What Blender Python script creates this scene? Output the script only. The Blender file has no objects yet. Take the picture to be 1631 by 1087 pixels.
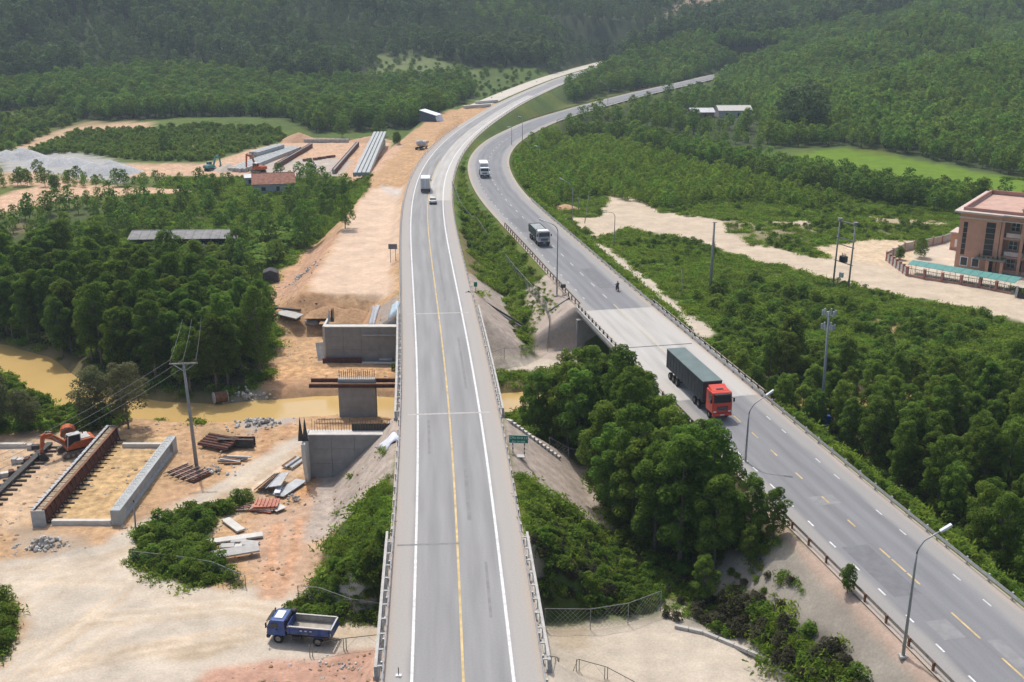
import bpy, bmesh, math, random
import numpy as np
from mathutils import Vector, Matrix

random.seed(7); RNG = np.random.default_rng(11)
scn = bpy.context.scene
COL = scn.collection
R = math.radians

# ------------------------------------------------------------------ camera, sky, sun, exposure
FPX, PITCH, CAMZ = 1680.0, R(18.03), 55.3          # focal length in photo pixels (1631 wide), tilt, height
cam = bpy.data.cameras.new('camera'); camo = bpy.data.objects.new('camera', cam); COL.objects.link(camo)
camo.location = (0, 0, CAMZ); camo.rotation_euler = (R(90) - PITCH, 0, 0)
cam.sensor_width = 36.0; cam.lens = 36.0 * FPX / 1631.0
cam.clip_start = 1.0; cam.clip_end = 6000.0
scn.camera = camo
SUN_EL, SUN_AZ = R(63), R(-24)                      # azimuth measured from +Y towards +X
world = bpy.data.worlds.new('World'); scn.world = world; world.use_nodes = True
wn = world.node_tree.nodes; wl = world.node_tree.links; wn.clear()
wo = wn.new('ShaderNodeOutputWorld'); wb = wn.new('ShaderNodeBackground'); ws = wn.new('ShaderNodeTexSky')
ws.sky_type = 'NISHITA'; ws.sun_disc = False; ws.sun_elevation = SUN_EL; ws.sun_rotation = SUN_AZ
ws.air_density = 1.0; ws.dust_density = 4.0; ws.ozone_density = 0.6; ws.altitude = 50
wb.inputs['Strength'].default_value = 0.15
wl.new(ws.outputs['Color'], wb.inputs['Color']); wl.new(wb.outputs['Background'], wo.inputs['Surface'])
sl = bpy.data.lights.new('sun', 'SUN'); sl.energy = 2.85; sl.angle = R(1.2); sl.color = (1.0, 0.965, 0.915)
so = bpy.data.objects.new('sun', sl); COL.objects.link(so)
sdir = Vector((math.sin(SUN_AZ) * math.cos(SUN_EL), math.cos(SUN_AZ) * math.cos(SUN_EL), math.sin(SUN_EL)))
so.rotation_euler = sdir.to_track_quat('Z', 'Y').to_euler(); so.location = (0, 200, 300)
scn.render.engine = 'CYCLES'
scn.view_settings.view_transform = 'Standard'; scn.view_settings.look = 'None'
scn.view_settings.exposure = 0.1; scn.view_settings.gamma = 1.0
scn.cycles.max_bounces = 4; scn.cycles.diffuse_bounces = 2; scn.cycles.transmission_bounces = 2
scn.cycles.transparent_max_bounces = 8

# ------------------------------------------------------------------ helpers
def at(px, py, z=0.0):
    """the point at height z that the photo shows at pixel (px, py)"""
    u = (px - 815.5) / FPX; v = (543.5 - py) / FPX
    dy = math.cos(PITCH) + v * math.sin(PITCH); dz = -math.sin(PITCH) + v * math.cos(PITCH)
    t = (z - CAMZ) / dz
    return Vector((u * t, dy * t, z))

def tag(o, label=None, cat=None, group=None, kind=None):
    if label: o['label'] = label
    if cat: o['category'] = cat
    if group: o['group'] = group
    if kind: o['kind'] = kind
    return o

def empty(name, loc=(0, 0, 0), rz=0.0, label=None, cat=None, group=None):
    o = bpy.data.objects.new(name, None); COL.objects.link(o)
    o.location = loc; o.rotation_euler = (0, 0, rz); o.empty_display_size = 0.3
    return tag(o, label, cat, group)

def copy_tree(o, parent=None):
    c = o.copy(); COL.objects.link(c); c.parent = parent
    for ch in o.children: copy_tree(ch, c)
    return c

_m = {}
def mat(name, col, rough=0.8, var=0.15, scale=3.0, bump=0.0, metal=0.0, col2=None, detail=5.0, spec=0.3, objrand=0.0):
    """procedural principled material: two-scale noise between two tones, light bump"""
    if name in _m: return _m[name]
    m = bpy.data.materials.new(name); m.use_nodes = True; nt = m.node_tree; n = nt.nodes; l = nt.links
    b = n['Principled BSDF']; b.inputs['Roughness'].default_value = rough; b.inputs['Metallic'].default_value = metal
    b.inputs['Specular IOR Level'].default_value = spec
    tc = n.new('ShaderNodeTexCoord'); nz = n.new('ShaderNodeTexNoise')
    nz.inputs['Scale'].default_value = scale; nz.inputs['Detail'].default_value = detail
    l.new(tc.outputs['Object'], nz.inputs['Vector'])
    rp = n.new('ShaderNodeValToRGB'); l.new(nz.outputs['Fac'], rp.inputs['Fac'])
    c1 = [c * (1 - var) for c in col]; c2 = list(col2) if col2 else [min(1, c * (1 + var)) for c in col]
    rp.color_ramp.elements[0].position = 0.3; rp.color_ramp.elements[1].position = 0.7
    rp.color_ramp.elements[0].color = (*c1, 1); rp.color_ramp.elements[1].color = (*c2, 1)
    out = rp.outputs['Color']
    if objrand:
        oi = n.new('ShaderNodeObjectInfo'); mr = n.new('ShaderNodeMapRange')
        mr.inputs['To Min'].default_value = 1 - objrand; mr.inputs['To Max'].default_value = 1 + objrand
        l.new(oi.outputs['Random'], mr.inputs['Value'])
        hs = n.new('ShaderNodeHueSaturation'); l.new(mr.outputs['Result'], hs.inputs['Value']); l.new(out, hs.inputs['Color'])
        out = hs.outputs['Color']
    l.new(out, b.inputs['Base Color'])
    if bump:
        bp = n.new('ShaderNodeBump'); bp.inputs['Strength'].default_value = bump; bp.inputs['Distance'].default_value = 0.05
        nz2 = n.new('ShaderNodeTexNoise'); nz2.inputs['Scale'].default_value = scale * 6; nz2.inputs['Detail'].default_value = 4
        l.new(tc.outputs['Object'], nz2.inputs['Vector']); l.new(nz2.outputs['Fac'], bp.inputs['Height'])
        l.new(bp.outputs['Normal'], b.inputs['Normal'])
    _m[name] = m
    return m

def leafmat(name, col, col2, trans=0.55, rnd=0.25):
    if name in _m: return _m[name]
    m = bpy.data.materials.new(name); m.use_nodes = True; nt = m.node_tree; n = nt.nodes; l = nt.links; n.clear()
    o = n.new('ShaderNodeOutputMaterial'); d = n.new('ShaderNodeBsdfDiffuse'); t = n.new('ShaderNodeBsdfTranslucent')
    mx = n.new('ShaderNodeMixShader'); mx.inputs['Fac'].default_value = trans
    tc = n.new('ShaderNodeTexCoord'); nz = n.new('ShaderNodeTexNoise'); nz.inputs['Scale'].default_value = 1.1
    nz.inputs['Detail'].default_value = 1; l.new(tc.outputs['Object'], nz.inputs['Vector'])
    rp = n.new('ShaderNodeValToRGB'); rp.color_ramp.elements[0].position = 0.32; rp.color_ramp.elements[1].position = 0.68
    rp.color_ramp.elements[0].color = (*col, 1); rp.color_ramp.elements[1].color = (*col2, 1)
    l.new(nz.outputs['Fac'], rp.inputs['Fac'])
    oi = n.new('ShaderNodeObjectInfo'); hs = n.new('ShaderNodeHueSaturation')
    m1 = n.new('ShaderNodeMapRange'); m1.inputs['To Min'].default_value = 1 - rnd; m1.inputs['To Max'].default_value = 1 + rnd
    m2 = n.new('ShaderNodeMapRange'); m2.inputs['To Min'].default_value = 0.482; m2.inputs['To Max'].default_value = 0.515
    l.new(oi.outputs['Random'], m1.inputs['Value'])
    ma = n.new('ShaderNodeMath'); ma.operation = 'MULTIPLY'; ma.inputs[1].default_value = 7.31
    mf = n.new('ShaderNodeMath'); mf.operation = 'FRACT'
    l.new(oi.outputs['Random'], ma.inputs[0]); l.new(ma.outputs[0], mf.inputs[0]); l.new(mf.outputs[0], m2.inputs['Value'])
    l.new(m1.outputs['Result'], hs.inputs['Value']); l.new(m2.outputs['Result'], hs.inputs['Hue'])
    l.new(rp.outputs['Color'], hs.inputs['Color'])
    l.new(hs.outputs['Color'], d.inputs['Color']); l.new(hs.outputs['Color'], t.inputs['Color'])
    l.new(d.outputs[0], mx.inputs[1]); l.new(t.outputs[0], mx.inputs[2]); l.new(mx.outputs[0], o.inputs['Surface'])
    _m[name] = m
    return m

class MB:
    """collects simple shapes, builds them as one mesh object"""
    def __init__(s): s.v = []; s.f = []
    def add(s, vs, fs):
        b = len(s.v); s.v += [tuple(v) for v in vs]; s.f += [tuple(i + b for i in f) for f in fs]; return s
    def box(s, c, d, rz=0.0, M=None):
        x, y, z = d[0] / 2, d[1] / 2, d[2] / 2
        vs = [Vector(p) for p in ((-x,-y,-z),(x,-y,-z),(x,y,-z),(-x,y,-z),(-x,-y,z),(x,-y,z),(x,y,z),(-x,y,z))]
        if M is not None: vs = [M @ v for v in vs]
        if rz: m = Matrix.Rotation(rz, 3, 'Z'); vs = [m @ v for v in vs]
        return s.add([v + Vector(c) for v in vs], ((0,3,2,1),(4,5,6,7),(0,1,5,4),(1,2,6,5),(2,3,7,6),(3,0,4,7)))
    def bar(s, a, b, w, h, up=(0, 0, 1)):
        a = Vector(a); b = Vector(b); d = (b - a)
        if d.length < 1e-6: return s
        dn = d.normalized(); u = Vector(up)
        if abs(dn.dot(u)) > 0.98: u = Vector((0, 1, 0))
        sd = dn.cross(u).normalized() * (w / 2); uu = sd.cross(dn).normalized() * (h / 2)
        vs = [a - sd - uu, a + sd - uu, a + sd + uu, a - sd + uu, b - sd - uu, b + sd - uu, b + sd + uu, b - sd + uu]
        return s.add(vs, ((0,1,2,3),(7,6,5,4),(4,5,1,0),(5,6,2,1),(6,7,3,2),(7,4,0,3)))
    def tube(s, pts, rad, n=8, cap=True):
        pts = [Vector(p) for p in pts]; rs = rad if isinstance(rad, (list, tuple)) else [rad] * len(pts)
        b = len(s.v); k = len(pts)
        for i, p in enumerate(pts):
            d = (pts[min(i + 1, k - 1)] - pts[max(i - 1, 0)]).normalized()
            u = Vector((0, 0, 1)) if abs(d.z) < 0.95 else Vector((0, 1, 0))
            a = d.cross(u).normalized(); c = a.cross(d)
            for j in range(n):
                t = 2 * math.pi * j / n; q = p + (a * math.cos(t) + c * math.sin(t)) * rs[i]; s.v.append(tuple(q))
        for i in range(k - 1):
            for j in range(n):
                j2 = (j + 1) % n
                s.f.append((b + i*n + j, b + i*n + j2, b + (i+1)*n + j2, b + (i+1)*n + j))
        if cap:
            s.f.append(tuple(b + j for j in reversed(range(n)))); s.f.append(tuple(b + (k-1)*n + j for j in range(n)))
        return s
    def prism(s, prof, y0, y1, axis='y'):
        """profile points (a, b) extruded; axis y: (x, z) profile along y; axis z: (x, y) profile along z; axis x: (y, z)"""
        n = len(prof)
        mk = {'y': lambda a, b, t: (a, t, b), 'z': lambda a, b, t: (a, b, t), 'x': lambda a, b, t: (t, a, b)}[axis]
        vs = [mk(a, b, y0) for a, b in prof] + [mk(a, b, y1) for a, b in prof]
        fs = [tuple(range(n)), tuple(reversed(range(n, 2 * n)))]
        fs += [(i, n + i, n + (i + 1) % n, (i + 1) % n) for i in range(n)]
        return s.add(vs, fs)
    def quad(s, a, b, c, d): return s.add((a, b, c, d), ((0, 1, 2, 3),))
    def mesh(s, name, bevel=0.0, smooth=False, segs=1):
        me = bpy.data.meshes.new(name); me.from_pydata(s.v, [], s.f)
        bm = bmesh.new(); bm.from_mesh(me)
        bmesh.ops.recalc_face_normals(bm, faces=bm.faces)
        if bevel:
            es = [e for e in bm.edges if len(e.link_faces) == 2 and e.calc_face_angle(0) > 0.35]
            bmesh.ops.bevel(bm, geom=es, offset=bevel, segments=segs, affect='EDGES', profile=0.5, clamp_overlap=True)
        bm.to_mesh(me); bm.free()
        if smooth: me.polygons.foreach_set('use_smooth', [True] * len(me.polygons))
        return me
    def build(s, name, m=None, parent=None, bevel=0.0, smooth=False, segs=1, loc=None, rot=None):
        me = s.mesh(name, bevel, smooth, segs)
        o = bpy.data.objects.new(name, me); COL.objects.link(o)
        if m is not None: me.materials.append(m)
        if parent is not None: o.parent = parent
        if loc is not None: o.location = loc
        if rot is not None: o.rotation_euler = rot
        return o

def inst(name, me, parent=None, loc=(0, 0, 0), rot=(0, 0, 0), scale=None):
    o = bpy.data.objects.new(name, me); COL.objects.link(o); o.parent = parent
    o.location = loc; o.rotation_euler = rot
    if scale is not None: o.scale = scale if hasattr(scale, '__len__') else (scale,) * 3
    return o

# numpy value noise -----------------------------------------------------------
_tab = np.random.default_rng(5).random((256, 256))
def vnoise(x, y):
    xi = np.floor(x).astype(int); yi = np.floor(y).astype(int); fx = x - xi; fy = y - yi
    fx = fx * fx * (3 - 2 * fx); fy = fy * fy * (3 - 2 * fy)
    g = lambda a, b: _tab[a & 255, b & 255]
    return (g(xi, yi) * (1 - fx) + g(xi + 1, yi) * fx) * (1 - fy) + (g(xi, yi + 1) * (1 - fx) + g(xi + 1, yi + 1) * fx) * fy
def fbm(x, y, o=4):
    r = 0; a = 0.5; t = 0
    for i in range(o):
        r = r + a * vnoise(x * 2 ** i + 17.3 * i, y * 2 ** i + 5.1 * i); t += a; a *= 0.5
    return r / t
def sstep(a, b, x):
    t = np.clip((x - a) / (b - a), 0, 1); return t * t * (3 - 2 * t)
def inpoly(x, y, poly):
    x = np.asarray(x, float); y = np.asarray(y, float); c = np.zeros(x.shape, bool); n = len(poly); j = n - 1
    for i in range(n):
        xi, yi = poly[i][0], poly[i][1]; xj, yj = poly[j][0], poly[j][1]
        if yi != yj:
            c ^= ((yi > y) != (yj > y)) & (x < (xj - xi) * (y - yi) / (yj - yi) + xi)
        j = i
    return c
def pdist(x, y, line):
    """distance to an open polyline"""
    d = np.full(np.shape(x), 1e9)
    for (ax, ay), (bx, by) in zip(line[:-1], line[1:]):
        ux, uy = bx - ax, by - ay; L = ux * ux + uy * uy + 1e-9
        t = np.clip(((x - ax) * ux + (y - ay) * uy) / L, 0, 1)
        d = np.minimum(d, np.hypot(x - ax - t * ux, y - ay - t * uy))
    return d
def sdpoly(x, y, poly):
    """signed distance to a polygon, negative inside"""
    q = [(p[0], p[1]) for p in poly]
    d = pdist(x, y, q + [q[0]])
    return np.where(inpoly(x, y, q), -d, d)

# ------------------------------------------------------------------ road centre lines (x as a function of y)
def curve(pts, sm=14.0):
    pts = np.array(pts, float); ys = np.arange(pts[0, 1], pts[-1, 1], 2.0); xs = np.interp(ys, pts[:, 1], pts[:, 0])
    for _ in range(3):
        k = np.exp(-0.5 * (np.arange(-20, 21) * 2 / sm) ** 2); k /= k.sum()
        p = np.concatenate([2 * xs[0] - xs[20:0:-1], xs, 2 * xs[-1] - xs[-2:-22:-1]]); xs = np.convolve(p, k, 'valid')
    return ys, xs
RZ = 7.0
MAIN = curve([(1.4,-6),(-3.6,66.6),(-6.4,107.7),(-8.7,133),(-11.8,162.6),(-14.9,193),(-18.9,230),(-21.6,265),(-23.3,306.7),(-21.7,361.6),(-16.1,418),(-2.8,508),(12.4,585),(33,678),(60,775),(92,880)])
SIDE = curve([(52.5,-6),(38.6,66.6),(36.6,76),(34.2,84),(32.5,92),(30.4,102.3),(28.2,113),(20.8,148.8),(14.7,178),(8.3,212),(0.6,250),(-3,270),(-5.6,292),(-7.9,325),(-6.9,350),(-3,383),(5,413),(10.5,437),(30.6,487.5),(52,537),(74,585),(103,642),(128,695),(170,780)], 9.0)
def mx(y): return np.interp(y, MAIN[0], MAIN[1])
def sx(y): return np.interp(y, SIDE[0], SIDE[1])
def frame(c, y):
    """point and unit normal (to the right) of a road at y"""
    x = np.interp(y, c[0], c[1]); d = (np.interp(y + 1.5, c[0], c[1]) - np.interp(y - 1.5, c[0], c[1])) / 3.0
    n = math.hypot(1, d); return x, Vector((1 / n, -d / n, 0)), Vector((d / n, 1 / n, 0))
def off(c, y, o, z=RZ):
    x, n, t = frame(c, y); return Vector((x + n.x * o, y + n.y * o, z))
MAIN_BR = [(70.0, 88.5), (119.6, 162.6)]      # under-passes: dirt road, stream
SIDE_BR = [(124.0, 166.0)]
HW = 6.3

# ------------------------------------------------------------------ terrain height
def px2w(poly, z=0.0): return [tuple(at(a, b, z)[:2]) for a, b in poly]
RIVER = px2w([(-260,520),(-60,555),(40,580),(90,618),(150,646),(230,657),(330,661),(430,657),(500,650),(570,648),(640,656),(720,650),(815,643),(960,640),(1120,636),(1270,643),(1400,640),(1700,640)], -1.2)
RIVW = 3.4
CAUSE = px2w([(480,468),(632,468),(646,330),(652,290),(664,262),(700,210),(770,165),(772,158),(690,180),(640,225),(600,270),(585,300),(562,340),(525,400)], 5.5)
HILLA = at(1790, 150, 5)
def zat(px, py, y):
    lo, hi = -20.0, 250.0
    u = (543.5 - py) / FPX; return CAMZ + y * (-math.sin(PITCH) + u * math.cos(PITCH)) / (math.cos(PITCH) + u * math.sin(PITCH))
def ridge(pts, tree, wf, wb):
    cx_, cy_, ch_ = [], [], []
    for px, py, y in pts:
        u = (543.5 - py) / FPX; t = y / (math.cos(PITCH) + u * math.sin(PITCH)); cx_.append((px - 815.5) / FPX * t); cy_.append(y); ch_.append(max(0.5, zat(px, py, y) - tree))
    cx_ = [cx_[0] - 60] + cx_; cy_ = [cy_[0]] + cy_; ch_ = [0.0] + ch_
    return cx_, cy_, ch_, wf, wb
RIDGES = [ridge([(1230,168,500),(1300,149,520),(1380,130,540),(1450,110,560),(1540,90,580),(1640,68,600),(1900,30,640),(2300,0,700)], 6, 105, 42),
          ridge([(1180,112,690),(1260,92,700),(1330,72,710),(1390,58,720),(1466,27,730),(1525,26,735),(1562,66,720),(1640,80,720)], 6, 75, 30),
          ridge([(1200,80,840),(1300,50,850),(1380,35,860),(1426,20,870),(1480,6,880),(1560,0,880),(1700,-20,900)], 6, 70, 60)]
def base(x, y):
    z = (fbm(x / 37.0 + 3, y / 37.0, 3) - 0.5) * 1.2
    w = sstep(230, 420, y)
    z = z + w * (fbm(x / 120.0 + 9, y / 120.0 + 4, 3) - 0.5) * 9
    # far slopes that close the valley
    r = sstep(620, 1500, y + 0.22 * np.abs(x + 60) - 60) * 95 + sstep(560, 800, y - 0.15 * x) * 10
    ridg = 0.55 + 0.9 * fbm(x / 260.0 + 2.7, y / 330.0 + 8.1, 3)
    z = z + r * ridg
    # right-hand hills
    def g(cx, cy, sx_, sy_, h, rot=0.0):
        dx, dy = x - cx, y - cy; a = dx * math.cos(rot) + dy * math.sin(rot); b = -dx * math.sin(rot) + dy * math.cos(rot)
        return h * np.exp(-0.5 * ((a / sx_) ** 2 + (b / sy_) ** 2))
    for cx_, cy_, ch_, wf, wb in RIDGES:
        yc = np.interp(x, cx_, cy_); hh = np.interp(x, cx_, ch_, left=0.0)
        z = np.maximum(z, hh * np.exp(-((y - yc) / np.where(y < yc, wf, wb)) ** 2) + np.minimum(z, 3.0) * 0.5)
    z = z + g(-430, 820, 150, 120, 40) + g(-250, 980, 160, 130, 40)
    # gentle rise of the left shelf
    return z
def emb(z, x, y, poly_or_line, top, half, slope):
    d = poly_or_line; return np.maximum(z, top - np.maximum(d - half, 0) * slope)
def strip(z, x, y, c, spans, half=HW + 0.5):
    cx = np.interp(y, c[0], c[1]); dd = (np.interp(y + 2, c[0], c[1]) - np.interp(y - 2, c[0], c[1])) / 4
    lat = np.maximum(np.abs(x - cx) / np.hypot(1, dd) - half, 0) * np.where((x < cx) & (y < 125), 0.95, 0.76)
    for y0, y1, s0, s1 in spans:
        lon = np.maximum(y0 - y, 0) * np.where((x < cx) & (y0 > 150), 3.0, s0) + np.maximum(y - y1, 0) * s1
        z = np.maximum(z, RZ - 0.13 - np.hypot(lat, lon))
    return z
MAIN_SP = [(-50, 70, 1, 2.5), (88.5, 118.8, 2.5, 0.8), (163.4, 1200, 0.8, 1)]
SIDE_SP = [(-50, 123.2, 1, 0.8), (166.8, 1200, 0.8, 1)]
NEWC_LINE = [tuple(off(MAIN, t, -12.5)[:2]) for t in np.arange(470, 872, 12.0)]
def H(x, y):
    x = np.asarray(x, float); y = np.asarray(y, float)
    z = base(x, y)
    near = sstep(260, 200, y); z = z * (1 - 0.55 * near)
    dr = pdist(x, y, RIVER); wv = RIVW + 1.2 * (fbm(x / 9.0, y / 9.0, 2) - 0.5) * 2
    z = np.where(y < 260, z - 2.6 * sstep(wv + 3.0, wv - 1.5, dr), z)
    d = sdpoly(x, y, CAUSE); z = emb(z, x, y, d, 5.5 + 0.15 * fbm(x / 3., y / 3., 2), 0.3, 0.75)
    far = y > 430                                    # shallow cuttings where the roads run into the rising ground
    dm = np.minimum(np.abs(x - mx(y)), np.abs(x - (mx(y) - 12.5))); z = np.where(far & (y < 900), np.minimum(z, RZ - .2 + np.maximum(dm - 9, 0) * .6), z)
    dm = np.abs(x - sx(y)); z = np.where(far & (y < 790), np.minimum(z, RZ - .2 + np.maximum(dm - 9, 0) * .6), z)
    z = strip(z, x, y, MAIN, MAIN_SP); z = strip(z, x, y, SIDE, SIDE_SP)
    z = emb(z, x, y, pdist(x, y, NEWC_LINE), RZ - 0.1, 6.0, 0.5)
    return z
def h1(x, y): return float(H(np.array([x]), np.array([y]))[0])
def ground(px, py):
    """where the photo's pixel meets the terrain"""
    u = (px - 815.5) / FPX; v = (543.5 - py) / FPX
    d = np.array([u, math.cos(PITCH) + v * math.sin(PITCH), -math.sin(PITCH) + v * math.cos(PITCH)])
    t = np.concatenate([np.arange(55, 260, 0.5), np.arange(260, 900, 2.0), np.arange(900, 3500, 8.0)])
    X, Y, Z = d[0] * t, d[1] * t, CAMZ + d[2] * t
    k = np.nonzero(Z < H(X, Y))[0]; i = k[0] if len(k) else len(t) - 1
    return Vector((X[i], Y[i], float(H(X[i:i+1], Y[i:i+1])[0])))
def gpoly(poly): return [tuple(ground(a, b)[:2]) for a, b in poly]
# ------------------------------------------------------------------ ground sheet
def axis(lo, hi, f0, f1, step, grow, cap):
    a = list(np.arange(f0, f1, step)); s = step; v = f0
    left = []
    while v > lo: s = min(s * grow, cap); v -= s; left.append(v)
    s = step; v = a[-1]; right = []
    while v < hi: s = min(s * grow, cap); v += s; right.append(v)
    return np.array(left[::-1] + a + right)
GX = axis(-1500, 1600, -78, 62, 0.44, 1.035, 16); GY = axis(10, 2300, 66, 205, 0.44, 1.03, 14)
XX, YY = np.meshgrid(GX, GY); NX, NY = len(GX), len(GY)
xf, yf = XX.ravel(), YY.ravel(); zf = H(xf, yf)

# ground cover colours (real albedo), later entries win
GRASS = np.array([0.085, 0.125, 0.033]); DIRT = np.array([0.46, 0.295, 0.165]); SAND = np.array([0.50, 0.435, 0.35])
RED = np.array([0.44, 0.245, 0.165]); LITTER = np.array([0.085, 0.068, 0.042]); STONE = np.array([0.40, 0.335, 0.28])
RICE = np.array([0.125, 0.205, 0.022]); GRAVEL = np.array([0.36, 0.35, 0.325]); MUD = np.array([0.34, 0.235, 0.13]); PINK = np.array([0.56, 0.375, 0.25])
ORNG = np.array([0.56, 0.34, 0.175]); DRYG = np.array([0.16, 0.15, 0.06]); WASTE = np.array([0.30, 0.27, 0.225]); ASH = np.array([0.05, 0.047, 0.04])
gcol = np.tile(GRASS, (len(xf), 1)); gid = np.zeros(len(xf), int); gveg = np.ones(len(xf)); gmot = np.full(len(xf), -1.0)
pn = fbm(xf / 14, yf / 14, 4)[:, None]
gcol = gcol * (0.7 + 0.6 * pn) + np.array([0.03, 0.015, 0.0]) * sstep(0.5, 0.75, fbm(xf / 23 + 5, yf / 23, 3))[:, None]
def paint(poly, col, soft=1.0, amt=1.0, warp=1.5, freq=4.0, gidv=None, veg=0.0, mot=None):
    """lay a ground cover inside a world polygon, with an uneven border"""
    global gcol, gveg
    p = np.array(poly); m = 14 + soft
    sel = np.nonzero((xf > p[:,0].min()-m) & (xf < p[:,0].max()+m) & (yf > p[:,1].min()-m) & (yf < p[:,1].max()+m))[0]
    if not len(sel): return
    x, y = xf[sel], yf[sel]
    d = sdpoly(x, y, poly) + (fbm(x / freq + 31, y / freq + 7, 3) - 0.5) * 2 * warp
    w = sstep(soft, -soft, d) * amt
    gcol[sel] = gcol[sel] * (1 - w[:, None]) + np.array(col) * w[:, None]
    gveg[sel] = gveg[sel] * (1 - w) + veg * w
    if gidv is not None: gid[sel[w > 0.5]] = gidv
    if mot is not None: gmot[sel[w > 0.4]] = mot
def track(line, wid, col, amt=0.8, soft=0.4):
    global gcol, gveg
    p = np.array(line); m = wid + 4
    sel = np.nonzero((xf > p[:,0].min()-m) & (xf < p[:,0].max()+m) & (yf > p[:,1].min()-m) & (yf < p[:,1].max()+m))[0]
    x, y = xf[sel], yf[sel]; d = pdist(x, y, [tuple(q[:2]) for q in line]) + (fbm(x / 1.5, y / 1.5, 2) - 0.5) * 0.5
    w = (sstep(wid / 2 + soft, wid / 2 - soft, d) * amt * (0.6 + 0.4 * fbm(x / 3, y / 3, 2)))[:, None]
    gcol[sel] = gcol[sel] * (1 - w) + np.array(col) * w; gveg[sel] *= (1 - w[:, 0])
def gl(pts): return [tuple(ground(a, b)[:2]) for a, b in pts]
G = gpoly
# the whole building site
paint(G([(-60,690),(60,685),(165,688),(200,660),(250,672),(330,676),(420,655),(440,640),(425,600),(440,520),(425,480),(440,440),(500,390),(555,340),(585,300),(600,262),(650,215),(700,180),(780,160),(800,170),(700,235),(660,300),(645,420),(640,560),(636,700),(575,790),(520,880),(500,950),(605,975),(600,1120),(-80,1120)]), DIRT, 0.8, veg=0, gidv=1)
# far yard
paint(G([(0,262),(190,262),(330,262),(395,240),(470,222),(560,225),(620,225),(640,235),(600,275),(540,282),(400,284),(250,280),(150,290),(0,300)]), PINK*0.95, 1.5, veg=0, warp=2.5, gidv=1)
paint(G([(0,255),(90,240),(160,250),(210,268),(205,292),(150,290),(60,275),(0,275)]), GRAVEL, 1.2, veg=0, gidv=1)
paint(G([(400,262),(520,250),(560,258),(540,283),(430,286)]), GRAVEL*1.1, 1.5, 0.7, veg=0)
paint(G([(-20,318),(60,296),(120,292),(200,300),(300,302),(320,308),(200,312),(120,316),(60,330),(-20,345)]), PINK, 1.2, veg=0, warp=2.5)
paint(G([(-20,365),(40,352),(60,368),(-20,386)]), PINK, 1, veg=0)
paint(G([(-20,250),(40,228),(100,206),(140,194),(240,196),(240,204),(150,212),(90,224),(30,246),(-20,262)]), PINK, 1.5, 0.85, warp=3, veg=0)
paint(G([(265,236),(310,232),(318,242),(270,243)]), PINK, 1.0, 0.8, warp=2, veg=0)
paint(G([(-20,160),(70,150),(150,170),(230,190),(100,205),(-20,225)]), DRYG, 6, 0.5, warp=6, veg=0.8)
# causeway of the second carriageway
paint(G([(487,466),(626,466),(640,330),(640,300),(588,300),(560,340),(525,400)]), [0.585,0.435,0.315], 1.2, veg=0, mot=.22)
paint(G([(455,480),(640,480),(640,520),(520,530),(420,520)]), [0.42,0.25,0.14], 1.2, 0.85, veg=0)
paint(G([(430,470),(500,395),(545,365),(500,440),(470,478)]), [0.47,0.29,0.19], 0.9, 0.8, veg=0)
paint(G([(606,296),(640,300),(640,312),(612,308)]), [0.52,0.46,0.40], 0.5, 0.9, warp=.5, veg=0)
paint(G([(410,580),(640,590),(640,602),(480,600),(410,620)]), ORNG, 1.2, 0.8, veg=0)
paint(G([(425,605),(640,605),(640,628),(425,640)]), [0.40,0.24,0.14], 1.0, 0.7, veg=0)
# tracks of machines by the stream
for a in ((418,470),):
    for o in (0, 36):
        track(gl([(425+o,600),(418+o,660),(425+o,720),(405+o,745)]), 1.2, [0.43,0.24,0.13], 0.7)
# stony stream banks
paint(G([(360,655),(430,665),(480,655),(470,672),(400,690),(340,672)]), GRAVEL*1.05, 1.0, 0.8, warp=1.5, freq=2, veg=0)
paint(G([(360,630),(425,625),(425,648),(370,650)]), GRAVEL*0.85, 0.8, 0.7, warp=1.2, freq=2, veg=0)
# pale haul road and its branches
paint(G([(-60,905),(90,885),(160,862),(250,815),(330,775),(430,715),(490,688),(490,705),(410,765),(330,812),(250,860),(228,905),(290,930),(420,945),(480,955),(560,985),(606,985),(606,1040),(500,1050),(400,1055),(330,1080),(300,1120),(-60,1120),(-60,1080),(0,1060),(40,1000),(30,965),(0,950)]), SAND, 1.0, veg=0, gidv=2)
paint(G([(872,1005),(1000,1003),(1100,1015),(1160,1040),(1240,1080),(1300,1130),(870,1130),(870,1050)]), SAND*1.03, 0.5, veg=0, gidv=2, warp=.7)
paint([(-26,78),(26,74),(26,89),(-26,91)], SAND, 1.2, veg=0, gidv=2)
paint(G([(872,1000),(930,1000),(940,1040),(880,1045)]), [0.42,0.33,0.22], 0.8, 0.6, veg=0)
paint(G([(150,1030),(380,1020),(420,1035),(300,1050),(180,1058)]), [0.44,0.36,0.26], 1.5, 0.4, veg=0)
paint(G([(250,1043),(370,1018),(395,1022),(330,1048),(270,1055)]), [0.40,0.31,0.21], 0.5, 0.75, warp=.5, veg=0)
for a in ([(0,960),(110,910),(250,850),(420,740)], [(-20,1000),(120,930),(280,835),(450,722)], [(60,1080),(180,1000),(330,960),(520,1000)], [(0,930),(160,935),(330,975),(560,1010)], [(30,1087),(200,1040),(400,1000),(600,1010)]):
    track(gl(a), 0.9, [0.60,0.50,0.37], 0.5); 
    track([(x + 1.6, y + .6) for x, y in gl(a)], 0.8, [0.48,0.36,0.24], 0.35)
rgt = random.Random(12)
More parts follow.
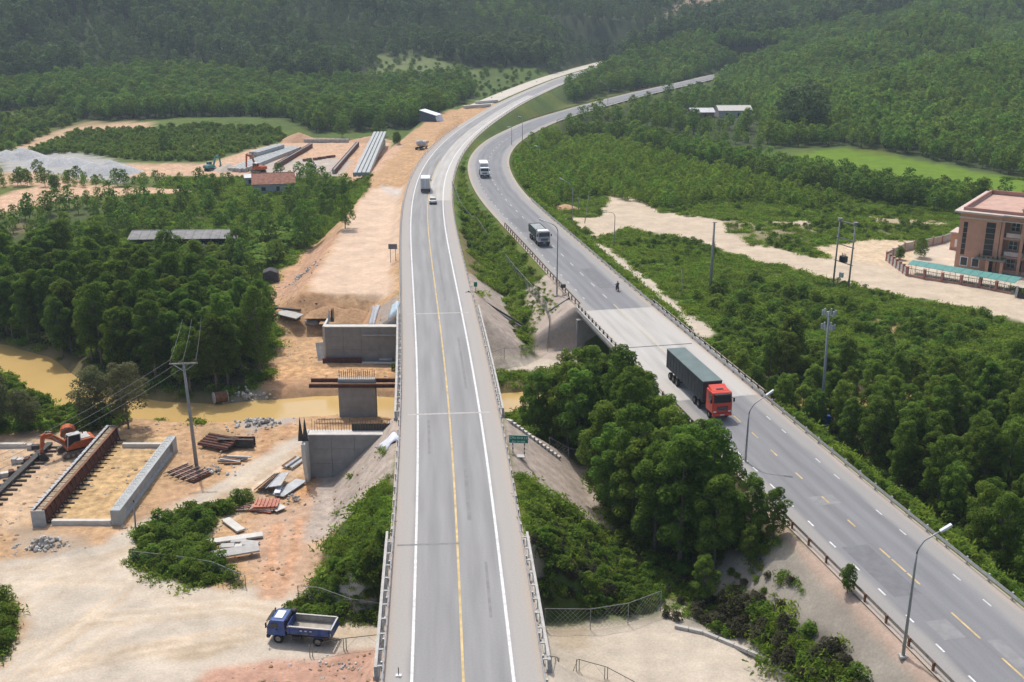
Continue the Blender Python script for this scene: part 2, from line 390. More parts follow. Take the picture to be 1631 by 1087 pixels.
for k_ in range(26):
    a = rgt.choice([[(-20,930),(150,905),(300,850),(460,735)], [(-20,1060),(160,985),(380,965),(600,1000)], [(0,1090),(240,1040),(430,1010),(606,1012)], [(20,1087),(150,985),(250,890),(420,760)]])
    dx, dy = rgt.uniform(-25, 25), rgt.uniform(-14, 14); c_ = rgt.choice(([0.62,0.53,0.41],[0.46,0.36,0.25],[0.56,0.45,0.33]))
    L_ = gl([(p + dx, q + dy) for p, q in a])
    for o_ in (0, 1.5): track([(x + o_ * .3, y + o_) for x, y in L_], 0.42, c_, 0.55, 0.2)
# pink rubble slope at the near edge, site red earth
paint(G([(270,1120),(330,1075),(420,1050),(500,1050),(606,1038),(606,1120)]), [0.45,0.275,0.2], 0.8, veg=0)
paint(G([(400,830),(500,790),(545,775),(500,950),(420,945),(400,900)]), [0.48,0.33,0.235], 1.5, 0.8, veg=0)
track(gl([(440,840),(430,900),(425,950)]), 1.3, [0.50,0.27,0.15], .8); track(gl([(480,830),(465,890),(445,950)]), 1.3, [0.50,0.27,0.15], .8)
paint(G([(490,765),(560,770),(520,800),(480,790)]), [0.5,0.27,0.13], 0.8, 0.9, veg=0)
paint(G([(330,685),(385,685),(395,700),(320,702)]), MUD, 0.8, 0.9, veg=0)
# girder yard
paint(G([(60,830),(180,700),(270,700),(290,760),(200,836)]), [0.50,0.345,0.175], 1.0, 0.9, veg=0)
paint(G([(195,838),(290,700),(330,770),(260,820)]), [0.42,0.27,0.16], 1.0, 0.7, veg=0)
paint(G([(0,700),(60,690),(180,690),(60,830),(0,850)]), [0.52,0.38,0.25], 1.2, 0.8, veg=0)
paint(G([(20,845),(150,850),(160,880),(60,890),(20,870)]), WASTE*1.1, 1.2, 0.6, veg=0)
paint(G([(0,687),(90,684),(90,698),(0,700)]), [0.2,0.14,0.09], 0.8, 0.7, veg=0)
# islands of weeds
paint(G([(215,860),(300,815),(360,805),(410,785),(400,800),(340,835),(325,885),(385,935),(330,935),(250,920),(212,895)]), GRASS*0.8, 0.8, veg=1, gidv=0)
paint(G([(-40,940),(10,955),(32,990),(10,1040),(-40,1070)]), GRASS, 0.8, veg=1, gidv=0)
# slopes of the near embankment
paint(G([(636,790),(600,800),(545,830),(520,870),(500,945),(606,975),(625,880)]), GRASS*0.75, 1.0, veg=1, gidv=0)
paint(G([(838,835),(900,830),(960,850),(1000,900),(1060,980),(870,1000),(850,900)]), GRASS*0.9, 1.0, veg=1)
# bare stone pitching round the bridge heads
cone = lambda y0, y1, s, w0, w1: [tuple(off(MAIN, y0, s*w0)[:2]), tuple(off(MAIN, y1, s*w0)[:2]), tuple(off(MAIN, y1, s*w1)[:2]), tuple(off(MAIN, y0, s*w1)[:2])]
paint(cone(102, 124, 1, 6.2, 17.5), STONE, 0.8, veg=0.03, warp=.9, mot=.55); paint(cone(102, 124, -1, 6.2, 16), STONE*0.98, 0.8, veg=0.03, warp=.9, mot=.55)
paint(cone(155, 189, 1, 6.2, 13.2), STONE, 0.8, veg=0.02, warp=.9, mot=.55); paint(cone(158, 175, -1, 6.2, 10), STONE*0.85, 0.8, veg=0, mot=.55)
paint(cone(189, 225, 1, 6.2, 10.5), [0.22,0.16,0.09], 1.5, 0.8, veg=0.25)
paint([tuple(off(SIDE, a, b)[:2]) for a, b in ((158,-6),(189,-6),(189,-11),(170,-13),(158,-14))], STONE*1.05, 0.6, veg=0)
# far side of the stream, under the bridge
paint(G([(780,578),(855,572),(905,580),(905,592),(790,592)]), SAND, 0.6, veg=0); paint([(-14,141),(24,142),(24,146),(-14,147)], SAND, 0.8, veg=0)
paint(G([(790,600),(830,605),(820,640),(800,640)]), DRYG, 0.6, veg=.4)
# litter under the groves
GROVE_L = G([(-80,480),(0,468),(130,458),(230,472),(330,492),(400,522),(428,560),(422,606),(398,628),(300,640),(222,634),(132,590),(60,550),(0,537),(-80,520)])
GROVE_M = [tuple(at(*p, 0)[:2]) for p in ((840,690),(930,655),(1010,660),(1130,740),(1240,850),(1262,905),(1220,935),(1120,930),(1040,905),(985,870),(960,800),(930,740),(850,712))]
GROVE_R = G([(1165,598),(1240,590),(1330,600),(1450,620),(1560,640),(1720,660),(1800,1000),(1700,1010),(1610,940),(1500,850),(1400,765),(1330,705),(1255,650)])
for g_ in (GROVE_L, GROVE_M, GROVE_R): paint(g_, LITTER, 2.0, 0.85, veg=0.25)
W_UL = G([(-200,150),(0,148),(60,140),(150,128),(230,118),(330,120),(430,135),(540,140),(640,136),(730,130),(760,150),(745,160),(690,186),(650,206),(560,212),(500,214),(455,190),(380,186),(240,190),(130,192),(90,176),(0,180),(-200,190)])
W_HL = [(-900,700),(-420,700)] + G([(0,140),(150,122),(330,116),(450,132),(540,136),(585,118),(600,100),(680,88),(760,112),(880,118),(960,106),(1010,92)]) + [(120,830),(170,800),(260,860),(700,1000),(1300,1250),(1100,2000),(-1100,2000)]
W_HR = G([(1130,122),(1140,150),(1210,180),(1230,236),(1330,232),(1430,246),(1520,262),(1700,300)]) + [(420,380),(640,500),(900,900),(700,1000),(330,960),(200,900),(160,820),(165,770)]
W_B = G([(900,150),(960,118),(1000,100),(1070,78),(1130,60),(1210,50),(1290,70),(1240,112),(1140,122),(1080,132),(1000,146),(940,158),(900,168)])
W_C = G([(885,212),(960,222),(1080,252),(1200,285),(1330,312),(1420,330),(1530,345),(1560,320),(1700,330),(1700,326),(1500,316),(1370,296),(1230,272),(1100,242),(1010,216),(900,202)])
W_D = G([(880,190),(960,180),(1080,150),(1150,150),(1215,185),(1225,240),(1100,222),(1000,200),(920,200)])
W_E = G([(812,262),(820,225),(880,215),(960,228),(1100,265),(1240,300),(1330,325),(1290,335),(1150,320),(1050,335),(960,312),(900,325),(850,320)])
W_O = G([(-60,415),(0,400),(100,385),(230,388),(330,440),(410,460),(440,430),(500,380),(560,330),(575,296),(500,288),(430,300),(330,312),(200,318),(60,340),(-60,365)])
for g_ in (W_UL, W_HL, W_HR, W_B, W_C, W_D): paint(g_, [0.045, 0.058, 0.026], 4.0, 0.9, warp=4, freq=12, veg=0.5)
paint(W_O, [0.07, 0.085, 0.03], 3.0, 0.8, warp=4, freq=8, veg=.8); paint(W_E, [0.07, 0.105, 0.025], 3.0, 0.8, veg=1)
# waste ground in the lower right
paint(G([(1110,905),(1270,880),(1300,870),(1480,1060),(1520,1120),(1300,1120),(1190,1020),(1080,990)]), WASTE, 1.0, veg=0.05)
paint(G([(1100,960),(1170,940),(1260,1000),(1330,1040),(1370,1120),(1300,1120),(1200,1020),(1110,990)]), ASH*1.6, 0.9, 0.85, veg=0.6)
paint([tuple(off(SIDE, a, b)[:2]) for a, b in ((60,-6.3),(100,-6.3),(100,-7.2),(60,-7.4))], [0.40,0.30,0.235], 0.35, veg=0, warp=.5)
# right-hand bare ground
paint(G([(860,330),(915,345),(960,345),(960,315),(1010,312),(1060,340),(1180,355),(1290,350),(1300,372),(1180,385),(1290,408),(1480,425),(1660,475),(1660,520),(1500,485),(1330,450),(1200,415),(1090,380),(1000,365),(950,385),(900,345)]), SAND*np.array([1.02,.97,.9]), 0.9, warp=1.6, veg=0, gidv=2)
paint(G([(1290,395),(1400,380),(1520,385),(1560,430),(1420,425),(1330,412)]), [0.56,0.44,0.3], 1.2, warp=1.6, veg=0)
paint(G([(1380,345),(1500,352),(1520,362),(1400,358)]), [0.50,0.39,0.27], 1, 0.8, warp=2, veg=0)
paint(G([(1160,352),(1290,362),(1300,395),(1200,390),(1160,372)]), DRYG, 1.5, 0.75, veg=.5)
paint(G([(1310,355),(1480,365),(1500,378),(1340,382)]), DRYG, 1.5, 0.75, veg=.5)
paint(G([(925,375),(960,388),(1000,415),(1045,455),(1090,492),(1135,522),(1132,545),(1100,532),(1058,492),(1008,446),(962,410)]), SAND, 0.7, veg=0, warp=.8)
paint(G([(1450,385),(1530,370),(1700,420),(1700,470),(1460,440)]), SAND*1.08, 0.6, veg=0)
# rice
paint(G([(1230,250),(1330,238),(1420,250),(1500,265),(1700,300),(1700,330),(1520,298),(1380,275)]), RICE, 0.8, veg=0, gidv=3, warp=1.5)
paint(G([(1385,505),(1430,515),(1425,540),(1390,532)]), DIRT*0.8, 1, 0.8, veg=0.1)
paint(G([(1360,545),(1480,545),(1560,570),(1440,580)]), [0.13,0.18,0.04], 1.5, 0.8, veg=.6)
# scars on the far hill
SCAR = [(120,930),(165,930),(220,1010),(230,1090),(190,1090),(150,1000)]
paint(SCAR, [0.30,0.22,0.17], 6, 0.9, warp=10, freq=20, veg=0)
paint(G([(580,90),(680,80),(760,120),(700,128),(600,118)]), [0.15,0.18,0.075], 8, 0.95, warp=8, freq=20, veg=0.3)
# wet stream bed
drv = pdist(xf, yf, RIVER); wr = (sstep(RIVW + 3.5, RIVW, drv) * (yf < 250))[:, None]
gcol = gcol * (1 - wr * .6) + MUD * wr * .6; gveg = gveg * (1 - wr[:, 0])
# fine unevenness of loose ground
loose = (gveg < 0.4) & (yf < 330)
inroad = (sdpoly(xf, yf, CAUSE) < 1) | (np.abs(xf - mx(yf)) < 8) | (np.abs(xf - sx(yf)) < 8)
zf = zf + np.where(loose & ~inroad, (fbm(xf / 2.2, yf / 2.2, 3) - 0.5) * 0.22, 0) + np.where(~loose & ~inroad, (fbm(xf / 2.5, yf / 2.5, 3) - 0.5) * 0.4, 0)

gm = bpy.data.materials.new('ground_cover'); gm.use_nodes = True
nt = gm.node_tree; n = nt.nodes; l = nt.links; b = n['Principled BSDF']
b.inputs['Roughness'].default_value = 0.95; b.inputs['Specular IOR Level'].default_value = 0.1
ca = n.new('ShaderNodeVertexColor'); ca.layer_name = 'cover'
tc = n.new('ShaderNodeTexCoord')
def nzn(sc, det, lo, hi):
    z_ = n.new('ShaderNodeTexNoise'); z_.inputs['Scale'].default_value = sc; z_.inputs['Detail'].default_value = det; z_.inputs['Roughness'].default_value = 0.65
    l.new(tc.outputs['Object'], z_.inputs['Vector']); r_ = n.new('ShaderNodeMapRange')
    r_.inputs['From Min'].default_value = 0.3; r_.inputs['From Max'].default_value = 0.7
    r_.inputs['To Min'].default_value = lo; r_.inputs['To Max'].default_value = hi; l.new(z_.outputs['Fac'], r_.inputs['Value']); return r_.outputs['Result'], z_
f1, z1 = nzn(0.22, 5, 0.82, 1.16); f2, z2 = nzn(4.5, 2, 0.88, 1.1)
f4, z4 = nzn(0.9, 4, 0.55, 1.4)
mm = n.new('ShaderNodeMix'); mm.data_type = 'FLOAT'; l.new(ca.outputs['Alpha'], mm.inputs['Factor']); mm.inputs['A'].default_value = 1.0; l.new(f4, mm.inputs['B'])
mu0 = n.new('ShaderNodeMath'); mu0.operation = 'MULTIPLY'; l.new(f1, mu0.inputs[0]); l.new(f2, mu0.inputs[1])
mu = n.new('ShaderNodeMath'); mu.operation = 'MULTIPLY'; l.new(mu0.outputs[0], mu.inputs[0]); l.new(mm.outputs[0], mu.inputs[1])
vm = n.new('ShaderNodeVectorMath'); vm.operation = 'SCALE'; l.new(ca.outputs['Color'], vm.inputs[0]); l.new(mu.outputs[0], vm.inputs['Scale'])
l.new(vm.outputs[0], b.inputs['Base Color'])
bp = n.new('ShaderNodeBump'); bp.inputs['Strength'].default_value = 0.22; bp.inputs['Distance'].default_value = 0.2
zb = n.new('ShaderNodeTexNoise'); zb.inputs['Scale'].default_value = 1.6; zb.inputs['Detail'].default_value = 3; l.new(tc.outputs['Object'], zb.inputs['Vector'])
l.new(zb.outputs['Fac'], bp.inputs['Height']); l.new(bp.outputs['Normal'], b.inputs['Normal'])

verts = np.stack([xf, yf, zf], 1)
ii, jj = np.meshgrid(np.arange(NX - 1), np.arange(NY - 1)); q = (jj * NX + ii).ravel()
quads = np.stack([q, q + 1, q + 1 + NX, q + NX], 1)
fid = gid[quads].max(1)
def sheet(name, sel):
    qs = quads[sel]; u, inv = np.unique(qs, return_inverse=True); fs = inv.reshape(qs.shape)
    me = bpy.data.meshes.new(name); me.vertices.add(len(u)); me.vertices.foreach_set('co', verts[u].ravel())
    me.loops.add(len(fs) * 4); me.loops.foreach_set('vertex_index', fs.ravel().astype(np.int32))
    me.polygons.add(len(fs)); me.polygons.foreach_set('loop_start', np.arange(0, len(fs) * 4, 4, dtype=np.int32))
    me.update(calc_edges=True)
    a = me.color_attributes.new('cover', 'FLOAT_COLOR', 'POINT')
    a.data.foreach_set('color', np.concatenate([np.clip(gcol[u], 0.004, 0.85), np.where(gmot[u] >= 0, gmot[u], np.clip((gcol[u, 0] - gcol[u, 2] - .17) * 6, .12, 1))[:, None]], 1).ravel())
    me.polygons.foreach_set('use_smooth', [True] * len(me.polygons)); me.materials.append(gm)
    o = bpy.data.objects.new(name, me); COL.objects.link(o); o['kind'] = 'structure'; return o
GROUND = sheet('ground', fid == 0); sheet('building_site_ground', fid == 1); sheet('dirt_road', fid == 2); sheet('rice_field', fid == 3)

# stream
mw = bpy.data.materials.new('muddy_water'); mw.use_nodes = True
n = mw.node_tree.nodes; l = mw.node_tree.links; b = n['Principled BSDF']
b.inputs['Base Color'].default_value = (0.44, 0.29, 0.115, 1); b.inputs['Roughness'].default_value = 0.12; b.inputs['Specular IOR Level'].default_value = 0.5
tc = n.new('ShaderNodeTexCoord'); z_ = n.new('ShaderNodeTexNoise'); z_.inputs['Scale'].default_value = 1.4; z_.inputs['Detail'].default_value = 3
l.new(tc.outputs['Object'], z_.inputs['Vector']); bp = n.new('ShaderNodeBump'); bp.inputs['Strength'].default_value = 0.12; l.new(z_.outputs['Fac'], bp.inputs['Height']); l.new(bp.outputs['Normal'], b.inputs['Normal'])
rp = n.new('ShaderNodeValToRGB'); z2_ = n.new('ShaderNodeTexNoise'); z2_.inputs['Scale'].default_value = 0.12; l.new(tc.outputs['Object'], z2_.inputs['Vector'])
rp.color_ramp.elements[0].color = (0.50, 0.335, 0.125, 1); rp.color_ramp.elements[1].color = (0.60, 0.42, 0.17, 1); l.new(z2_.outputs['Fac'], rp.inputs['Fac']); l.new(rp.outputs['Color'], b.inputs['Base Color'])
rv = MB(); pts = [Vector((p[0], p[1], 0)) for p in RIVER]; L = []; Rr = []
for i, p in enumerate(pts):
    d = (pts[min(i+1, len(pts)-1)] - pts[max(i-1, 0)]).normalized(); nn = Vector((-d.y, d.x, 0)) * 8.5
    L.append(p + nn); Rr.append(p - nn)
for i in range(len(pts) - 1):
    rv.quad(*[(v.x, v.y, -1.15) for v in (L[i], L[i+1], Rr[i+1], Rr[i])])
tag(rv.build('stream', mw), kind='structure')

# ------------------------------------------------------------------ roads
def road_mat(name, col, seam=0.0, pale=(0.30, 0.29, 0.27), c=None):
    m = bpy.data.materials.new(name); m.use_nodes = True; n = m.node_tree.nodes; l = m.node_tree.links; b = n['Principled BSDF']
    b.inputs['Roughness'].default_value = 0.85; b.inputs['Specular IOR Level'].default_value = 0.25
    uv = n.new('ShaderNodeUVMap'); sp = n.new('ShaderNodeSeparateXYZ'); l.new(uv.outputs['UV'], sp.inputs[0])
    # u = metres across from the centre, v = metres along
    nz = n.new('ShaderNodeTexNoise'); nz.inputs['Scale'].default_value = 1.0; nz.inputs['Detail'].default_value = 6
    mp = n.new('ShaderNodeMapping'); mp.inputs['Scale'].default_value = (0.9, 0.06, 1); l.new(uv.outputs['UV'], mp.inputs['Vector']); l.new(mp.outputs['Vector'], nz.inputs['Vector'])
    ab = n.new('ShaderNodeMath'); ab.operation = 'ABSOLUTE'; l.new(sp.outputs['X'], ab.inputs[0])
    # wheel-path wear: bands that repeat across the lanes
    wv = n.new('ShaderNodeMath'); wv.operation = 'SINE'; ms = n.new('ShaderNodeMath'); ms.operation = 'MULTIPLY'; ms.inputs[1].default_value = 3.5
    l.new(sp.outputs['X'], ms.inputs[0]); l.new(ms.outputs[0], wv.inputs[0])
    a1 = n.new('ShaderNodeMath'); a1.operation = 'MULTIPLY_ADD'; a1.inputs[1].default_value = 0.06; l.new(wv.outputs[0], a1.inputs[0]); l.new(nz.outputs['Fac'], a1.inputs[2])
    rp = n.new('ShaderNodeValToRGB'); rp.color_ramp.elements[0].position = 0.28; rp.color_ramp.elements[1].position = 0.72
    rp.color_ramp.elements[0].color = (*[c_ * 0.86 for c_ in col], 1); rp.color_ramp.elements[1].color = (*[c_ * 1.16 for c_ in col], 1); l.new(a1.outputs[0], rp.inputs['Fac'])
    # dusty shoulders
    nz2 = n.new('ShaderNodeTexNoise'); nz2.inputs['Scale'].default_value = 1; nz2.inputs['Detail'].default_value = 4
    mp2 = n.new('ShaderNodeMapping'); mp2.inputs['Scale'].default_value = (0.5, 0.12, 1); l.new(uv.outputs['UV'], mp2.inputs['Vector']); l.new(mp2.outputs['Vector'], nz2.inputs['Vector'])
    ad = n.new('ShaderNodeMath'); ad.operation = 'MULTIPLY_ADD'; ad.inputs[1].default_value = 1.1; l.new(nz2.outputs['Fac'], ad.inputs[0]); l.new(ab.outputs[0], ad.inputs[2])
    mr = n.new('ShaderNodeMapRange'); mr.interpolation_type = 'SMOOTHSTEP'; mr.inputs['From Min'].default_value = 4.1; mr.inputs['From Max'].default_value = 5.0; l.new(ad.outputs[0], mr.inputs['Value'])
    mr2 = n.new('ShaderNodeMapRange'); mr2.interpolation_type = 'SMOOTHSTEP'; mr2.inputs['From Min'].default_value = 5.7; mr2.inputs['From Max'].default_value = 6.9; l.new(ad.outputs[0], mr2.inputs['Value'])
    m1 = n.new('ShaderNodeMix'); m1.data_type = 'RGBA'; l.new(mr.outputs['Result'], m1.inputs['Factor']); l.new(rp.outputs['Color'], m1.inputs['A']); m1.inputs['B'].default_value = (*pale, 1)
    m2 = n.new('ShaderNodeMix'); m2.data_type = 'RGBA'; l.new(mr2.outputs['Result'], m2.inputs['Factor']); l.new(m1.outputs['Result'], m2.inputs['A']); m2.inputs['B'].default_value = (0.42, 0.35, 0.285, 1)
    nf = n.new('ShaderNodeTexNoise'); nf.inputs['Scale'].default_value = 6; nf.inputs['Detail'].default_value = 4; l.new(uv.outputs['UV'], nf.inputs['Vector'])
    mf = n.new('ShaderNodeMapRange'); mf.inputs['To Min'].default_value = 0.86; mf.inputs['To Max'].default_value = 1.14; l.new(nf.outputs['Fac'], mf.inputs['Value'])
    vs = n.new('ShaderNodeVectorMath'); vs.operation = 'SCALE'; l.new(m2.outputs['Result'], vs.inputs[0]); l.new(mf.outputs['Result'], vs.inputs['Scale'])
    l.new(vs.outputs[0], b.inputs['Base Color'])
    return m
def ribbon(name, c, y0, y1, o0, o1, z, m, step=3.0, parent=None, kind=None, thick=0.0):
    n_ = max(1, int(round((y1 - y0) / step))); ys = np.linspace(y0, y1, n_ + 1); vs = []; uvs = []; fs = []
    for t in ys:
        for o in (o0, o1): vs.append(off(c, t, o, z)); uvs.append((o, t))
    fs = [(2*i, 2*i+1, 2*i+3, 2*i+2) for i in range(n_)]
    me = bpy.data.meshes.new(name); me.from_pydata([tuple(v) for v in vs], [], fs)
    u = me.uv_layers.new(name='UVMap')
    for lp in me.loops: u.data[lp.index].uv = uvs[lp.vertex_index]
    me.materials.append(m); o = bpy.data.objects.new(name, me); COL.objects.link(o); o.parent = parent
    if kind: o['kind'] = kind
    return o
M_ASPH = road_mat('asphalt_worn', (0.262, 0.260, 0.255), pale=(0.36, 0.34, 0.315))
M_ASPH2 = road_mat('asphalt_side', (0.205, 0.208, 0.214), pale=(0.30, 0.29, 0.275))
M_CONC = road_mat('concrete_deck', (0.42, 0.405, 0.375), pale=(0.45, 0.43, 0.395))
M_WHITE = mat('road_paint_white', (0.64, 0.64, 0.625), 0.7, 0.2, 2.0)
M_YEL = mat('road_paint_yellow', (0.53, 0.395, 0.185), 0.7, 0.25, 1.2)
M_PATCH = mat('asphalt_patch', (0.24, 0.24, 0.235), 0.9, 0.1, 2)
M_JOINT = mat('expansion_joint', (0.40, 0.39, 0.37), 0.8, 0.2, 3)
main = ribbon('main_road', MAIN, 12, 866, -HW, HW, RZ, M_ASPH, kind='structure')
side = ribbon('side_road', SIDE, 12, 770, -HW, HW, RZ, M_ASPH2, kind='structure')
ribbon('edge_line', MAIN, 14, 640, -3.95, -3.72, RZ + 0.006, M_WHITE, parent=main)
ribbon('edge_line', MAIN, 14, 640, 3.62, 3.87, RZ + 0.006, M_WHITE, parent=main)
ribbon('centre_line', MAIN, 14, 330, -0.1, 0.1, RZ + 0.006, M_YEL, parent=main)
for t in (119.6, 162.6):
    ribbon('expansion_joint', MAIN, t, t + 0.42, -5.0, 5.0, RZ + 0.011, M_JOINT, step=1, parent=main)
ribbon('repair_patch', MAIN, 87.4, 87.7, -5.6, 0.2, RZ + 0.008, mat('tar_seam', (0.21, 0.21, 0.205)), step=1, parent=main)
# paler, newer lane on the far bend
ribbon('resurfaced_lane', MAIN, 262, 560, 0.2, HW, RZ + 0.004, M_CONC, parent=main)
ribbon('new_carriageway', MAIN, 505, 866, -17.5, -8.0, RZ - 0.02, mat('fresh_concrete', (0.52, 0.475, 0.40), 0.9, 0.08, 0.2), kind='structure')
# concrete deck of the side road's bridge
ribbon('bridge_slab', SIDE, 125, 165.3, -HW, HW, RZ + 0.004, M_CONC, parent=side)
for t in (125, 146, 165):
    ribbon('expansion_joint', SIDE, t, t + 0.3, -5.2, 5.2, RZ + 0.012, M_JOINT if t != 146 else mat('dark_joint', (0.1, 0.1, 0.1)), step=1, parent=side)
ribbon('centre_line', SIDE, 126, 168, -0.08, 0.08, RZ + 0.016, mat('faded_yellow', (0.5, 0.44, 0.30), 0.8, 0.2), parent=side)
t = 60.0; k = 0
for y0, y1 in ((66.6,69.6),(72.2,75.9),(80.3,82.2),(82.4,84.6),(84.9,86.6),(90.8,92.2),(95.8,97.2),(101.4,102.9),(107.3,108.9),(112.2,113.9),(117,119)):
    ribbon('centre_dash', SIDE, y0, y1, -0.09, 0.09, RZ + 0.009, M_YEL, step=1.5, parent=side)
M_WF = mat('faded_white', (0.52, 0.52, 0.51), 0.8, 0.2)
t = 172.0
while t < 400:
    ribbon('centre_dash', SIDE, t, t + 2.4, -0.08, 0.08, RZ + 0.009, M_WF, step=1.2, parent=side); t += 7.5
t = 63.0
while t < 120:
    ribbon('edge_dash', SIDE, t, t + 1.1, -3.95, -3.78, RZ + 0.009, M_WHITE, step=1.2, parent=side)
    if int(t * 10) % 3: ribbon('edge_dash', SIDE, t + .7, t + 1.8, 3.75, 3.9, RZ + 0.009, M_WF, step=1.2, parent=side)
    t += 4.1
M_PD = mat('patch_dark', (0.172, 0.175, 0.182), 0.9, 0.12, 1.5); M_PL = mat('patch_light', (0.245, 0.245, 0.245), 0.9, 0.12, 1.5)
for y0, y1, o0, o1, m_ in ((79, 87.5, -3.3, -.7, M_PD), (72.6, 75.2, -2.9, -1.0, M_PL), (68.2, 71.8, .3, 1.5, M_PL), (95.5, 97.4, -1.4, 1.2, M_PL), (140, 143, .8, 3.2, M_PL), (178, 192, .6, 3.4, M_PD), (225, 240, -3.4, -.5, M_PD)):
    ribbon('repair_patch', SIDE, y0, y1, o0, o1, RZ + 0.006, m_, step=1.5, parent=side)
for y0, y1, o0, o1 in ((92, 104, 1.1, 1.5), (75, 84, 2.35, 2.6), (108, 118, -2.7, -2.4), (170, 205, 1.2, 1.6), (128, 150, 2.3, 2.65)):
    ribbon('tyre_mark', MAIN, y0, y1, o0, o1, RZ + 0.005, mat('tyre_dark', (0.225, 0.222, 0.218), .9, .12, 1.5), step=2, parent=main)
t = 172.0
while t < 300:
    ribbon('edge_dash', SIDE, t, t + 1.1, -3.95, -3.78, RZ + 0.009, M_WF, step=1.2, parent=side); t += 5.2
# ------------------------------------------------------------------ vegetation
def leafmesh(name, cen, nrm, size, asp, m, extra=None, extram=None):
    """one rhombic leaf spray per point; extra = MB with the wood"""
    k = len(cen); rg = RNG
    t = rg.normal(size=(k, 3)); t -= (t * nrm).sum(1)[:, None] * nrm; t /= np.linalg.norm(t, axis=1)[:, None] + 1e-9
    s = np.cross(nrm, t); L = (size * 0.5)[:, None]; W = (size * 0.5 * asp)[:, None]
    fold = nrm * (size * 0.12)[:, None]
    v = np.stack([cen - t * L, cen + s * W + fold, cen + t * L, cen - s * W + fold], 1).reshape(-1, 3)
    vs = [v]; nv = len(v); fv = [np.arange(nv, dtype=np.int32)]; ls = [np.arange(0, nv, 4, dtype=np.int32)]; mi = [np.zeros(k, np.int32)]
    me = bpy.data.meshes.new(name)
    if extra is not None:
        ev = np.array(extra.v, float); vs.append(ev); o = nv; st = nv; f2 = []; l2 = []
        for f in extra.f: l2.append(st); f2 += [i + o for i in f]; st += len(f)
        fv.append(np.array(f2, np.int32)); ls.append(np.array(l2, np.int32)); mi.append(np.ones(len(extra.f), np.int32))
    vs = np.concatenate(vs); fv = np.concatenate(fv); ls = np.concatenate(ls); mi = np.concatenate(mi)
    me.vertices.add(len(vs)); me.vertices.foreach_set('co', vs.ravel()); me.loops.add(len(fv)); me.loops.foreach_set('vertex_index', fv)
    me.polygons.add(len(ls)); me.polygons.foreach_set('loop_start', ls); me.materials.append(m)
    if extra is not None: me.materials.append(extram)
    me.polygons.foreach_set('material_index', mi); me.update(calc_edges=True)
    return me
def lobes_crown(rg, h0, h1, rad, nl, lr, top=0.55):
    """clump centres filling an egg-shaped crown between heights h0 and h1"""
    c = []; r = []
    for i in range(nl):
        t = (i + 0.5 + rg.uniform(-.3, .3)) / nl; z = h0 + (h1 - h0) * t
        env = rad * math.sin(math.pi * min(1, max(0.06, t * 0.80 + 0.14))) ** 0.7
        a = i * 2.399 + rg.uniform(-.5, .5); q = env * rg.uniform(0.45, 0.92)
        c.append((math.cos(a) * q, math.sin(a) * q, z)); r.append(lr * rg.uniform(0.75, 1.25) * (1 - 0.25 * t))
    c.append((0, 0, h1 - lr * 0.5)); r.append(lr * 0.9)
    return np.array(c), np.array(r)
def leaves_on(rg, c, r, count, squash=0.85, jit=0.9):
    w = r ** 2 / (r ** 2).sum(); idx = rg.choice(len(r), count, p=w)
    d = rg.normal(size=(count, 3)); d[:, 2] += 0.35; d /= np.linalg.norm(d, axis=1)[:, None]
    rad = r[idx] * (0.55 + 0.5 * rg.random(count) ** 0.5)
    p = c[idx] + d * rad[:, None] * np.array([1, 1, squash])
    n = d * 0.6 + np.array([0, 0, .45]) + rg.normal(size=(count, 3)) * jit * 0.5; n /= np.linalg.norm(n, axis=1)[:, None]
    return p, n
BARK = mat('bark', (0.16, 0.135, 0.11), 0.95, 0.3, 6, 0.3)
LEAF_A = leafmat('leaf_acacia', (0.1, 0.18, 0.032), (0.215, 0.325, 0.056))
LEAF_D = leafmat('leaf_grove', (0.080, 0.148, 0.027), (0.185, 0.280, 0.045))
LEAF_G = leafmat('leaf_greygreen', (0.115, 0.125, 0.06), (0.185, 0.195, 0.095))
LEAF_Y = leafmat('leaf_young', (0.145, 0.25, 0.032), (0.26, 0.37, 0.052))
LEAF_F = leafmat('leaf_far_hill', (0.07, 0.118, 0.045), (0.14, 0.205, 0.072))
LEAF_P = leafmat('leaf_plantation', (0.092, 0.172, 0.03), (0.195, 0.305, 0.052))
LEAF_H = leafmat('leaf_hill_plantation', (.105, .192, .034), (.215, .335, .058))
LEAF_B = leafmat('leaf_banana', (0.095, 0.18, 0.032), (0.2, 0.3, 0.06), 0.4)
LEAF_W = leafmat('leaf_weeds', (0.125, 0.205, 0.034), (0.245, 0.34, 0.056))
LEAF_X = leafmat('leaf_dry', (0.085, 0.085, 0.052), (0.17, 0.16, 0.1))
def wood(rg, h, r, limbs, spread):
    w = MB(); lean = (rg.uniform(-.25, .25), rg.uniform(-.25, .25))
    P = [(lean[0] * t * t, lean[1] * t * t, h * t) for t in (0, .3, .6, 1)]
    w.tube(P, [r * 1.25, r, r * .7, r * .25], 6)
    for i in range(limbs):
        t = rg.uniform(.35, .85); b = Vector((lean[0] * t * t, lean[1] * t * t, h * t)); a = rg.uniform(0, 6.28); q = spread * rg.uniform(.5, .9)
        e = b + Vector((math.cos(a) * q, math.sin(a) * q, q * rg.uniform(.5, 1.0)))
        w.tube([b, (b + e) / 2 + Vector((0, 0, .15)), e], [r * .5, r * .35, r * .12], 5)
    return w
class Tree: pass
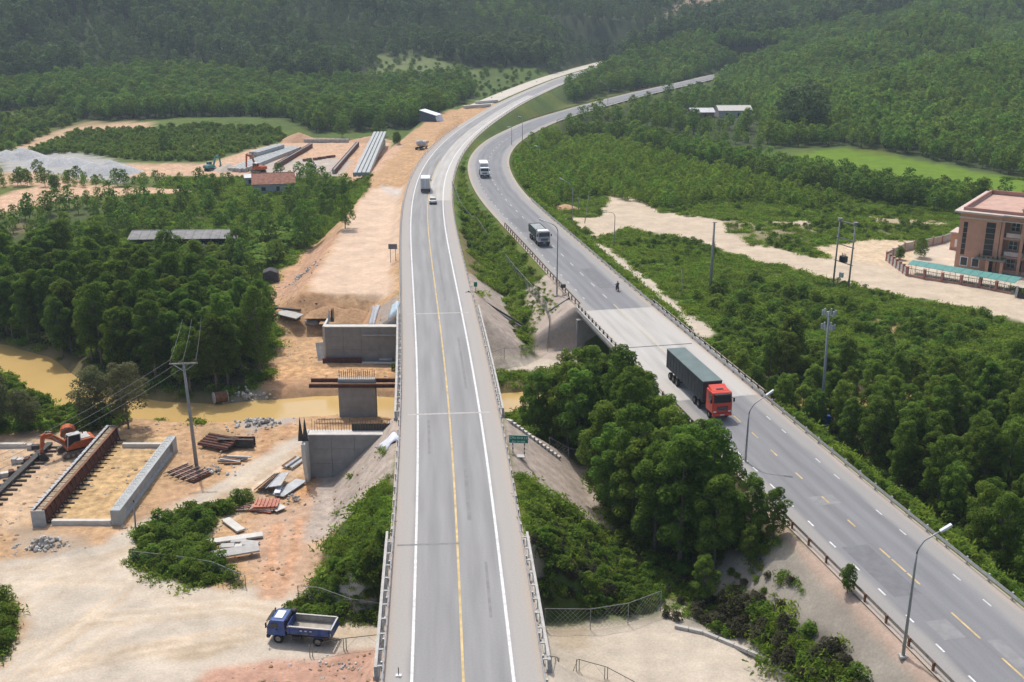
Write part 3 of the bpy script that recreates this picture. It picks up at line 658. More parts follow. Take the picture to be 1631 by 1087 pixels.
def near_tree(seed, h, rad, nl, lr, n, size, lm, asp=0.42, h0=0.24):
    rg = np.random.default_rng(seed); T = Tree(); T.h = h
    c, r = lobes_crown(rg, h * h0, h * 0.95, rad, nl, lr); p, nn = leaves_on(rg, c, r, n)
    T.crown = leafmesh('crown', p, nn, size * rg.uniform(.7, 1.35, n), asp, lm)
    T.trunk = wood(rg, h * 0.85, 0.13 * h / 10, 7, rad * .8).mesh('trunk'); T.trunk.materials.append(BARK)
    return T
def far_tree(name, seed, h, rad, nl, lr, n, size, lm, h0=0.25):
    rg = np.random.default_rng(seed); c, r = lobes_crown(rg, h * h0, h * 0.95, rad, nl, lr); p, nn = leaves_on(rg, c, r, n)
    w = MB().tube([(0, 0, 0), (0, 0, h * .8)], [0.018 * h, 0.006 * h], 5)
    return leafmesh(name, p, nn, size * rg.uniform(.7, 1.35, n), 0.55, lm, w, BARK)
def shrub(name, seed, h, rad, n, size, lm, asp=0.4):
    rg = np.random.default_rng(seed); c, r = lobes_crown(rg, h * .2, h * .9, rad * .75, 7, rad * .45); p, nn = leaves_on(rg, c, r, n)
    p[:, 2] = np.abs(p[:, 2]); return leafmesh(name, p, nn, size * rg.uniform(.6, 1.4, n), asp, lm)
ACA = [near_tree(100 + i, (11.5, 12.5, 10.5, 13, 11, 12)[i], (2.3, 2.5, 2.1, 2.6, 2.4, 2.2)[i], (26, 30, 24, 32, 28, 26)[i], 0.92, 7500, 0.32, LEAF_D) for i in range(6)]
ACB = [near_tree(140 + i, (10.5, 11.5, 9.5, 12)[i], (2.6, 2.7, 2.4, 2.9)[i], 26, 1.0, 7000, 0.33, LEAF_A) for i in range(4)]
GRY = [near_tree(160 + i, (8.5, 9.5)[i], (3.0, 3.3)[i], 26, 1.1, 5500, 0.34, LEAF_G, h0=.3) for i in range(2)]
ORC = [near_tree(180 + i, (6, 7.5, 9)[i], (2.2, 2.8, 3.4)[i], 22, 1.0, 3600, 0.38, (LEAF_A, LEAF_D, LEAF_P)[i], h0=.2) for i in range(3)]

def hz(x, y): return H(np.asarray(x, float), np.asarray(y, float))
def offroad(x, y, m=8.5):
    return (np.abs(x - mx(y)) > m) & (np.abs(x - sx(y)) > m)
def scatter_pts(poly, sp, seed, jit=0.42, keep=None, rot=0.15):
    """jittered grid inside a world polygon"""
    rg = np.random.default_rng(seed); p = np.array(poly); cx, cy = p.mean(0); ext = max(np.ptp(p[:, 0]), np.ptp(p[:, 1])) * .75 + sp
    a = np.arange(-ext, ext, sp); gx, gy = np.meshgrid(a, a); gx = gx + sp * .5 * (np.arange(len(a)) % 2)[:, None]
    gx = gx.ravel() + rg.uniform(-jit, jit, gx.size) * sp; gy = gy.ravel() + rg.uniform(-jit, jit, gy.size) * sp
    x = cx + gx * math.cos(rot) - gy * math.sin(rot); y = cy + gx * math.sin(rot) + gy * math.cos(rot)
    k = inpoly(x, y, poly); x, y = x[k], y[k]
    if keep is not None: k = keep(x, y); x, y = x[k], y[k]
    return x, y
PLACED = []
def plant(x, y, T, label, group, s=None, name='acacia_tree', rg=random, z=None):
    s = s or rg.uniform(.82, 1.18)
    o = empty(name, (x, y, h1(x, y) - .1 if z is None else z), rg.uniform(0, 6.28), label, 'tree', group)
    o.scale = (s * rg.uniform(.9, 1.1), s * rg.uniform(.9, 1.1), s)
    inst('trunk', T.trunk, o); inst('crown', T.crown, o); PLACED.append((x, y)); return o
rr = random.Random(3)
def grove(poly, sp, seed, kinds, label, group, s=(.85, 1.2), keep=None, name='acacia_tree', jit=.4):
    x, y = scatter_pts(poly, sp, seed, jit, keep)
    qx, qy = np.quantile(x, (.34, .67)), np.quantile(y, (.34, .67))
    for a, b in zip(x, y):
        w = ('in its near row', 'in its middle', 'at its far side')[int(b > qy[0]) + int(b > qy[1])] + ', ' + ('left part', 'central part', 'right part')[int(a > qx[0]) + int(a > qx[1])]
        sc_ = rr.uniform(*s)
        if label.startswith('tall'):                 # crown line of this grove as the photo shows it
            g0 = h1(a, b); u_ = b * math.cos(PITCH) - (g0 - CAMZ) * math.sin(PITCH); pxx = 815.5 + FPX * a / u_
            lim = np.interp(pxx, [820, 860, 930, 1000, 1040, 1070, 1110, 1135, 1150, 1176, 1186, 1215, 1245, 1275, 1300], [655, 590, 552, 572, 596, 640, 656, 692, 700, 694, 745, 742, 758, 785, 840])
            sc_ = min(sc_, max(.3, (zat(pxx, lim, b) - g0) / 11.6))
        plant(float(a), float(b), rr.choice(kinds), label + ' ' + w, group + ' ' + w, sc_, name, rr)
    return len(x)
SHEDV = G([(235,490),(370,490),(370,440),(235,440)])
drv_keep = lambda x, y: ~inpoly(x, y, SHEDV) & (pdist(x, y, RIVER) > 4.5) & offroad(x, y, 9.5)
nA = grove(GROVE_L, 3.9, 21, ACA, 'dark tree of the grove behind the leaning pole,', 'trees of the grove left of the earth causeway', keep=drv_keep)
nB = grove(GROVE_M, 3.4, 22, ACA[:4] + ACB[:1], 'tall tree of the grove between the roads,', 'trees of the grove between the roads', (.98, 1.25), keep=lambda x, y: drv_keep(x, y) & (np.abs(x - mx(y)) > np.where(y > 116, 9.5, 13)))
nC = grove(GROVE_R, 4.1, 23, ACA + ACB, 'tree of the wood right of the side road,', 'trees of the wood right of the side road', (.6, .95), keep=drv_keep)
# named singles: the two grey-green trees by the stream and those beside them
for px, py, k, s, lb in ((150,682,0,1.0,'grey-green round tree beside the orange excavator, left of its twin'), (205,684,1,1.0,'grey-green round tree between the muddy stream and the excavator, right of its twin'), (-6,690,1,.95,'grey-green tree cut by the left edge of the picture'), (40,688,0,.7,'smaller grey-green tree beside the tree at the left edge')):
    g_ = at(px, py, 0); plant(g_.x, g_.y, GRY[k], lb, None, s, 'round_tree', rr)
for px, py, T, s, lb in ((1190,930,ACB[0],.42,'low young tree at the near end of the middle grove, left of two'), (1225,925,ACB[1],.5,'young tree at the near end of the middle grove beside the guardrail'), (1340,1030,ACB[2],.3,'small thin sapling on the bare ground inside the right-hand road'), (1120,940,ACB[3],.45,'low bushy tree at the foot of the middle grove')):
    g_ = at(px, py, 1.5); plant(g_.x, g_.y, T, lb, None, s, 'young_tree', rr)
for px, py, T, s, lb in ((490,395,ORC[2],1.25,'large round dark tree beside the earth causeway'), (550,365,ORC[2],.9,'dark tree at the bend of the earth causeway'), (380,420,ORC[1],1.1,'green tree standing below the long grey shed roof'), (520,330,ORC[1],.9,'green tree behind the large round tree, near the rusty roof'), (265,245,ORC[2],.95,'lone dark round tree on the green field by the far yard'), (88,305,ORC[0],.8,'lone dark small tree on the sandy patch at the left'), (160,395,ORC[2],.85,'dark round tree left of the long grey shed roof'), (632,232,ORC[0],.8,'small lone tree beside the stacked girders by the causeway'), (545,222,ORC[2],1.05,'rounded tree standing forward of the far wood at its middle'), (605,218,ORC[2],1.0,'rounded tree standing forward of the far wood at its right end')):
    g_ = ground(px, py); plant(g_.x, g_.y, T, lb, None, s, 'broadleaf_tree', rr)
print('near trees', nA, nB, nC)

def scatter(name, x, y, s, srcs, label, cat, seed=1, zoff=-.1, rotx=0.0):
    """one 'stuff' object: source meshes instanced on points"""
    rg = np.random.default_rng(seed); k = len(x)
    if not k: return None
    me = bpy.data.meshes.new(name); me.vertices.add(k); me.vertices.foreach_set('co', np.stack([x, y, hz(x, y) + zoff], 1).ravel())
    for nm, v in (('scl', s), ('rot', rg.uniform(0, 6.283, k))):
        a = me.attributes.new(nm, 'FLOAT', 'POINT'); a.data.foreach_set('value', np.asarray(v, float))
    a = me.attributes.new('idx', 'INT', 'POINT'); a.data.foreach_set('value', rg.integers(0, len(srcs), k).astype(np.int32))
    o = bpy.data.objects.new(name, me); COL.objects.link(o); tag(o, label, cat, kind='stuff')
    ng = bpy.data.node_groups.new(name + '_scatter', 'GeometryNodeTree'); ng.interface.new_socket('Geometry', in_out='INPUT', socket_type='NodeSocketGeometry'); ng.interface.new_socket('Geometry', in_out='OUTPUT', socket_type='NodeSocketGeometry')
    n = ng.nodes; l = ng.links; gi = n.new('NodeGroupInput'); go = n.new('NodeGroupOutput'); ip = n.new('GeometryNodeInstanceOnPoints')
    jn = n.new('GeometryNodeJoinGeometry')
    for so_ in reversed(srcs):
        ob = n.new('GeometryNodeObjectInfo'); ob.transform_space = 'ORIGINAL'; ob.inputs['Object'].default_value = so_; ob.inputs['As Instance'].default_value = True
        l.new(ob.outputs['Geometry'], jn.inputs[0])
    l.new(gi.outputs[0], ip.inputs['Points']); l.new(jn.outputs[0], ip.inputs['Instance']); ip.inputs['Pick Instance'].default_value = True
    def attr(nm, t):
        a = n.new('GeometryNodeInputNamedAttribute'); a.data_type = t; a.inputs['Name'].default_value = nm; return a.outputs['Attribute']
    l.new(attr('idx', 'INT'), ip.inputs['Instance Index']); l.new(attr('scl', 'FLOAT'), ip.inputs['Scale'])
    cx = n.new('ShaderNodeCombineXYZ'); l.new(attr('rot', 'FLOAT'), cx.inputs['Z']); l.new(cx.outputs[0], ip.inputs['Rotation'])
    l.new(ip.outputs[0], go.inputs[0])
    md = o.modifiers.new('scatter', 'NODES'); md.node_group = ng
    return o
def source(name, me, px, py, label, cat, s=1.0, w=None):
    g_ = ground(px, py) if w is None else Vector((w[0], w[1], h1(*w))); o = inst(name, me, None, (g_.x, g_.y, g_.z - .1), (0, 0, 1.0), s); return tag(o, label, cat)
# source trees: each is itself one tree of its wood, standing at its front edge
S_P = [source('woodland_tree', far_tree('woodland_tree', 200 + i, (8, 9, 7.5, 8.5)[i], (2.4, 2.6, 2.3, 2.5)[i], 14, 1.15, 420, .75, LEAF_P), *((300,186),(430,178),(480,200),(660,196))[i], ('tree at the front of the far left wood above the sandy track', 'tree at the front edge of the far wood above the green field', 'tree at the front of the far wood above the concrete yard', 'tree of the far wood just left of the white tarpaulin shelter')[i], 'tree') for i in range(4)]
S_F = [source('hill_tree', far_tree('hill_tree', 220 + i, (12, 14, 11)[i], (3.2, 3.5, 3.0)[i], 13, 1.5, 330, 1.15, LEAF_F), *((400,128),(520,128),(880,118))[i], ('tall dark tree at the foot of the far hill, leftmost edge tree', 'tall dark tree at the foot of the far hill beside the pale clearing', 'tall dark tree of the far hill just above the far end of the main road')[i], 'tree') for i in range(3)]
S_H = [source('plantation_tree', far_tree('plantation_tree', 240 + i, (6.5, 7.5, 7)[i], (1.9, 2.1, 2.0)[i], 11, 1.05, 230, .85, LEAF_H), *((1420,235),(1500,252),(1330,226))[i], ('small plantation tree at the hill foot above the rice field, middle', 'small plantation tree at the hill foot above the rice field, right', 'small plantation tree at the left end of the rice field')[i], 'tree') for i in range(3)]
S_Y = [source('young_plantation_tree', far_tree('young_tree', 260 + i, (4.2, 5)[i], (1.5, 1.7)[i], 10, .8, 260, .55, LEAF_Y, .1), *((850,300),(930,300))[i], ('bright young tree of the plantation inside the road bend, near the road', 'bright young tree of the plantation behind the sandy clearing')[i], 'tree') for i in range(2)]
S_S = [source('shrub', shrub('shrub', 280 + i, (1.7, 1.3, 2.2)[i], (1.2, 1.1, 1.3)[i], 420, .34, (LEAF_W, LEAF_A, LEAF_D)[i]), *((1150,450),(1200,440),(1110,480))[i], ('leafy bright shrub beside the tall concrete pole base', 'low shrub on the meadow edge by the sandy road', 'tall dark shrub beside the footpath bend')[i], 'shrub') for i in range(3)]
S_D = [source('dry_bush', shrub('dry_bush', 300 + i, (1.3, 1.0)[i], 1.1, 420, .30, (LEAF_X, LEAF_W)[i]), *((1250,1010),(1150,975))[i], ('dry brown bush on the ash-dark patch above the pale road', 'green-brown bush at the upper edge of the dark patch')[i], 'shrub') for i in range(2)]
def grassmesh(name, seed, n, h, w, m):
    rg = np.random.default_rng(seed); p = np.stack([rg.normal(size=n) * w, rg.normal(size=n) * w, rg.uniform(.1, .9, n) * h], 1)
    d = rg.normal(size=(n, 3)) * np.array([1, 1, .5]) + np.array([0, 0, .6]); d /= np.linalg.norm(d, axis=1)[:, None]
    return leafmesh(name, p, d, rg.uniform(.25, .5, n), .35, m)
S_G = [source('weed_clump', grassmesh('weed_clump', 320 + i, 130, (.45, .65)[i], .5, (LEAF_W, LEAF_Y)[i]), *((1250,470),(1300,480))[i], ('low weed clump on the meadow left of the transformer poles', 'taller weed clump below the transformer poles')[i], 'weeds') for i in range(2)]
for o in S_G: o['kind'] = 'stuff'

HOUSES = G([(1085,204),(1205,204),(1205,182),(1085,182)]); SHEDP = G([(215,440),(385,450),(385,388),(215,384)]); RUSTH = G([(385,325),(490,325),(490,292),(385,286)])
rg = np.random.default_rng(77)
def sc(n, a, b): return rg.uniform(a, b, n)
def far_ok(x, y): return ((np.abs(x - mx(y)) > 11) | (y > 872)) & ((np.abs(x - sx(y)) > 11) | (y > 772)) & ((np.abs(x - (mx(y) - 13)) > 9) | (y > 872)) & (pdist(x, y, RIVER) > 4)
# upper-left wood
x, y = scatter_pts(W_UL, 4.6, 31, keep=far_ok); scatter('far_wood', x, y, sc(len(x), .8, 1.35), S_P, 'bright green wood behind the far yard left of the main road', 'wood', 2)
# far hill
def scar(x, y): return ~inpoly(x, y, SCAR)
x, y = scatter_pts(W_HL, 7.2, 32, keep=lambda x, y: far_ok(x, y) & scar(x, y) & (np.abs(x) < 0.56 * y + 30) & (y < 1650)); s_ = np.where(fbm(x / 90, y / 90, 2) > .56, .72, 1.15) * sc(len(x), .8, 1.25)
scatter('hill_forest', x, y, s_, S_F, 'dark bluish forest covering the far hillside along the top of the picture', 'forest', 3); nh = len(x); k = fbm(x / 70 + 8, y / 110, 2) > .6; scatter('hill_clearings', x[k] + 3, y[k] + 3, sc(k.sum(), .9, 1.4), S_P, 'paler young patches within the dark far forest', 'forest', 17)
# right-hand hills
hb = lambda x, y: fbm(x / 16 + 40, y / 16, 2)
x, y = scatter_pts(W_HR, 4.4, 33, .3, keep=lambda x, y: far_ok(x, y) & (np.abs(x) < 0.56 * y + 25)); scatter('hill_plantation', x, y, sc(len(x), .75, 1.2) * np.where(hb(x, y) > .6, 1.25, 1.0), S_H, 'green plantation covering the low hills on the right', 'forest', 4); nr = len(x)
# wood between the far road ends
x, y = scatter_pts(W_B, 5.4, 34, keep=far_ok); scatter('road_wood', x, y, sc(len(x), .95, 1.4), S_P, 'dark green wood between the far ends of the two roads', 'wood', 5)
# hedge-like band and gardens on the right
x, y = scatter_pts(W_C, 3.6, 35, keep=far_ok); scatter('hedge_wood', x, y, sc(len(x), .65, .95), S_P, 'thick dark green band of trees in front of the rice field', 'wood', 6)
x, y = scatter_pts(W_D, 6.5, 36, keep=lambda x, y: far_ok(x, y) & ~inpoly(x, y, HOUSES)); scatter('garden_trees', x, y, sc(len(x), .55, 1.25), S_P + S_Y, 'mixed garden trees round the two white-roofed houses', 'trees', 7)
x, y = scatter_pts(W_E, 3.0, 37, keep=lambda x, y: offroad(x, y, 8.5)); scatter('young_plantation', x, y, sc(len(x), .6, 1.05), S_Y, 'bright green young plantation inside the bend of the right-hand road', 'plantation', 8)
x, y = scatter_pts(G([(1260,225),(1300,222),(1310,190),(1260,180),(1235,215)]), 6, 38, keep=far_ok); scatter('tall_dark_trees', x, y, sc(len(x), 1.1, 1.5), S_F, 'clump of tall dark trees right of the white-roofed houses', 'trees', 9)
# left orchard belt
x, y = scatter_pts(W_O, 5.0, 39, keep=lambda x, y: far_ok(x, y) & (sdpoly(x, y, CAUSE) > 8) & ~inpoly(x, y, RUSTH) & ~inpoly(x, y, SHEDP))
k = rg.random(len(x)) < .75; x, y = x[k], y[k]
scatter('orchard', x, y, sc(len(x), .4, .85), S_P + S_Y, 'mixed orchard trees round the long grey shed roof', 'trees', 10)
x, y = scatter_pts(G([(560,300),(-60,300),(-60,285),(120,282),(160,290),(180,292),(390,290),(480,284)]), 4.0, 40, keep=lambda x, y: far_ok(x, y) & ~inpoly(x, y, RUSTH)); scatter('hedgerow', x, y, sc(len(x), .4, .8), S_Y + S_P[:1], 'low hedgerow of bushes in front of the gravel heaps', 'hedge', 11)
x, y = scatter_pts(G([(30,250),(120,212),(230,208),(330,200),(440,205),(460,225),(390,240),(330,258),(240,258),(120,245)]), 2.3, 41, keep=far_ok); k = rg.random(len(x)) < .9; scatter('green_field_bushes', x[k], y[k], sc(k.sum(), .7, 1.6), S_S[:1] + S_S[:1] + S_S[1:2], 'green scrubby field between the sandy track and the far yard', 'scrub', 12)
x, y = scatter_pts(G([(580,118),(600,98),(680,86),(770,112),(870,120),(800,150),(740,155),(720,135),(640,138)]), 9.0, 42, keep=far_ok); scatter('clearing_bushes', x, y, sc(len(x), 1.0, 2.2), S_S[:2], 'pale green clearing at the foot of the far hill', 'scrub', 13)
x, y = scatter_pts(G([(-150,230),(0,190),(130,165),(120,195),(0,250),(-150,280)]), 3.6, 43, keep=far_ok); k = rg.random(len(x)) < .75; scatter('meadow_bushes', x[k], y[k], sc(k.sum(), .8, 2.6), S_S, 'scattered bushes on the meadow at the left edge', 'scrub', 14)
print('hill', nh, nr)
# shrubs and weeds wherever the ground is green
vx = RNG.uniform(-110, 175, 75000); vy = 66 + 274 * RNG.random(75000) ** 1.0
ix = np.clip(np.searchsorted(GX, vx), 0, NX - 1); iy = np.clip(np.searchsorted(GY, vy), 0, NY - 1); gv = gveg[iy * NX + ix]
ok = (RNG.random(75000) < gv) & offroad(vx, vy, 7.4) & (np.abs(vx) < 0.56 * vy + 12) & (pdist(vx, vy, RIVER) > 4.5) & ~((np.abs(vx - mx(vy)) < 20) & (vy < 90))
vx, vy, gv = vx[ok], vy[ok], gv[ok]
cl = fbm(vx / 9 + 60, vy / 9, 3); sh = (cl > .585) & (RNG.random(len(vx)) < .45)
scatter('scrub', vx[sh], vy[sh], RNG.uniform(.3, .85, sh.sum()), S_S, 'shrubs and scrub spread over the embankments and meadows', 'scrub', 15)
gr = ~sh & (RNG.random(len(vx)) < .8)
scatter('grass', vx[gr], vy[gr], RNG.uniform(.6, 1.5, gr.sum()), S_G, 'rough grass and weeds over the green ground', 'grass', 16)
print('scrub', sh.sum(), gr.sum())
def thick(name, poly, sp, s, srcs, label, seed, keep=None, cat='shrubs'):
    x, y = scatter_pts(poly, sp, seed, keep=keep); scatter(name, x, y, sc(len(x), *s), srcs, label, cat, seed)
thick('roadside_thicket', G([(215,862),(300,815),(360,805),(405,788),(400,800),(340,835),(325,880),(380,930),(330,935),(250,918),(214,893)]), 1.1, (.5, 1.15), S_S, 'thicket of bushes beside the haul road inside the netting fence', 51)
thick('edge_thicket', G([(-40,940),(8,955),(30,990),(10,1040),(-40,1070)]), 1.1, (.5, 1.0), S_S, 'bushes at the lower left edge of the picture', 52)
thick('slope_thicket', G([(632,800),(600,815),(560,840),(530,885),(508,945),(606,975),(622,880)]), .8, (.35, .75), S_S[1:] + S_G * 3, 'green bushes on the left slope of the near embankment', 53, keep=lambda x, y: np.abs(x - mx(y)) > 7.2)
thick('slope_weeds', G([(842,840),(900,845),(955,865),(1000,910),(1040,965),(870,985),(855,900)]), .8, (.4, .85), S_G * 4 + S_D + S_S[:1], 'weeds and bushes on the right slope of the near embankment', 54, keep=lambda x, y: np.abs(x - mx(y)) > 7.2)
thick('dry_thicket', G([(1100,955),(1170,945),(1260,1000),(1330,1040),(1370,1120),(1300,1120),(1200,1025),(1110,990)]), .8, (.25, .6), S_D, 'dry dark thicket between the pale road and the right-hand road', 55)
thick('verge', [tuple(off(SIDE, t, o)[:2]) for t, o in [(t, 7.6) for t in range(60, 124, 4)] + [(t, 10.5) for t in range(120, 58, -4)]], 1.0, (.4, .75), S_S[:2], 'green verge outside the right-hand guardrail', 56)
thick('bank_shrubs', G([(60,640),(130,655),(230,668),(170,690),(60,690),(-60,692),(-60,600),(20,610)]), 1.6, (.5, 1.3), S_S, 'shrubs on the stream bank behind the orange excavator', 57, keep=lambda x, y: pdist(x, y, RIVER) > 4.4)
thick('grove_undergrowth', GROVE_M, 1.6, (.5, 1.2), S_S[1:], 'undergrowth below the grove between the roads', 58, keep=lambda x, y: offroad(x, y, 8))
thick('wood_undergrowth', GROVE_R, 2.2, (.6, 1.4), S_S[1:], 'undergrowth below the wood right of the side road', 59, keep=drv_keep)
thick('median_scrub', [tuple(off(MAIN, t, 9.5)[:2]) for t in range(200, 262, 6)] + [tuple(off(SIDE, t, -7.5)[:2]) for t in range(262, 168, -6)] + [tuple(off(MAIN, t, 15)[:2]) for t in (168, 185)], 1.0, (.3, .62), S_S[:1] + S_G + S_G, 'green scrub on the strip between the two roads', 60, keep=lambda x, y: offroad(x, y, 7.6))
thick('fence_creepers', [tuple(off(MAIN, t, o)[:2]) for t, o in ((85.5,-6.9),(91,-7.0),(92,-12),(89,-16),(85.6,-16))], .62, (.4, .8), S_S + S_G, 'creepers and bushes over the fence foot left of the underpass', 61)
thick('fence_creepers', [tuple(off(MAIN, t, o)[:2]) for t, o in ((85.4,7.0),(95,7.2),(95,17),(90,22),(85.6,18))], .75, (.45, .9), S_S[1:] + S_D, 'creepers and bushes over the fence foot right of the underpass', 62)
thick('waste_weeds', G([(1060,900),(1180,900),(1290,930),(1250,985),(1130,1000),(1060,985)]), 1.1, (.3, .75), S_D + S_G, 'dry weeds on the bare ground below the middle grove', 63)
thick('dry_grass', G([(1100,955),(1170,945),(1260,1000),(1330,1040),(1390,1120),(1300,1120),(1200,1025),(1110,990)]), .7, (.6, 1.1), S_G[:1] + S_D, 'dark rough grass of the thicket beside the pale road', 64)
thick('wood_edge', G([(1120,560),(1200,545),(1300,560),(1420,570),(1560,590),(1700,610),(1700,650),(1450,615),(1240,595),(1160,600)]), 2.4, (.9, 1.9), S_S, 'bushy edge of the wood towards the meadow', 65)
thick('meadow_thicket', G([(1130,470),(1200,450),(1300,480),(1420,500),(1560,520),(1560,560),(1420,550),(1300,535),(1200,530),(1140,520)]), 3.4, (.6, 1.6), S_S, 'bushes on the meadow between the wood and the sandy road', 66)
LS = []
for i in range(2):
    bm = bmesh.new(); bmesh.ops.create_icosphere(bm, subdivisions=1, radius=.5); rq = random.Random(40 + i)
    for v in bm.verts: v.co *= rq.uniform(.65, 1.15); v.co.z *= .65
    me = bpy.data.meshes.new('loose_stone'); bm.to_mesh(me); bm.free(); me.materials.append(mat('clod_%s' % ('pale', 'earth')[i], ((.46, .42, .36), (.36, .24, .15))[i], .95, .2, 3)); g0 = ground(*((455,830),(470,560))[i])
    LS.append(tag(inst('loose_stone', me, None, g0, scale=.5), ('pale loose stone on the red earth below the scrap sheets', 'brown earth clod on the dirt before the far abutment')[i], 'stone'))
sx_, sy_ = RNG.uniform(-75, -6, 9000), 66 + 150 * RNG.random(9000); ix = np.clip(np.searchsorted(GX, sx_), 0, NX - 1); iy = np.clip(np.searchsorted(GY, sy_), 0, NY - 1)
k = (gid[iy * NX + ix] == 1) & (np.abs(sx_ - mx(sy_)) > 8) & (fbm(sx_ / 6 + 3, sy_ / 6, 3) > .47) & (sdpoly(sx_, sy_, CAUSE) > .5) & (pdist(sx_, sy_, RIVER) > 4)
scatter('site_stones', sx_[k], sy_[k], .12 + .5 * RNG.random(k.sum()) ** 3, LS, 'loose stones and clods strewn over the building site', 'stones', 18, -.02)
kx, ky = scatter_pts(G([(300,1110),(340,1078),(420,1055),(500,1052),(606,1042),(606,1110)]), .8, 92); scatter('slope_stones', kx, ky, .1 + .4 * RNG.random(len(kx)) ** 2.5, LS, 'stones in the pink rubble slope at the bottom edge', 'stones', 19, 0)
thick('shed_bushes', SHEDP, 2.0, (.8, 1.9), S_S, 'bright bushes in front of the long grey shed', 67)
for s_, q_ in ((-1, 'left'), (1, 'right')):
    thick('shoulder_grass', [tuple(off(MAIN, t, s_ * o)[:2]) for t, o in ((88.6, 6.75), (103, 6.75), (103, 9), (88.6, 9))], .55, (.5, .9), S_G, 'short grass at the ' + q_ + ' shoulder of the near embankment', 68 + s_, cat='grass')
grove([tuple(off(SIDE, t, 9.5)[:2]) for t in range(126, 150, 4)] + [tuple(off(SIDE, t, 17)[:2]) for t in range(146, 124, -4)], 3.6, 71, ACB, 'small tree behind the outer bridge rail,', 'trees behind the outer bridge rail', (.45, .66), keep=lambda x, y: pdist(x, y, RIVER) > 2.6)
# ------------------------------------------------------------------ bridges, rails, building site
CONC = mat('concrete', (0.44, 0.425, 0.395), 0.9, 0.14, 1.3, 0.15)
CONC_D = mat('concrete_formed', (0.27, 0.27, 0.26), 0.9, 0.13, 0.9, 0.1)
CONC_L = mat('concrete_pale', (0.56, 0.54, 0.49), 0.9, 0.1, 1.5, 0.1)
CONC_G = mat('girder_concrete', (0.40, 0.42, 0.41), 0.85, 0.13, 1.2, 0.1)
GALV = mat('galvanised', (0.50, 0.50, 0.49), 0.55, 0.15, 2.0, metal=0.35)
STEELD = mat('dark_steel', (0.06, 0.058, 0.055), 0.7, 0.3, 3)
MAROON = mat('rusty_formwork', (0.115, 0.05, 0.042), 0.75, 0.35, 2.5, 0.15)
RUST = mat('rust', (0.20, 0.10, 0.055), 0.85, 0.35, 3)
TIMBER = mat('timber', (0.40, 0.33, 0.245), 0.9, 0.25, 4)
BLACK = mat('black_rubber', (0.022, 0.022, 0.023), 0.8, 0.2, 5)
PANEL = mat('grey_panel', (0.42, 0.44, 0.45), 0.6, 0.16, 1.5)
ORPAN = mat('orange_panel', (0.46, 0.19, 0.13), 0.7, 0.25, 2.0)
TARPW = mat('white_tarp', (0.66, 0.68, 0.74), 0.5, 0.08, 2)
WPAINT = mat('white_paint', (0.78, 0.78, 0.77), 0.5, 0.06, 2)

def box_part(name, m, parent, c, d, rz=0, bevel=0.0): return MB().box(c, d, rz).build(name, m, parent, bevel)
def strip_prism(name, c, y0, y1, prof, m, parent, step=3.0):
    """cross-section (offset, z) swept along a road"""
    n_ = max(1, int(round((y1 - y0) / step))); b = MB(); k = len(prof)
    for i, t in enumerate(np.linspace(y0, y1, n_ + 1)):
        for o, z in prof: b.v.append(tuple(off(c, t, o, z)))
    for i in range(n_):
        for j in range(k): j2 = (j + 1) % k; b.f.append((i*k + j, i*k + j2, (i+1)*k + j2, (i+1)*k + j))
    b.f.append(tuple(range(k))); b.f.append(tuple(n_ * k + j for j in reversed(range(k))))
    return b.build(name, m, parent)
def rect(o0, o1, z0, z1): return [(o0, z0), (o1, z0), (o1, z1), (o0, z1)]
POSTM = MB().box((0, 0, .36), (.14, .16, .78)).mesh('post'); POSTM.materials.append(GALV)
POSTR = MB().box((0, 0, .36), (.16, .16, .80)).mesh('post'); POSTR.materials.append(RUST)
def guardrail(c, o, y0, y1, side, sp, label, m=GALV, pm=None, group=None, top=.74):
    """steel beam on posts; side = +1 posts to the right of the beam"""
    r = empty('guardrail', off(c, y0, o), 0, label, 'guardrail', group); inv = Matrix.Translation(-Vector(r.location))
    b = strip_prism('rail', c, y0, y1, [(o - .04, RZ + top - .31), (o + .04, RZ + top - .26), (o + .01, RZ + top - .16), (o + .04, RZ + top - .05), (o - .04, RZ + top)], m, r); b.data.transform(inv)
    t = y0 + .5
    while t < y1:
        p = off(c, t, o + side * .13); x_, n_, tt = frame(c, t)
        inst('post', pm or POSTM, r, p - Vector(r.location), (0, 0, math.atan2(-tt.x, tt.y))); t += sp * (1 if t < 260 else 2.5)
    return r
guardrail(MAIN, -5.98, 14, 420, -1, 3.0, 'galvanised guardrail along the left edge of the main road')
guardrail(MAIN, 5.98, 14, 560, 1, 3.0, 'galvanised guardrail along the right edge of the main road')
guardrail(SIDE, 6.0, 40, 262, 1, 3.0, 'pale guardrail along the outer right edge of the side road')
guardrail(SIDE, -6.0, 40, 124, -1, 3.2, 'weathered guardrail on the inner left edge of the side road near the lamp', mat('weathered_rail', (0.30, 0.27, 0.235), 0.7, 0.25, 2, metal=.2), POSTR)
guardrail(SIDE, -6.0, 167, 232, -1, 2.2, 'brown guardrail with tall posts beside the green strip at the bridge approach', mat('brown_rail', (0.27, 0.23, 0.19), 0.75, 0.25, 2), POSTR, top=.95)
guardrail(SIDE, 6.0, 440, 680, 1, 6, 'pale guardrail on the far stretch of the side road, near side'); guardrail(SIDE, -6.0, 440, 640, -1, 6, 'dark guardrail on the far stretch of the side road, far side', m=RUST)

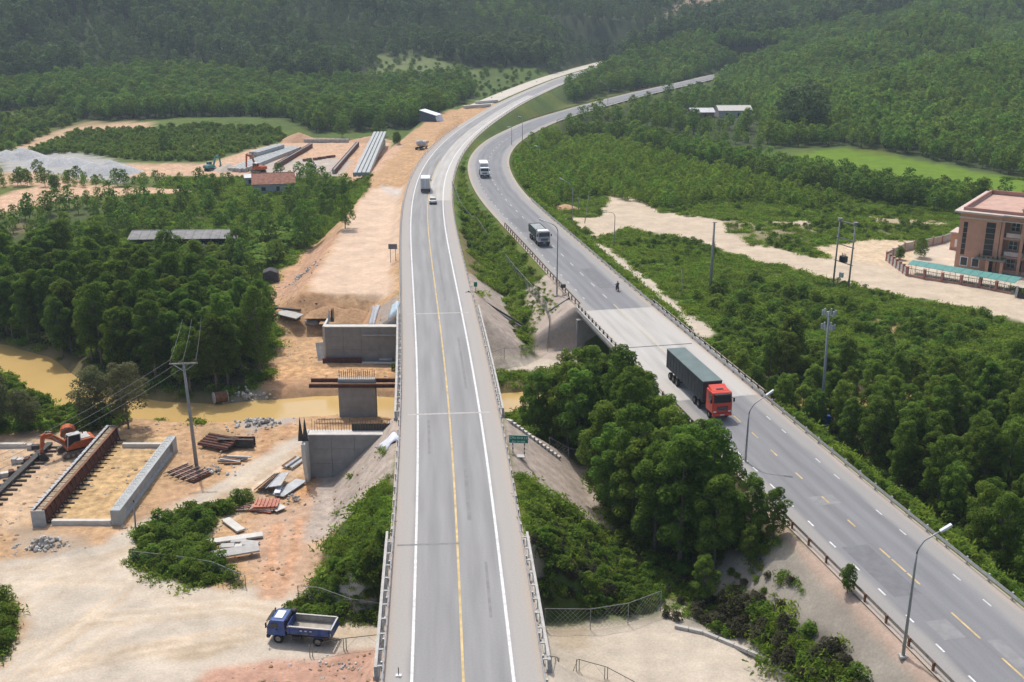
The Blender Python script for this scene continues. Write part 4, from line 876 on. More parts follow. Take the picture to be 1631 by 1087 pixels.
def parapet(c, o, y0, y1, side, label, sp=2.1):
    """concrete balustrade: kerb, posts and a top beam, tied back to the guardrail by rungs"""
    r = empty('bridge_parapet', off(c, y0, o), 0, label, 'parapet'); inv = Matrix.Translation(-Vector(r.location))
    for nm, pr in (('kerb', rect(o - .22, o + .22, RZ - .25, RZ + .16)), ('top_beam', rect(o - .11, o + .11, RZ + .82, RZ + 1.0)), ('lower_beam', rect(o - .1, o + .1, RZ + .42, RZ + .56))):
        strip_prism(nm, c, y0, y1, pr, CONC, r).data.transform(inv)
    t = y0 + .2
    while t < y1:
        p = off(c, t, o); x_, n_, tt = frame(c, t); rz = math.atan2(-tt.x, tt.y)
        inst('post', PPOST, r, p - Vector(r.location), (0, 0, rz)); inst('bracket', PBRK, r, off(c, t + .05, o - side * .26) - Vector(r.location) + Vector((0, 0, .9)), (0, 0, rz)); t += sp
    return r
PPOST = MB().box((0, 0, .48), (.26, .3, .92)).mesh('post'); PPOST.materials.append(CONC)
PBRK = MB().box((0, 0, 0), (.44, .18, .08)).mesh('bracket'); PBRK.materials.append(CONC)
parapet(MAIN, -6.5, 67.5, 88.5, -1, 'concrete parapet with openings on the left of the near underpass')
parapet(MAIN, 6.5, 67.5, 87.5, 1, 'concrete parapet with openings on the right of the near underpass')
parapet(MAIN, -6.5, 118.5, 163.5, -1, 'concrete parapet on the left edge of the stream bridge', 2.4)
parapet(MAIN, 6.5, 118.5, 163.5, 1, 'concrete parapet on the right edge of the stream bridge', 2.4)
def low_rail(c, o, y0, y1, label, sp=2.0):
    r = empty('bridge_parapet', off(c, y0, o), 0, label, 'parapet'); inv = Matrix.Translation(-Vector(r.location))
    strip_prism('kerb', c, y0, y1, rect(o - .28, o + .28, RZ - .3, RZ + .3), CONC, r).data.transform(inv)
    strip_prism('rail', c, y0, y1, rect(o - .06, o + .06, RZ + .72, RZ + .84), mat('brown_rail2', (.33, .28, .22), .7, .2), r).data.transform(inv)
    t = y0 + .3
    while t < y1:
        inst('post', DPOST, r, off(c, t, o) - Vector(r.location)); t += sp
DPOST = MB().box((0, 0, .55), (.24, .3, .62)).mesh('post'); DPOST.materials.append(STEELD)
low_rail(SIDE, -6.45, 124, 167, 'low parapet with dark posts on the inner edge of the concrete bridge')
low_rail(SIDE, 6.45, 124, 167, 'low parapet with dark posts on the outer edge of the concrete bridge')

def bridge(c, y0, y1, label, piers=(), name='road_bridge', depth=1.25):
    r = empty(name, off(c, y0, 0, 0), 0, label, 'bridge'); inv = Matrix.Translation(-Vector(r.location))
    strip_prism('deck', c, y0, y1, rect(-6.75, 6.75, RZ - .34, RZ - .03), CONC, r).data.transform(inv)
    for o in (-5.6, -2.8, 0, 2.8, 5.6):
        strip_prism('girder', c, y0 + .05, y1 - .05, [(o - .35, RZ - depth - .3), (o + .35, RZ - depth - .3), (o + .15, RZ - depth), (o + .12, RZ - .6), (o + .45, RZ - .35), (o - .45, RZ - .35), (o - .12, RZ - .6), (o - .15, RZ - depth)], CONC_D, r, 6).data.transform(inv)
    for t, s in ((y0, -1), (y1, 1)):
        x_, n_, tt = frame(c, t); b = MB().box((0, 0, 2.2), (13.4, 1.0, 6.0)).build('abutment', CONC_D, r, loc=off(c, t + s * .52, 0, 0) - Vector(r.location), rot=(0, 0, math.atan2(-tt.x, tt.y)))
    for t in piers:
        x_, n_, tt = frame(c, t)
        MB().box((0, 0, 1.4), (10.5, 1.1, 6.4)).build('pier', CONC_D, r, loc=off(c, t, 0, 0) - Vector(r.location), rot=(0, 0, math.atan2(-tt.x, tt.y)))
    return r
bridge(MAIN, 70, 88.5, 'short bridge of the main road over the pale dirt road', name='underpass_bridge')
bridge(MAIN, 119.6, 162.6, 'main road bridge over the muddy stream', (141,))
bridge(SIDE, 124.5, 166, 'concrete side-road bridge over the stream beside the middle grove', (146,))
# concrete wing steps down the stone pitching
for a, b_, lb in (((742,468),(833,525),'dark drainage step running down the stone-pitched slope right of the main road'), ((905,478),(872,500),'dark drain edge on the pitched slope under the side-road lamp')):
    p, q_ = ground(*a), ground(*b_); st = empty('drain_step', p, 0, lb, 'drain'); L = (q_ - p); 
    MB().bar((0, 0, .12), L + Vector((0, 0, .12)), .5, .3).build('channel', CONC_D, st); MB().bar((0.32, 0.05, .22), L + Vector((.32, 0.05, .22)), .14, .42).build('edge', mat('dark_edge', (.08, .075, .07)), st)

# --- new bridge under construction
def aframe(px0, px1, py, z=0.0):
    a, b_ = at(px0, py, z), at(px1, py, z); return a, b_, math.atan2((b_ - a).y, (b_ - a).x), (b_ - a).length
def rebars(parent, pts, h, r=.03, name='rebar', m=None):
    for i, p in enumerate(pts):
        b = MB().tube([(0, 0, 0), (rr.uniform(-.06, .06), rr.uniform(-.06, .06), h * rr.uniform(.85, 1.1))], r, 4); b.build(name, m or RUST, parent, loc=p)
a, b_, rz, W = aframe(520, 634, 577)
ab = empty('bridge_abutment', a, rz, 'new grey concrete abutment wall across the stream, with planks at its foot', 'abutment')
for i in range(4):                       # cast in panels, recessed joints
    for j in range(3):
        box_part('wall_panel', CONC_D, ab, (W * (i + .5) / 4, .5 + .012 * ((i + j) % 2), [1.05, 3.15, 5.0][j]), (W / 4 - .03, 1.0, [2.08, 2.08, 1.58][j]))
box_part('core', CONC_D, ab, (W / 2, .62, 2.6), (W - .1, .9, 6.2)); box_part('cap', CONC_L, ab, (W / 2, .55, 5.86), (W + .1, 1.25, .14))
box_part('wing_wall', CONC_L, ab, (-.2, 2.4, 3.0), (.35, 4.4, 5.8)); box_part('wing_wall', CONC_D, ab, (W + .5, 1.6, 3.0), (.9, 3.2, 6.1))
box_part('ledge', CONC_L, ab, (W * .76, -.08, 4.55), (W * .48, .2, .1))
rebars(ab, [(.3 + .22 * i, 3.4, 5.9) for i in range(4)], 1.9, .06)
for i in range(2):
    MB().prism([(-.25, 0), (.3, 0), (0.02, 2.3)], -.05, .05).build('formwork_fin', STEELD if i else CONC_L, ab, loc=(.25 + .45 * i, 3.0, 5.8))
for px0, px1, py, h, m_, nm, lb in ((514, 576, 579, .75, MAROON, 'steel_channel', 'dark rusty steel channel lying at the foot of the far abutment'), (577, 637, 580, .28, CONC_L, 'concrete_plank', 'long pale plank lying at the foot of the far abutment'), (604, 625, 574, .3, CONC, 'concrete_plank', 'short pale plank resting on the longer one at the far abutment')):
    a, b_, rz, W = aframe(px0, px1, py, 0 if py != 574 else .35); t_ = empty(nm, a, rz, lb, 'steel beam' if m_ is MAROON else 'plank')
    if m_ is MAROON:
        box_part('web', m_, t_, (W / 2, 0, .4), (W, .08, .7)); box_part('flange', m_, t_, (W / 2, .15, .78), (W, .4, .08)); box_part('flange', m_, t_, (W / 2, .15, .06), (W, .4, .08))
    else:
        box_part('slab', m_, t_, (W / 2, 0, h / 2), (W, .7, h), bevel=.03); box_part('edge', m_, t_, (W / 2, -.4, h / 2 + .05), (W * .9, .1, .12))
# leaning grey sheet left of the far abutment
a = at(515, 575, 0); sh_ = empty('form_sheet', a, R(20), 'grey metal form sheet leaning against the left end of the far abutment', 'sheet')
for i in range(3): MB().box((.7 * i - .5, .9, 1.3), (.66, .06, 3.0), M=Matrix.Rotation(R(-32), 3, 'X')).build('sheet', PANEL, sh_)
# pier
a, b_, rz, W = aframe(541, 600, 668, -.3)
pr = empty('bridge_pier', a, rz, 'new concrete pier standing in the muddy stream with steel beams clamped to its head', 'pier')
MB().box((W / 2, .6, 2.4), (W, 1.2, 6.6)).build('shaft', CONC_D, pr, bevel=.05); box_part('head', CONC, pr, (W / 2, .6, 5.78), (W - .1, 1.0, .16))
for o, z0 in ((-.2, 5.05), (1.4, 5.25)):
    for dz in (-.24, .24): box_part('clamp_beam', RUST if dz > 0 else MAROON, pr, (W / 2 + .6, o, z0 + dz), (14.2, .34, .09))
    box_part('clamp_web', MAROON, pr, (W / 2 + .6, o, z0), (14.2, .07, .44))
rebars(pr, [(.2 + (W - .4) * i / 17, y_, 5.8) for i in range(18) for y_ in (.3, .9)], 1.2, .028)
# near abutment, seen from its earth side
a, b_, rz, W = aframe(494, 640, 762)
na = empty('bridge_abutment', a, rz, 'new concrete abutment on the near bank with tall rebar, half hidden by the pitched slope', 'abutment')
for i in range(4):
    for j in range(3): box_part('wall_panel', CONC_D, na, (W * (i + .5) / 4, .5 + .012 * ((i + j) % 2), [.95, 2.85, 4.65][j]), (W / 4 - .03, .8, [1.88, 1.88, 1.68][j]))
box_part('core', CONC_D, na, (W / 2, .66, 2.3), (W - .1, .7, 6.4)); box_part('cap', CONC_L, na, (W / 2, .9, 5.58), (W, 1.5, .14))
MB().prism([(0, -.6), (-1.0, -.6), (-2.3, 3.6), (-2.3, 5.4), (0.4, 5.4)], -.25, .2, 'x').build('wing_wall', CONC_L, na, loc=(-.1, 0, 0))
box_part('wing_wall', CONC, na, (-.35, .9, 2.6), (.5, 2.2, 6.0))
for i in range(2): MB().prism([(-.35, 0), (.35, 0), (0, 3.1)], -.06, .06).build('formwork_fin', STEELD, na, loc=(-.55 + .55 * i, -1.2, 5.4))
rebars(na, [(.3 + (W - .4) * i / 33, 1.4, 5.6) for i in range(34)], 1.5, .026); box_part('form_board', STEELD, na, (W * .72, 1.45, 6.1), (W * .52, .08, .9))
# tarps draped on the slopes
def tarp(pts, label, m=TARPW, seed=1, lift=.25, name='tarpaulin', drop=.5):
    """soft sheet over the ground between four photo corners"""
    rg = np.random.default_rng(seed); c = [Vector(ground(*p)) for p in pts]; N = 8; b = MB(); o0 = c[0]
    for i in range(N + 1):
        for j in range(N + 1):
            u, v = i / N, j / N; p = (c[0] * (1 - u) + c[1] * u) * (1 - v) + (c[3] * (1 - u) + c[2] * u) * v
            e = min(u, v, 1 - u, 1 - v) * 4; z = h1(p.x, p.y) + lift * min(1, e + .25) + .18 * math.sin(u * 9 + v * 3) * .5 + rg.uniform(-.05, .05)
            b.v.append((p.x - o0.x, p.y - o0.y, z - o0.z))
    for i in range(N):
        for j in range(N): q = i * (N + 1) + j; b.f.append((q, q + 1, q + N + 2, q + N + 1))
    o = b.build(name, m, None, smooth=True, loc=o0); md = o.modifiers.new('thickness', 'SOLIDIFY'); md.thickness = .04; return tag(o, label, 'tarpaulin')
tarp([(600,716),(632,694),(642,702),(612,724)], 'white tarpaulin sheet lying on the pitched slope left of the main road', lift=.45)
tarp([(618,522),(634,520),(640,482),(624,488)], 'pale blue tarpaulin hanging down the bank beside the far abutment', mat('blue_tarp', (.42, .52, .58), .5, .12, 2), 2, .5)
tarp([(586,522),(596,520),(606,486),(594,490)], 'grey plastic sheet hanging down the bank left of the pale blue tarpaulin', mat('grey_tarp', (.36, .38, .41), .5, .2, 2), 3, .4)
tarp([(487,520),(510,520),(508,513),(485,514)], 'grey-blue sheet spread on the dirt beside the tilted site shelter', mat('slate_tarp', (.30, .33, .38), .6, .15, 2), 4, .3)

# --- girder yard
def igirder(p0, p1, label, h=1.6, m=CONC_G, name='bridge_girder', w=.9):
    p0, p1 = Vector(p0), Vector(p1); d = p1 - p0; L = d.length; g_ = empty(name, p0, math.atan2(d.y, d.x), label, 'girder')
    pf = [(-w * .4, 0), (w * .4, 0), (w * .4, .28), (w * .14, .48), (w * .14, h - .38), (w * .5, h - .22), (w * .5, h), (-w * .5, h), (-w * .5, h - .22), (-w * .14, h - .38), (-w * .14, .48), (-w * .4, .28)]
    MB().prism(pf, 1.6, L - 1.6, 'x').build('web', m, g_)
    for a_ in (0, L - 1.6): MB().prism([(-w * .48, 0), (w * .48, 0), (w * .48, h - .01), (-w * .48, h - .01)], a_, a_ + 1.6, 'x').build('end_block', m, g_, bevel=.03)
    return g_, L
P0, P1 = at(186, 838, 0), at(276, 716, 0)
g_, L = igirder(P0, P1, 'long grey concrete bridge girder lying right of the steel formwork', 1.9, w=1.15)
for i in range(26): MB().tube([(0, -.28, 0), (0, -.28, .22), (0, .28, .22), (0, .28, 0)], .02, 4).build('stirrup', RUST, g_, loc=(.8 + i * (L - 1.6) / 25, 0, 1.89))
P0, P1 = at(64, 838, 0), at(182, 700, 0); d = P1 - P0; L = d.length
fw = empty('girder_formwork', P0, math.atan2(d.y, d.x), 'long rusty steel girder form with raking props in the casting yard', 'formwork')
for s_ in (-1, 1): box_part('side_form', MAROON, fw, (L / 2, s_ * .48, 1.05), (L, .1, 1.8)); box_part('top_flange', PANEL if s_ > 0 else RUST, fw, (L / 2, s_ * .62, 1.98), (L, .34, .08))
box_part('girder_core', mat('dusty_fill', (.36, .29, .20), .95, .3, 2, .3), fw, (L / 2, 0, .9), (L + .3, .8, 1.7)); box_part('end_plate', PANEL, fw, (-.12, 0, .95), (.12, 1.5, 1.9)); box_part('end_plate', PANEL, fw, (L + .12, 0, .95), (.12, 1.3, 1.9))
for i in range(20):
    x_ = .6 + (L - 1.2) * i / 19
    for s_ in (-1, 1):
        MB().bar((x_, s_ * .56, 1.85), (x_, s_ * 1.0, .1), .09, .12).build('prop', MAROON, fw); 
        if s_ < 0: MB().bar((x_, -.5, .08), (x_, -1.75, .08), .18, .14).build('sleeper', STEELD, fw); 
    MB().box((x_ + .2, 0, 2.0), (.08, 1.3, .05)).build('tie_bar', STEELD, fw)
    MB().bar((x_ - .2, .55, 2.02), (x_ - .2, rr.uniform(.8, 1.3), 2.1), .05, .05).build('tie_bar', RUST, fw)
P0, P1 = at(-40, 826, 0), at(80, 711, 0); d = P1 - P0; L = d.length
sb = empty('casting_bed', P0, math.atan2(d.y, d.x), 'dark steel casting bed on sleepers at the left edge, beside the excavator', 'casting bed')
box_part('bed', STEELD, sb, (L / 2, 0, .42), (L, .75, .35))
for i in range(16): box_part('sleeper', mat('sleeper_wood', (.09, .075, .06)), sb, (.8 + (L - 1.4) * i / 15, -.2, .16), (.26, 2.8, .18))
for px0, px1, py, lb in ((84, 178, 836, 'white concrete strip beam joining the near ends of formwork and girder'), (196, 262, 713, 'white concrete strip beam joining the far ends of formwork and girder'), (-30, 42, 713, 'white concrete strip beam by the casting bed at the left edge')):
    a, b_, rz, W = aframe(px0, px1, py); t_ = empty('strip_beam', a, rz, lb, 'beam')
    box_part('beam', CONC_L, t_, (W / 2, 0, .3), (W, .55, .6), bevel=.03); box_part('footing', CONC, t_, (W / 2, 0, .03), (W + .2, .9, .1))
for px, py, rz, lb in ((34, 738, 4, 'short concrete block beside the casting bed below the excavator arm'), (8, 760, 25, 'short concrete block at the left picture edge by the casting bed'), (58, 716, 0, 'dark steel drum rack beside the excavator bucket')):
    a = at(px, py, 0); t_ = empty('block', a, R(rz), lb, 'block')
    for i in range(2): MB().box((-.75 + 1.5 * i, 0, .38), (.6, .9, .76)).build('end', MAROON if i else CONC, t_, bevel=.06)
    box_part('middle', CONC_L if py != 716 else STEELD, t_, (0, 0, .34), (.95, .66, .55))
# rubble heap
def rocks(name, px, py, n, sp, sz, label, m, seed=3, hmax=.6):
    rg = random.Random(seed); c = ground(px, py); r = empty(name, c, 0, label, 'rubble')
    for i in range(n):
        a_ = rg.uniform(0, 6.28); q = abs(rg.gauss(0, .55)); x_, y_ = math.cos(a_) * q * sp[0], math.sin(a_) * q * sp[1]; s_ = sz * rg.uniform(.5, 1.4)
        o = inst('stone', ROCKM[i % 4], r, (x_, y_, h1(c.x + x_, c.y + y_) - c.z + max(0, hmax * (1 - q)) * rg.random()), (rg.uniform(0, 3), rg.uniform(0, 3), rg.uniform(0, 6)), (s_, s_ * rg.uniform(.6, 1), s_ * rg.uniform(.5, .9)))
    return r
ROCKM = []
for i in range(4):
    bm = bmesh.new(); bmesh.ops.create_icosphere(bm, subdivisions=1, radius=.5); rg_ = random.Random(i)
    for v in bm.verts: v.co *= rg_.uniform(.7, 1.15)
    me = bpy.data.meshes.new('stone'); bm.to_mesh(me); bm.free(); me.materials.append((CONC_L, CONC, mat('field_stone', (.36, .33, .29), .95, .25, 3), CONC)[i]); ROCKM.append(me)
rocks('rubble_heap', 72, 872, 150, (2.7, 1.6), .5, 'heap of pale concrete rubble beside the haul road, left of the weeds', CONC, 3, 1.1)
rocks('rubble_heap', 345, 752, 40, (3.0, 2.0), .45, 'scattered grey rubble at the foot of the leaning power pole', CONC, 4)
rocks('stream_stones', 408, 674, 90, (5.5, 3.0), .6, 'grey stones spilled along the near bank of the stream', CONC, 5)
rocks('stream_stones', 392, 640, 60, (4.5, 3.0), .55, 'grey stones on the far bank of the stream beside the grove', CONC, 6)
rocks('rubble_heap', 470, 800, 30, (3.5, 2.5), .4, 'loose stones beside the scrap sheet stack', CONC, 7)
rocks('rubble_heap', 560, 1068, 50, (7, 2.2), .32, 'loose stones on the pink earth slope at the bottom edge', CONC, 8, .1)
rocks('rubble_heap', 480, 440, 60, (5, 7), .6, 'pale broken stones along the left edge of the earth causeway', CONC, 9, .3)
# stacks of formwork and scrap
def pile(name, px, py, rz, label, cat): return empty(name, ground(px, py) + Vector((0, 0, .05)), R(rz), label, cat)
t_ = pile('panel_stack', 344, 716, -22, 'maroon corrugated formwork panels stacked beside the leaning power pole', 'panels')
for i in range(5):
    M_ = Matrix.Rotation(R(28), 3, 'X'); MB().box((.1 * i, -.5 + .42 * i, .5 + .16 * i), (4.6, .5, .22), M=M_).build('panel', MAROON, t_); MB().box((.1 * i, -.62 + .42 * i, .66 + .16 * i), (4.6, .06, .1), M=M_).build('rib', RUST, t_)
box_part('bearer', TIMBER, t_, (-1.5, .2, .12), (.16, 2.6, .2)); box_part('bearer', TIMBER, t_, (1.5, .2, .12), (.16, 2.6, .2))
t_ = pile('steel_box_form', 378, 714, -2, 'dark rusty steel box form lying right of the maroon panels', 'formwork')
for s_ in (-.45, .45): box_part('side', STEELD if s_ < 0 else MAROON, t_, (0, s_, .65), (4.6, .12, 1.1))
box_part('base', MAROON, t_, (0, 0, .1), (4.6, .9, .12)); box_part('flange', STEELD, t_, (0, -.55, 1.22), (4.7, .4, .07))
t_ = pile('scrap_stack', 372, 738, -8, 'dark scrap boards lying in front of the maroon panels', 'boards')
for i in range(6): MB().box((rr.uniform(-1, 1), -.6 + .3 * i, .12 + .05 * i), (rr.uniform(2, 3.4), .35, .1), rr.uniform(-.2, .2)).build('board', (RUST, STEELD, CONC)[i % 3], t_)
t_ = pile('formwork_rack', 302, 758, -33, 'rusty corrugated form sheet lying with timber battens across it', 'formwork')
for i in range(9): box_part('sheet_rib', MAROON, t_, (0, -1.2 + .3 * i, .3 + .05 * (i % 2)), (4.6, .22, .16))
box_part('sheet', RUST, t_, (0, 0, .2), (4.7, 2.8, .08))
for i in range(5): MB().bar((-1.9 + i * .95, 1.5, .5), (-2.3 + i * .95, -2.0, .36), .14, .12).build('batten', TIMBER, t_)
t_ = pile('sheet_pile_stack', 441, 776, 72, 'stack of long grey metal sheet piles leaning askew', 'sheets')
for i in range(7):
    MB().box((0, 1.6 - .42 * i, .35 + .12 * i), (4.3 - .1 * i, .5, .1), .04 * i, Matrix.Rotation(R(-38 if i < 4 else -8), 3, 'X')).build('sheet', (STEELD, RUST, STEELD, PANEL, PANEL, PANEL, CONC)[i], t_)
MB().box((-.4, -2.0, .3), (4.6, 1.5, .12), -.12).build('sheet', PANEL, t_); MB().box((-1.6, -1.2, .62), (2.4, .7, .08), .35).build('sheet', TARPW, t_)
t_ = pile('orange_panel_stack', 420, 812, -14, 'faded orange ribbed panels stacked beside the grey sheet piles', 'panels')
for i in range(4): box_part('panel', ORPAN if i != 1 else CONC, t_, (.1 * i, .08 * i, .15 + .16 * i), (2.7, 2.0, .1), .1 * i)
for i in range(6): box_part('rib', ORPAN, t_, (-.9 + .45 * i, .3, .76), (.1, 1.9, .1), .3)
for i in range(4): MB().bar((-1.4, -.9 + .35 * i, .2 + .1 * i), (-4.2, -1.8 + .3 * i, .1), .22, .1).build('plank', (TIMBER, ORPAN, TIMBER, RUST)[i], t_)
MB().box((1.6, .2, .3), (1.7, 1.4, .08), -.5).build('sheet', CONC_L, t_)
t_ = pile('channel_stack', 468, 742, 68, 'small stack of grey steel channels left of the near abutment', 'channels')
for i in range(4): MB().box((0, -.6 + .4 * i, .25), (3.0, .3, .16), M=Matrix.Rotation(R(20), 3, 'X')).build('channel', (PANEL, STEELD, PANEL, RUST)[i], t_)
for px, py, L_, W_, rz, lb, m_ in ((372, 842, 3.6, 1.0, -48, 'short white concrete slab lying across the end of the long one', CONC_L), (371, 862, 6.3, 1.0, 17, 'long white concrete slab on the red earth', CONC_L), (362, 874, 1.5, .9, 8, 'small grey concrete slab left of the three by the long slab', CONC), (380, 866, 1.6, .7, 8, 'small grey concrete slab touching the long slab', CONC), (398, 870, 1.9, 1.1, -12, 'flat grey concrete slab below the long slab, rightmost', CONC), (380, 876, .8, .7, 0, 'small pale concrete lump below the slabs', CONC_L), (373, 893, 5.2, 1.3, 20, 'long grey tilted slab casting a shadow at the fence', CONC), (326, 812, 3.6, 1.1, 30, 'dark grey flat sheet on the haul road edge above the weeds', mat('slate_sheet', (.16, .165, .165), .8)), (462, 512, 5.2, 1.9, -36, 'tilted pale sheet roof of a low site shelter beside the grove', CONC), (456, 495, 5.6, .5, -16, 'long dark timber beam on the dirt above the tilted sheet roof', STEELD)):
    g0 = ground(px, py); t_ = empty('concrete_slab' if m_ in (CONC, CONC_L) and px != 462 else 'site_board', g0 + Vector((0, 0, .03)), R(rz), lb, 'slab' if px not in (462, 456, 326) else 'board')
    zt = .22 if px not in (462, 373) else .75
    MB().box((0, 0, zt), (L_, W_, .22), M=Matrix.Rotation(R(10 if px in (462, 373) else 0), 3, 'X')).build('slab', m_, t_, bevel=.03)
    for s_ in (-.35, .35): box_part('bearer', TIMBER if px != 462 else STEELD, t_, (L_ * s_, 0, (zt - .1) / 2), (.14, W_ * .8, max(.1, zt - .12)))
# buried pipe end
t_ = empty('drain_pipe', ground(352, 642) - Vector((0, 0, .12)), R(30), 'short rusty drum-like pipe lying on the stream bank below the grove', 'pipe')
bp_ = MB(); bp_.tube([(-1.0, 0, .75), (1.0, 0, .75)], .8, 16, False).build('shell', RUST, t_, smooth=True); MB().tube([(-1.02, 0, .75), (-.9, 0, .75)], .86, 16).build('rim', CONC, t_); MB().tube([(.9, 0, .75), (1.02, 0, .75)], .86, 16).build('rim', CONC, t_)
# delineator on the shoulder
t_ = empty('marker_post', at(635, 1077, RZ), 0, 'small white-footed marker post standing on the near left shoulder', 'post')
box_part('foot', WPAINT, t_, (0, 0, .05), (.45, .3, .1), bevel=.02); MB().tube([(0, 0, .1), (0, 0, .75)], .035, 6).build('rod', STEELD, t_)
# ------------------------------------------------------------------ vehicles (local: +x forwards, origin on the ground at the middle)
GLASS = mat('dark_glass', (0.025, 0.032, 0.038), 0.12, 0.1, 1, spec=.6); LAMP = mat('headlamp', (0.75, 0.76, 0.74), 0.2, .05, spec=.6); AMBER = mat('amber_lamp', (.7, .25, .03), .3); TAIL = mat('tail_lamp', (.4, .02, .02), .3)
RIMM = mat('wheel_rim', (0.32, 0.30, 0.27), 0.6, .2, 4, metal=.3); CHAS = mat('chassis', (0.05, 0.048, 0.046), .8, .3, 3); PLATE = mat('plate', (.7, .7, .68), .5, .05)
BLUE = mat('truck_blue', (0.026, 0.075, 0.26), .4, .2, 2.5, spec=.5); REDP = mat('truck_red', (0.62, 0.055, 0.028), .35, .07, 2, spec=.5); WHITEP = mat('truck_white', (.74, .75, .75), .4, .06, 2, spec=.5)
GREYP = mat('truck_grey', (.33, .34, .36), .45, .12, 2, spec=.5); BEDG = mat('bed_green', (.085, .115, .10), .7, .2, 2); TARPG = mat('trailer_cover', (.13, .175, .17), .75, .12, .7, .1); TARPS = mat('trailer_side', (.045, .055, .06), .7, .25, 1.2, .1); BEDI = mat('bed_inside', (.36, .33, .28), .8, .2, 2)
def wheel(parent, x, y, r, w, name='wheel'):
    s = 1 if y > 0 else -1; wr = empty(name, (x, y, r)); wr.parent = parent
    pf = [(r * .55, -w * .5), (r * .9, -w * .5), (r, -w * .34), (r, w * .34), (r * .9, w * .5), (r * .55, w * .5)]
    t = MB(); N = 18; k = len(pf)
    for i in range(N):
        a_ = 2 * math.pi * i / N
        for q, yy in pf: t.v.append((math.cos(a_) * q, yy, math.sin(a_) * q))
    for i in range(N):
        for j in range(k): j2 = (j + 1) % k; i2 = (i + 1) % N; t.f.append((i*k+j, i*k+j2, i2*k+j2, i2*k+j))
    t.build('tyre', BLACK, wr, smooth=False)
    d = MB(); d.tube([(0, -w * .38, 0), (0, w * .38, 0)], r * .56, 14); d.tube([(0, s * w * .3, 0), (0, s * w * .46, 0)], r * .2, 8); d.build('rim', RIMM, wr)
def mirror(parent, x, y, z, s=1.0):
    m_ = MB().box((0, 0, 0), (.1 * s, .22 * s, .5 * s)).build('mirror', BLACK, parent, bevel=.03, loc=(x, y, z)); MB().bar((-.02, 0, .2), (-.1, -.28 * (1 if y > 0 else -1), .26), .04, .04).build('arm', BLACK, m_)
def cab(parent, x0, x1, w, z0, z1, paint, rake=.28, belt=.52, roofm=None):
    """cab-over body with windscreen, side windows, grille, lamps and bumper; front face at x1"""
    h = z1 - z0; zb = z0 + h * belt
    pf = [(x0, z0), (x1 - .06, z0), (x1, z0 + .15), (x1, zb), (x1 - rake, z1 - .12), (x1 - rake - .18, z1), (x0, z1)]
    c = MB().prism(pf, -w / 2, w / 2).build('cab', paint, parent, bevel=.06, segs=2)
    def fx(z): return x1 - rake * max(0, (z - zb)) / (z1 - .12 - zb) + .012
    za, zc = zb + .06, z1 - .3
    ws_ = MB(); ws_.add([(fx(za), -w*.45, za), (fx(za), w*.45, za), (fx(zc), w*.43, zc), (fx(zc), -w*.43, zc)] + [(fx(za)-.06, -w*.45, za), (fx(za)-.06, w*.45, za), (fx(zc)-.06, w*.43, zc), (fx(zc)-.06, -w*.43, zc)], ((0,1,2,3),(7,6,5,4),(4,5,1,0),(5,6,2,1),(6,7,3,2),(7,4,0,3)))
    g = ws_.build('windscreen', GLASS, parent)
    for s in (-1, 1): MB().bar((fx(za) + .03, s * .12, za), (fx(za + .3) + .03, s * .62, za + .3), .03, .03).build('wiper', BLACK, g)
    sv = MB().box(((fx(z1-.2) + .12), 0, z1 - .14), (.34, w * .86, .05), M=Matrix.Rotation(R(18), 3, 'Y')).build('sun_visor', CHAS, parent)
    for s in (-1, 1):
        y_ = s * (w / 2 + .012); sw = MB().prism([(x0 + (x1-x0)*.38, zb + .02), (x1 - .22, zb + .02), (x1 - rake - .2, z1 - .3), (x0 + (x1-x0)*.38, z1 - .3)], y_ - .02, y_ + .02).build('side_window', GLASS, parent)
        dr = MB().prism([(x0 + (x1-x0)*.34, z0 + .12), (x1 - .12, z0 + .12), (x1 - .12, zb - .03), (x0 + (x1-x0)*.34, zb - .03)], y_ - .022, y_ + .006).build('door', paint, parent); MB().box((x0 + (x1-x0)*.45, y_ + s * .03, zb - .16), (.2, .05, .05)).build('handle', CHAS, dr)
        hl = MB().box((x1 + .012, s * w * .38, z0 + .26), (.06, w * .14, .2)).build('headlight', LAMP, parent, bevel=.02); MB().box((x1 + .012, s * w * .47, z0 + .26), (.055, w * .04, .18)).build('indicator', AMBER, hl)
        mirror(parent, x1 - .05, s * (w / 2 + .22), zb + .34)
    gr = MB().box((x1 + .012, 0, z0 + h * .25), (.05, w * .56, h * .2)).build('grille', CHAS, parent, bevel=.01)
    for i in range(3): MB().box((x1 + .045, 0, z0 + h * (.18 + .06 * i)), (.02, w * .54, .035)).build('bar', RIMM, gr)
    bu = MB().box((x1 - .06, 0, z0 - .14), (.3, w, .34)).build('bumper', paint if paint is REDP else CHAS, parent, bevel=.05, segs=2); MB().box((x1 + .1, 0, z0 - .14), (.02, .5, .12)).build('number_plate', PLATE, bu)
    return c
def chassis(parent, x0, x1, z, axles, r, w=2.3, dual=True, tw=.3):
    for s in (-.42, .42): MB().box(((x0 + x1) / 2, s, z), (x1 - x0, .12, .28)).build('frame_rail', CHAS, parent)
    for ax in axles:
        MB().tube([(ax, -w * .45, r), (ax, w * .45, r)], .09, 8).build('axle', CHAS, parent)
        for s in (-1, 1): wheel(parent, ax, s * (w / 2 - tw / 2), r, tw)
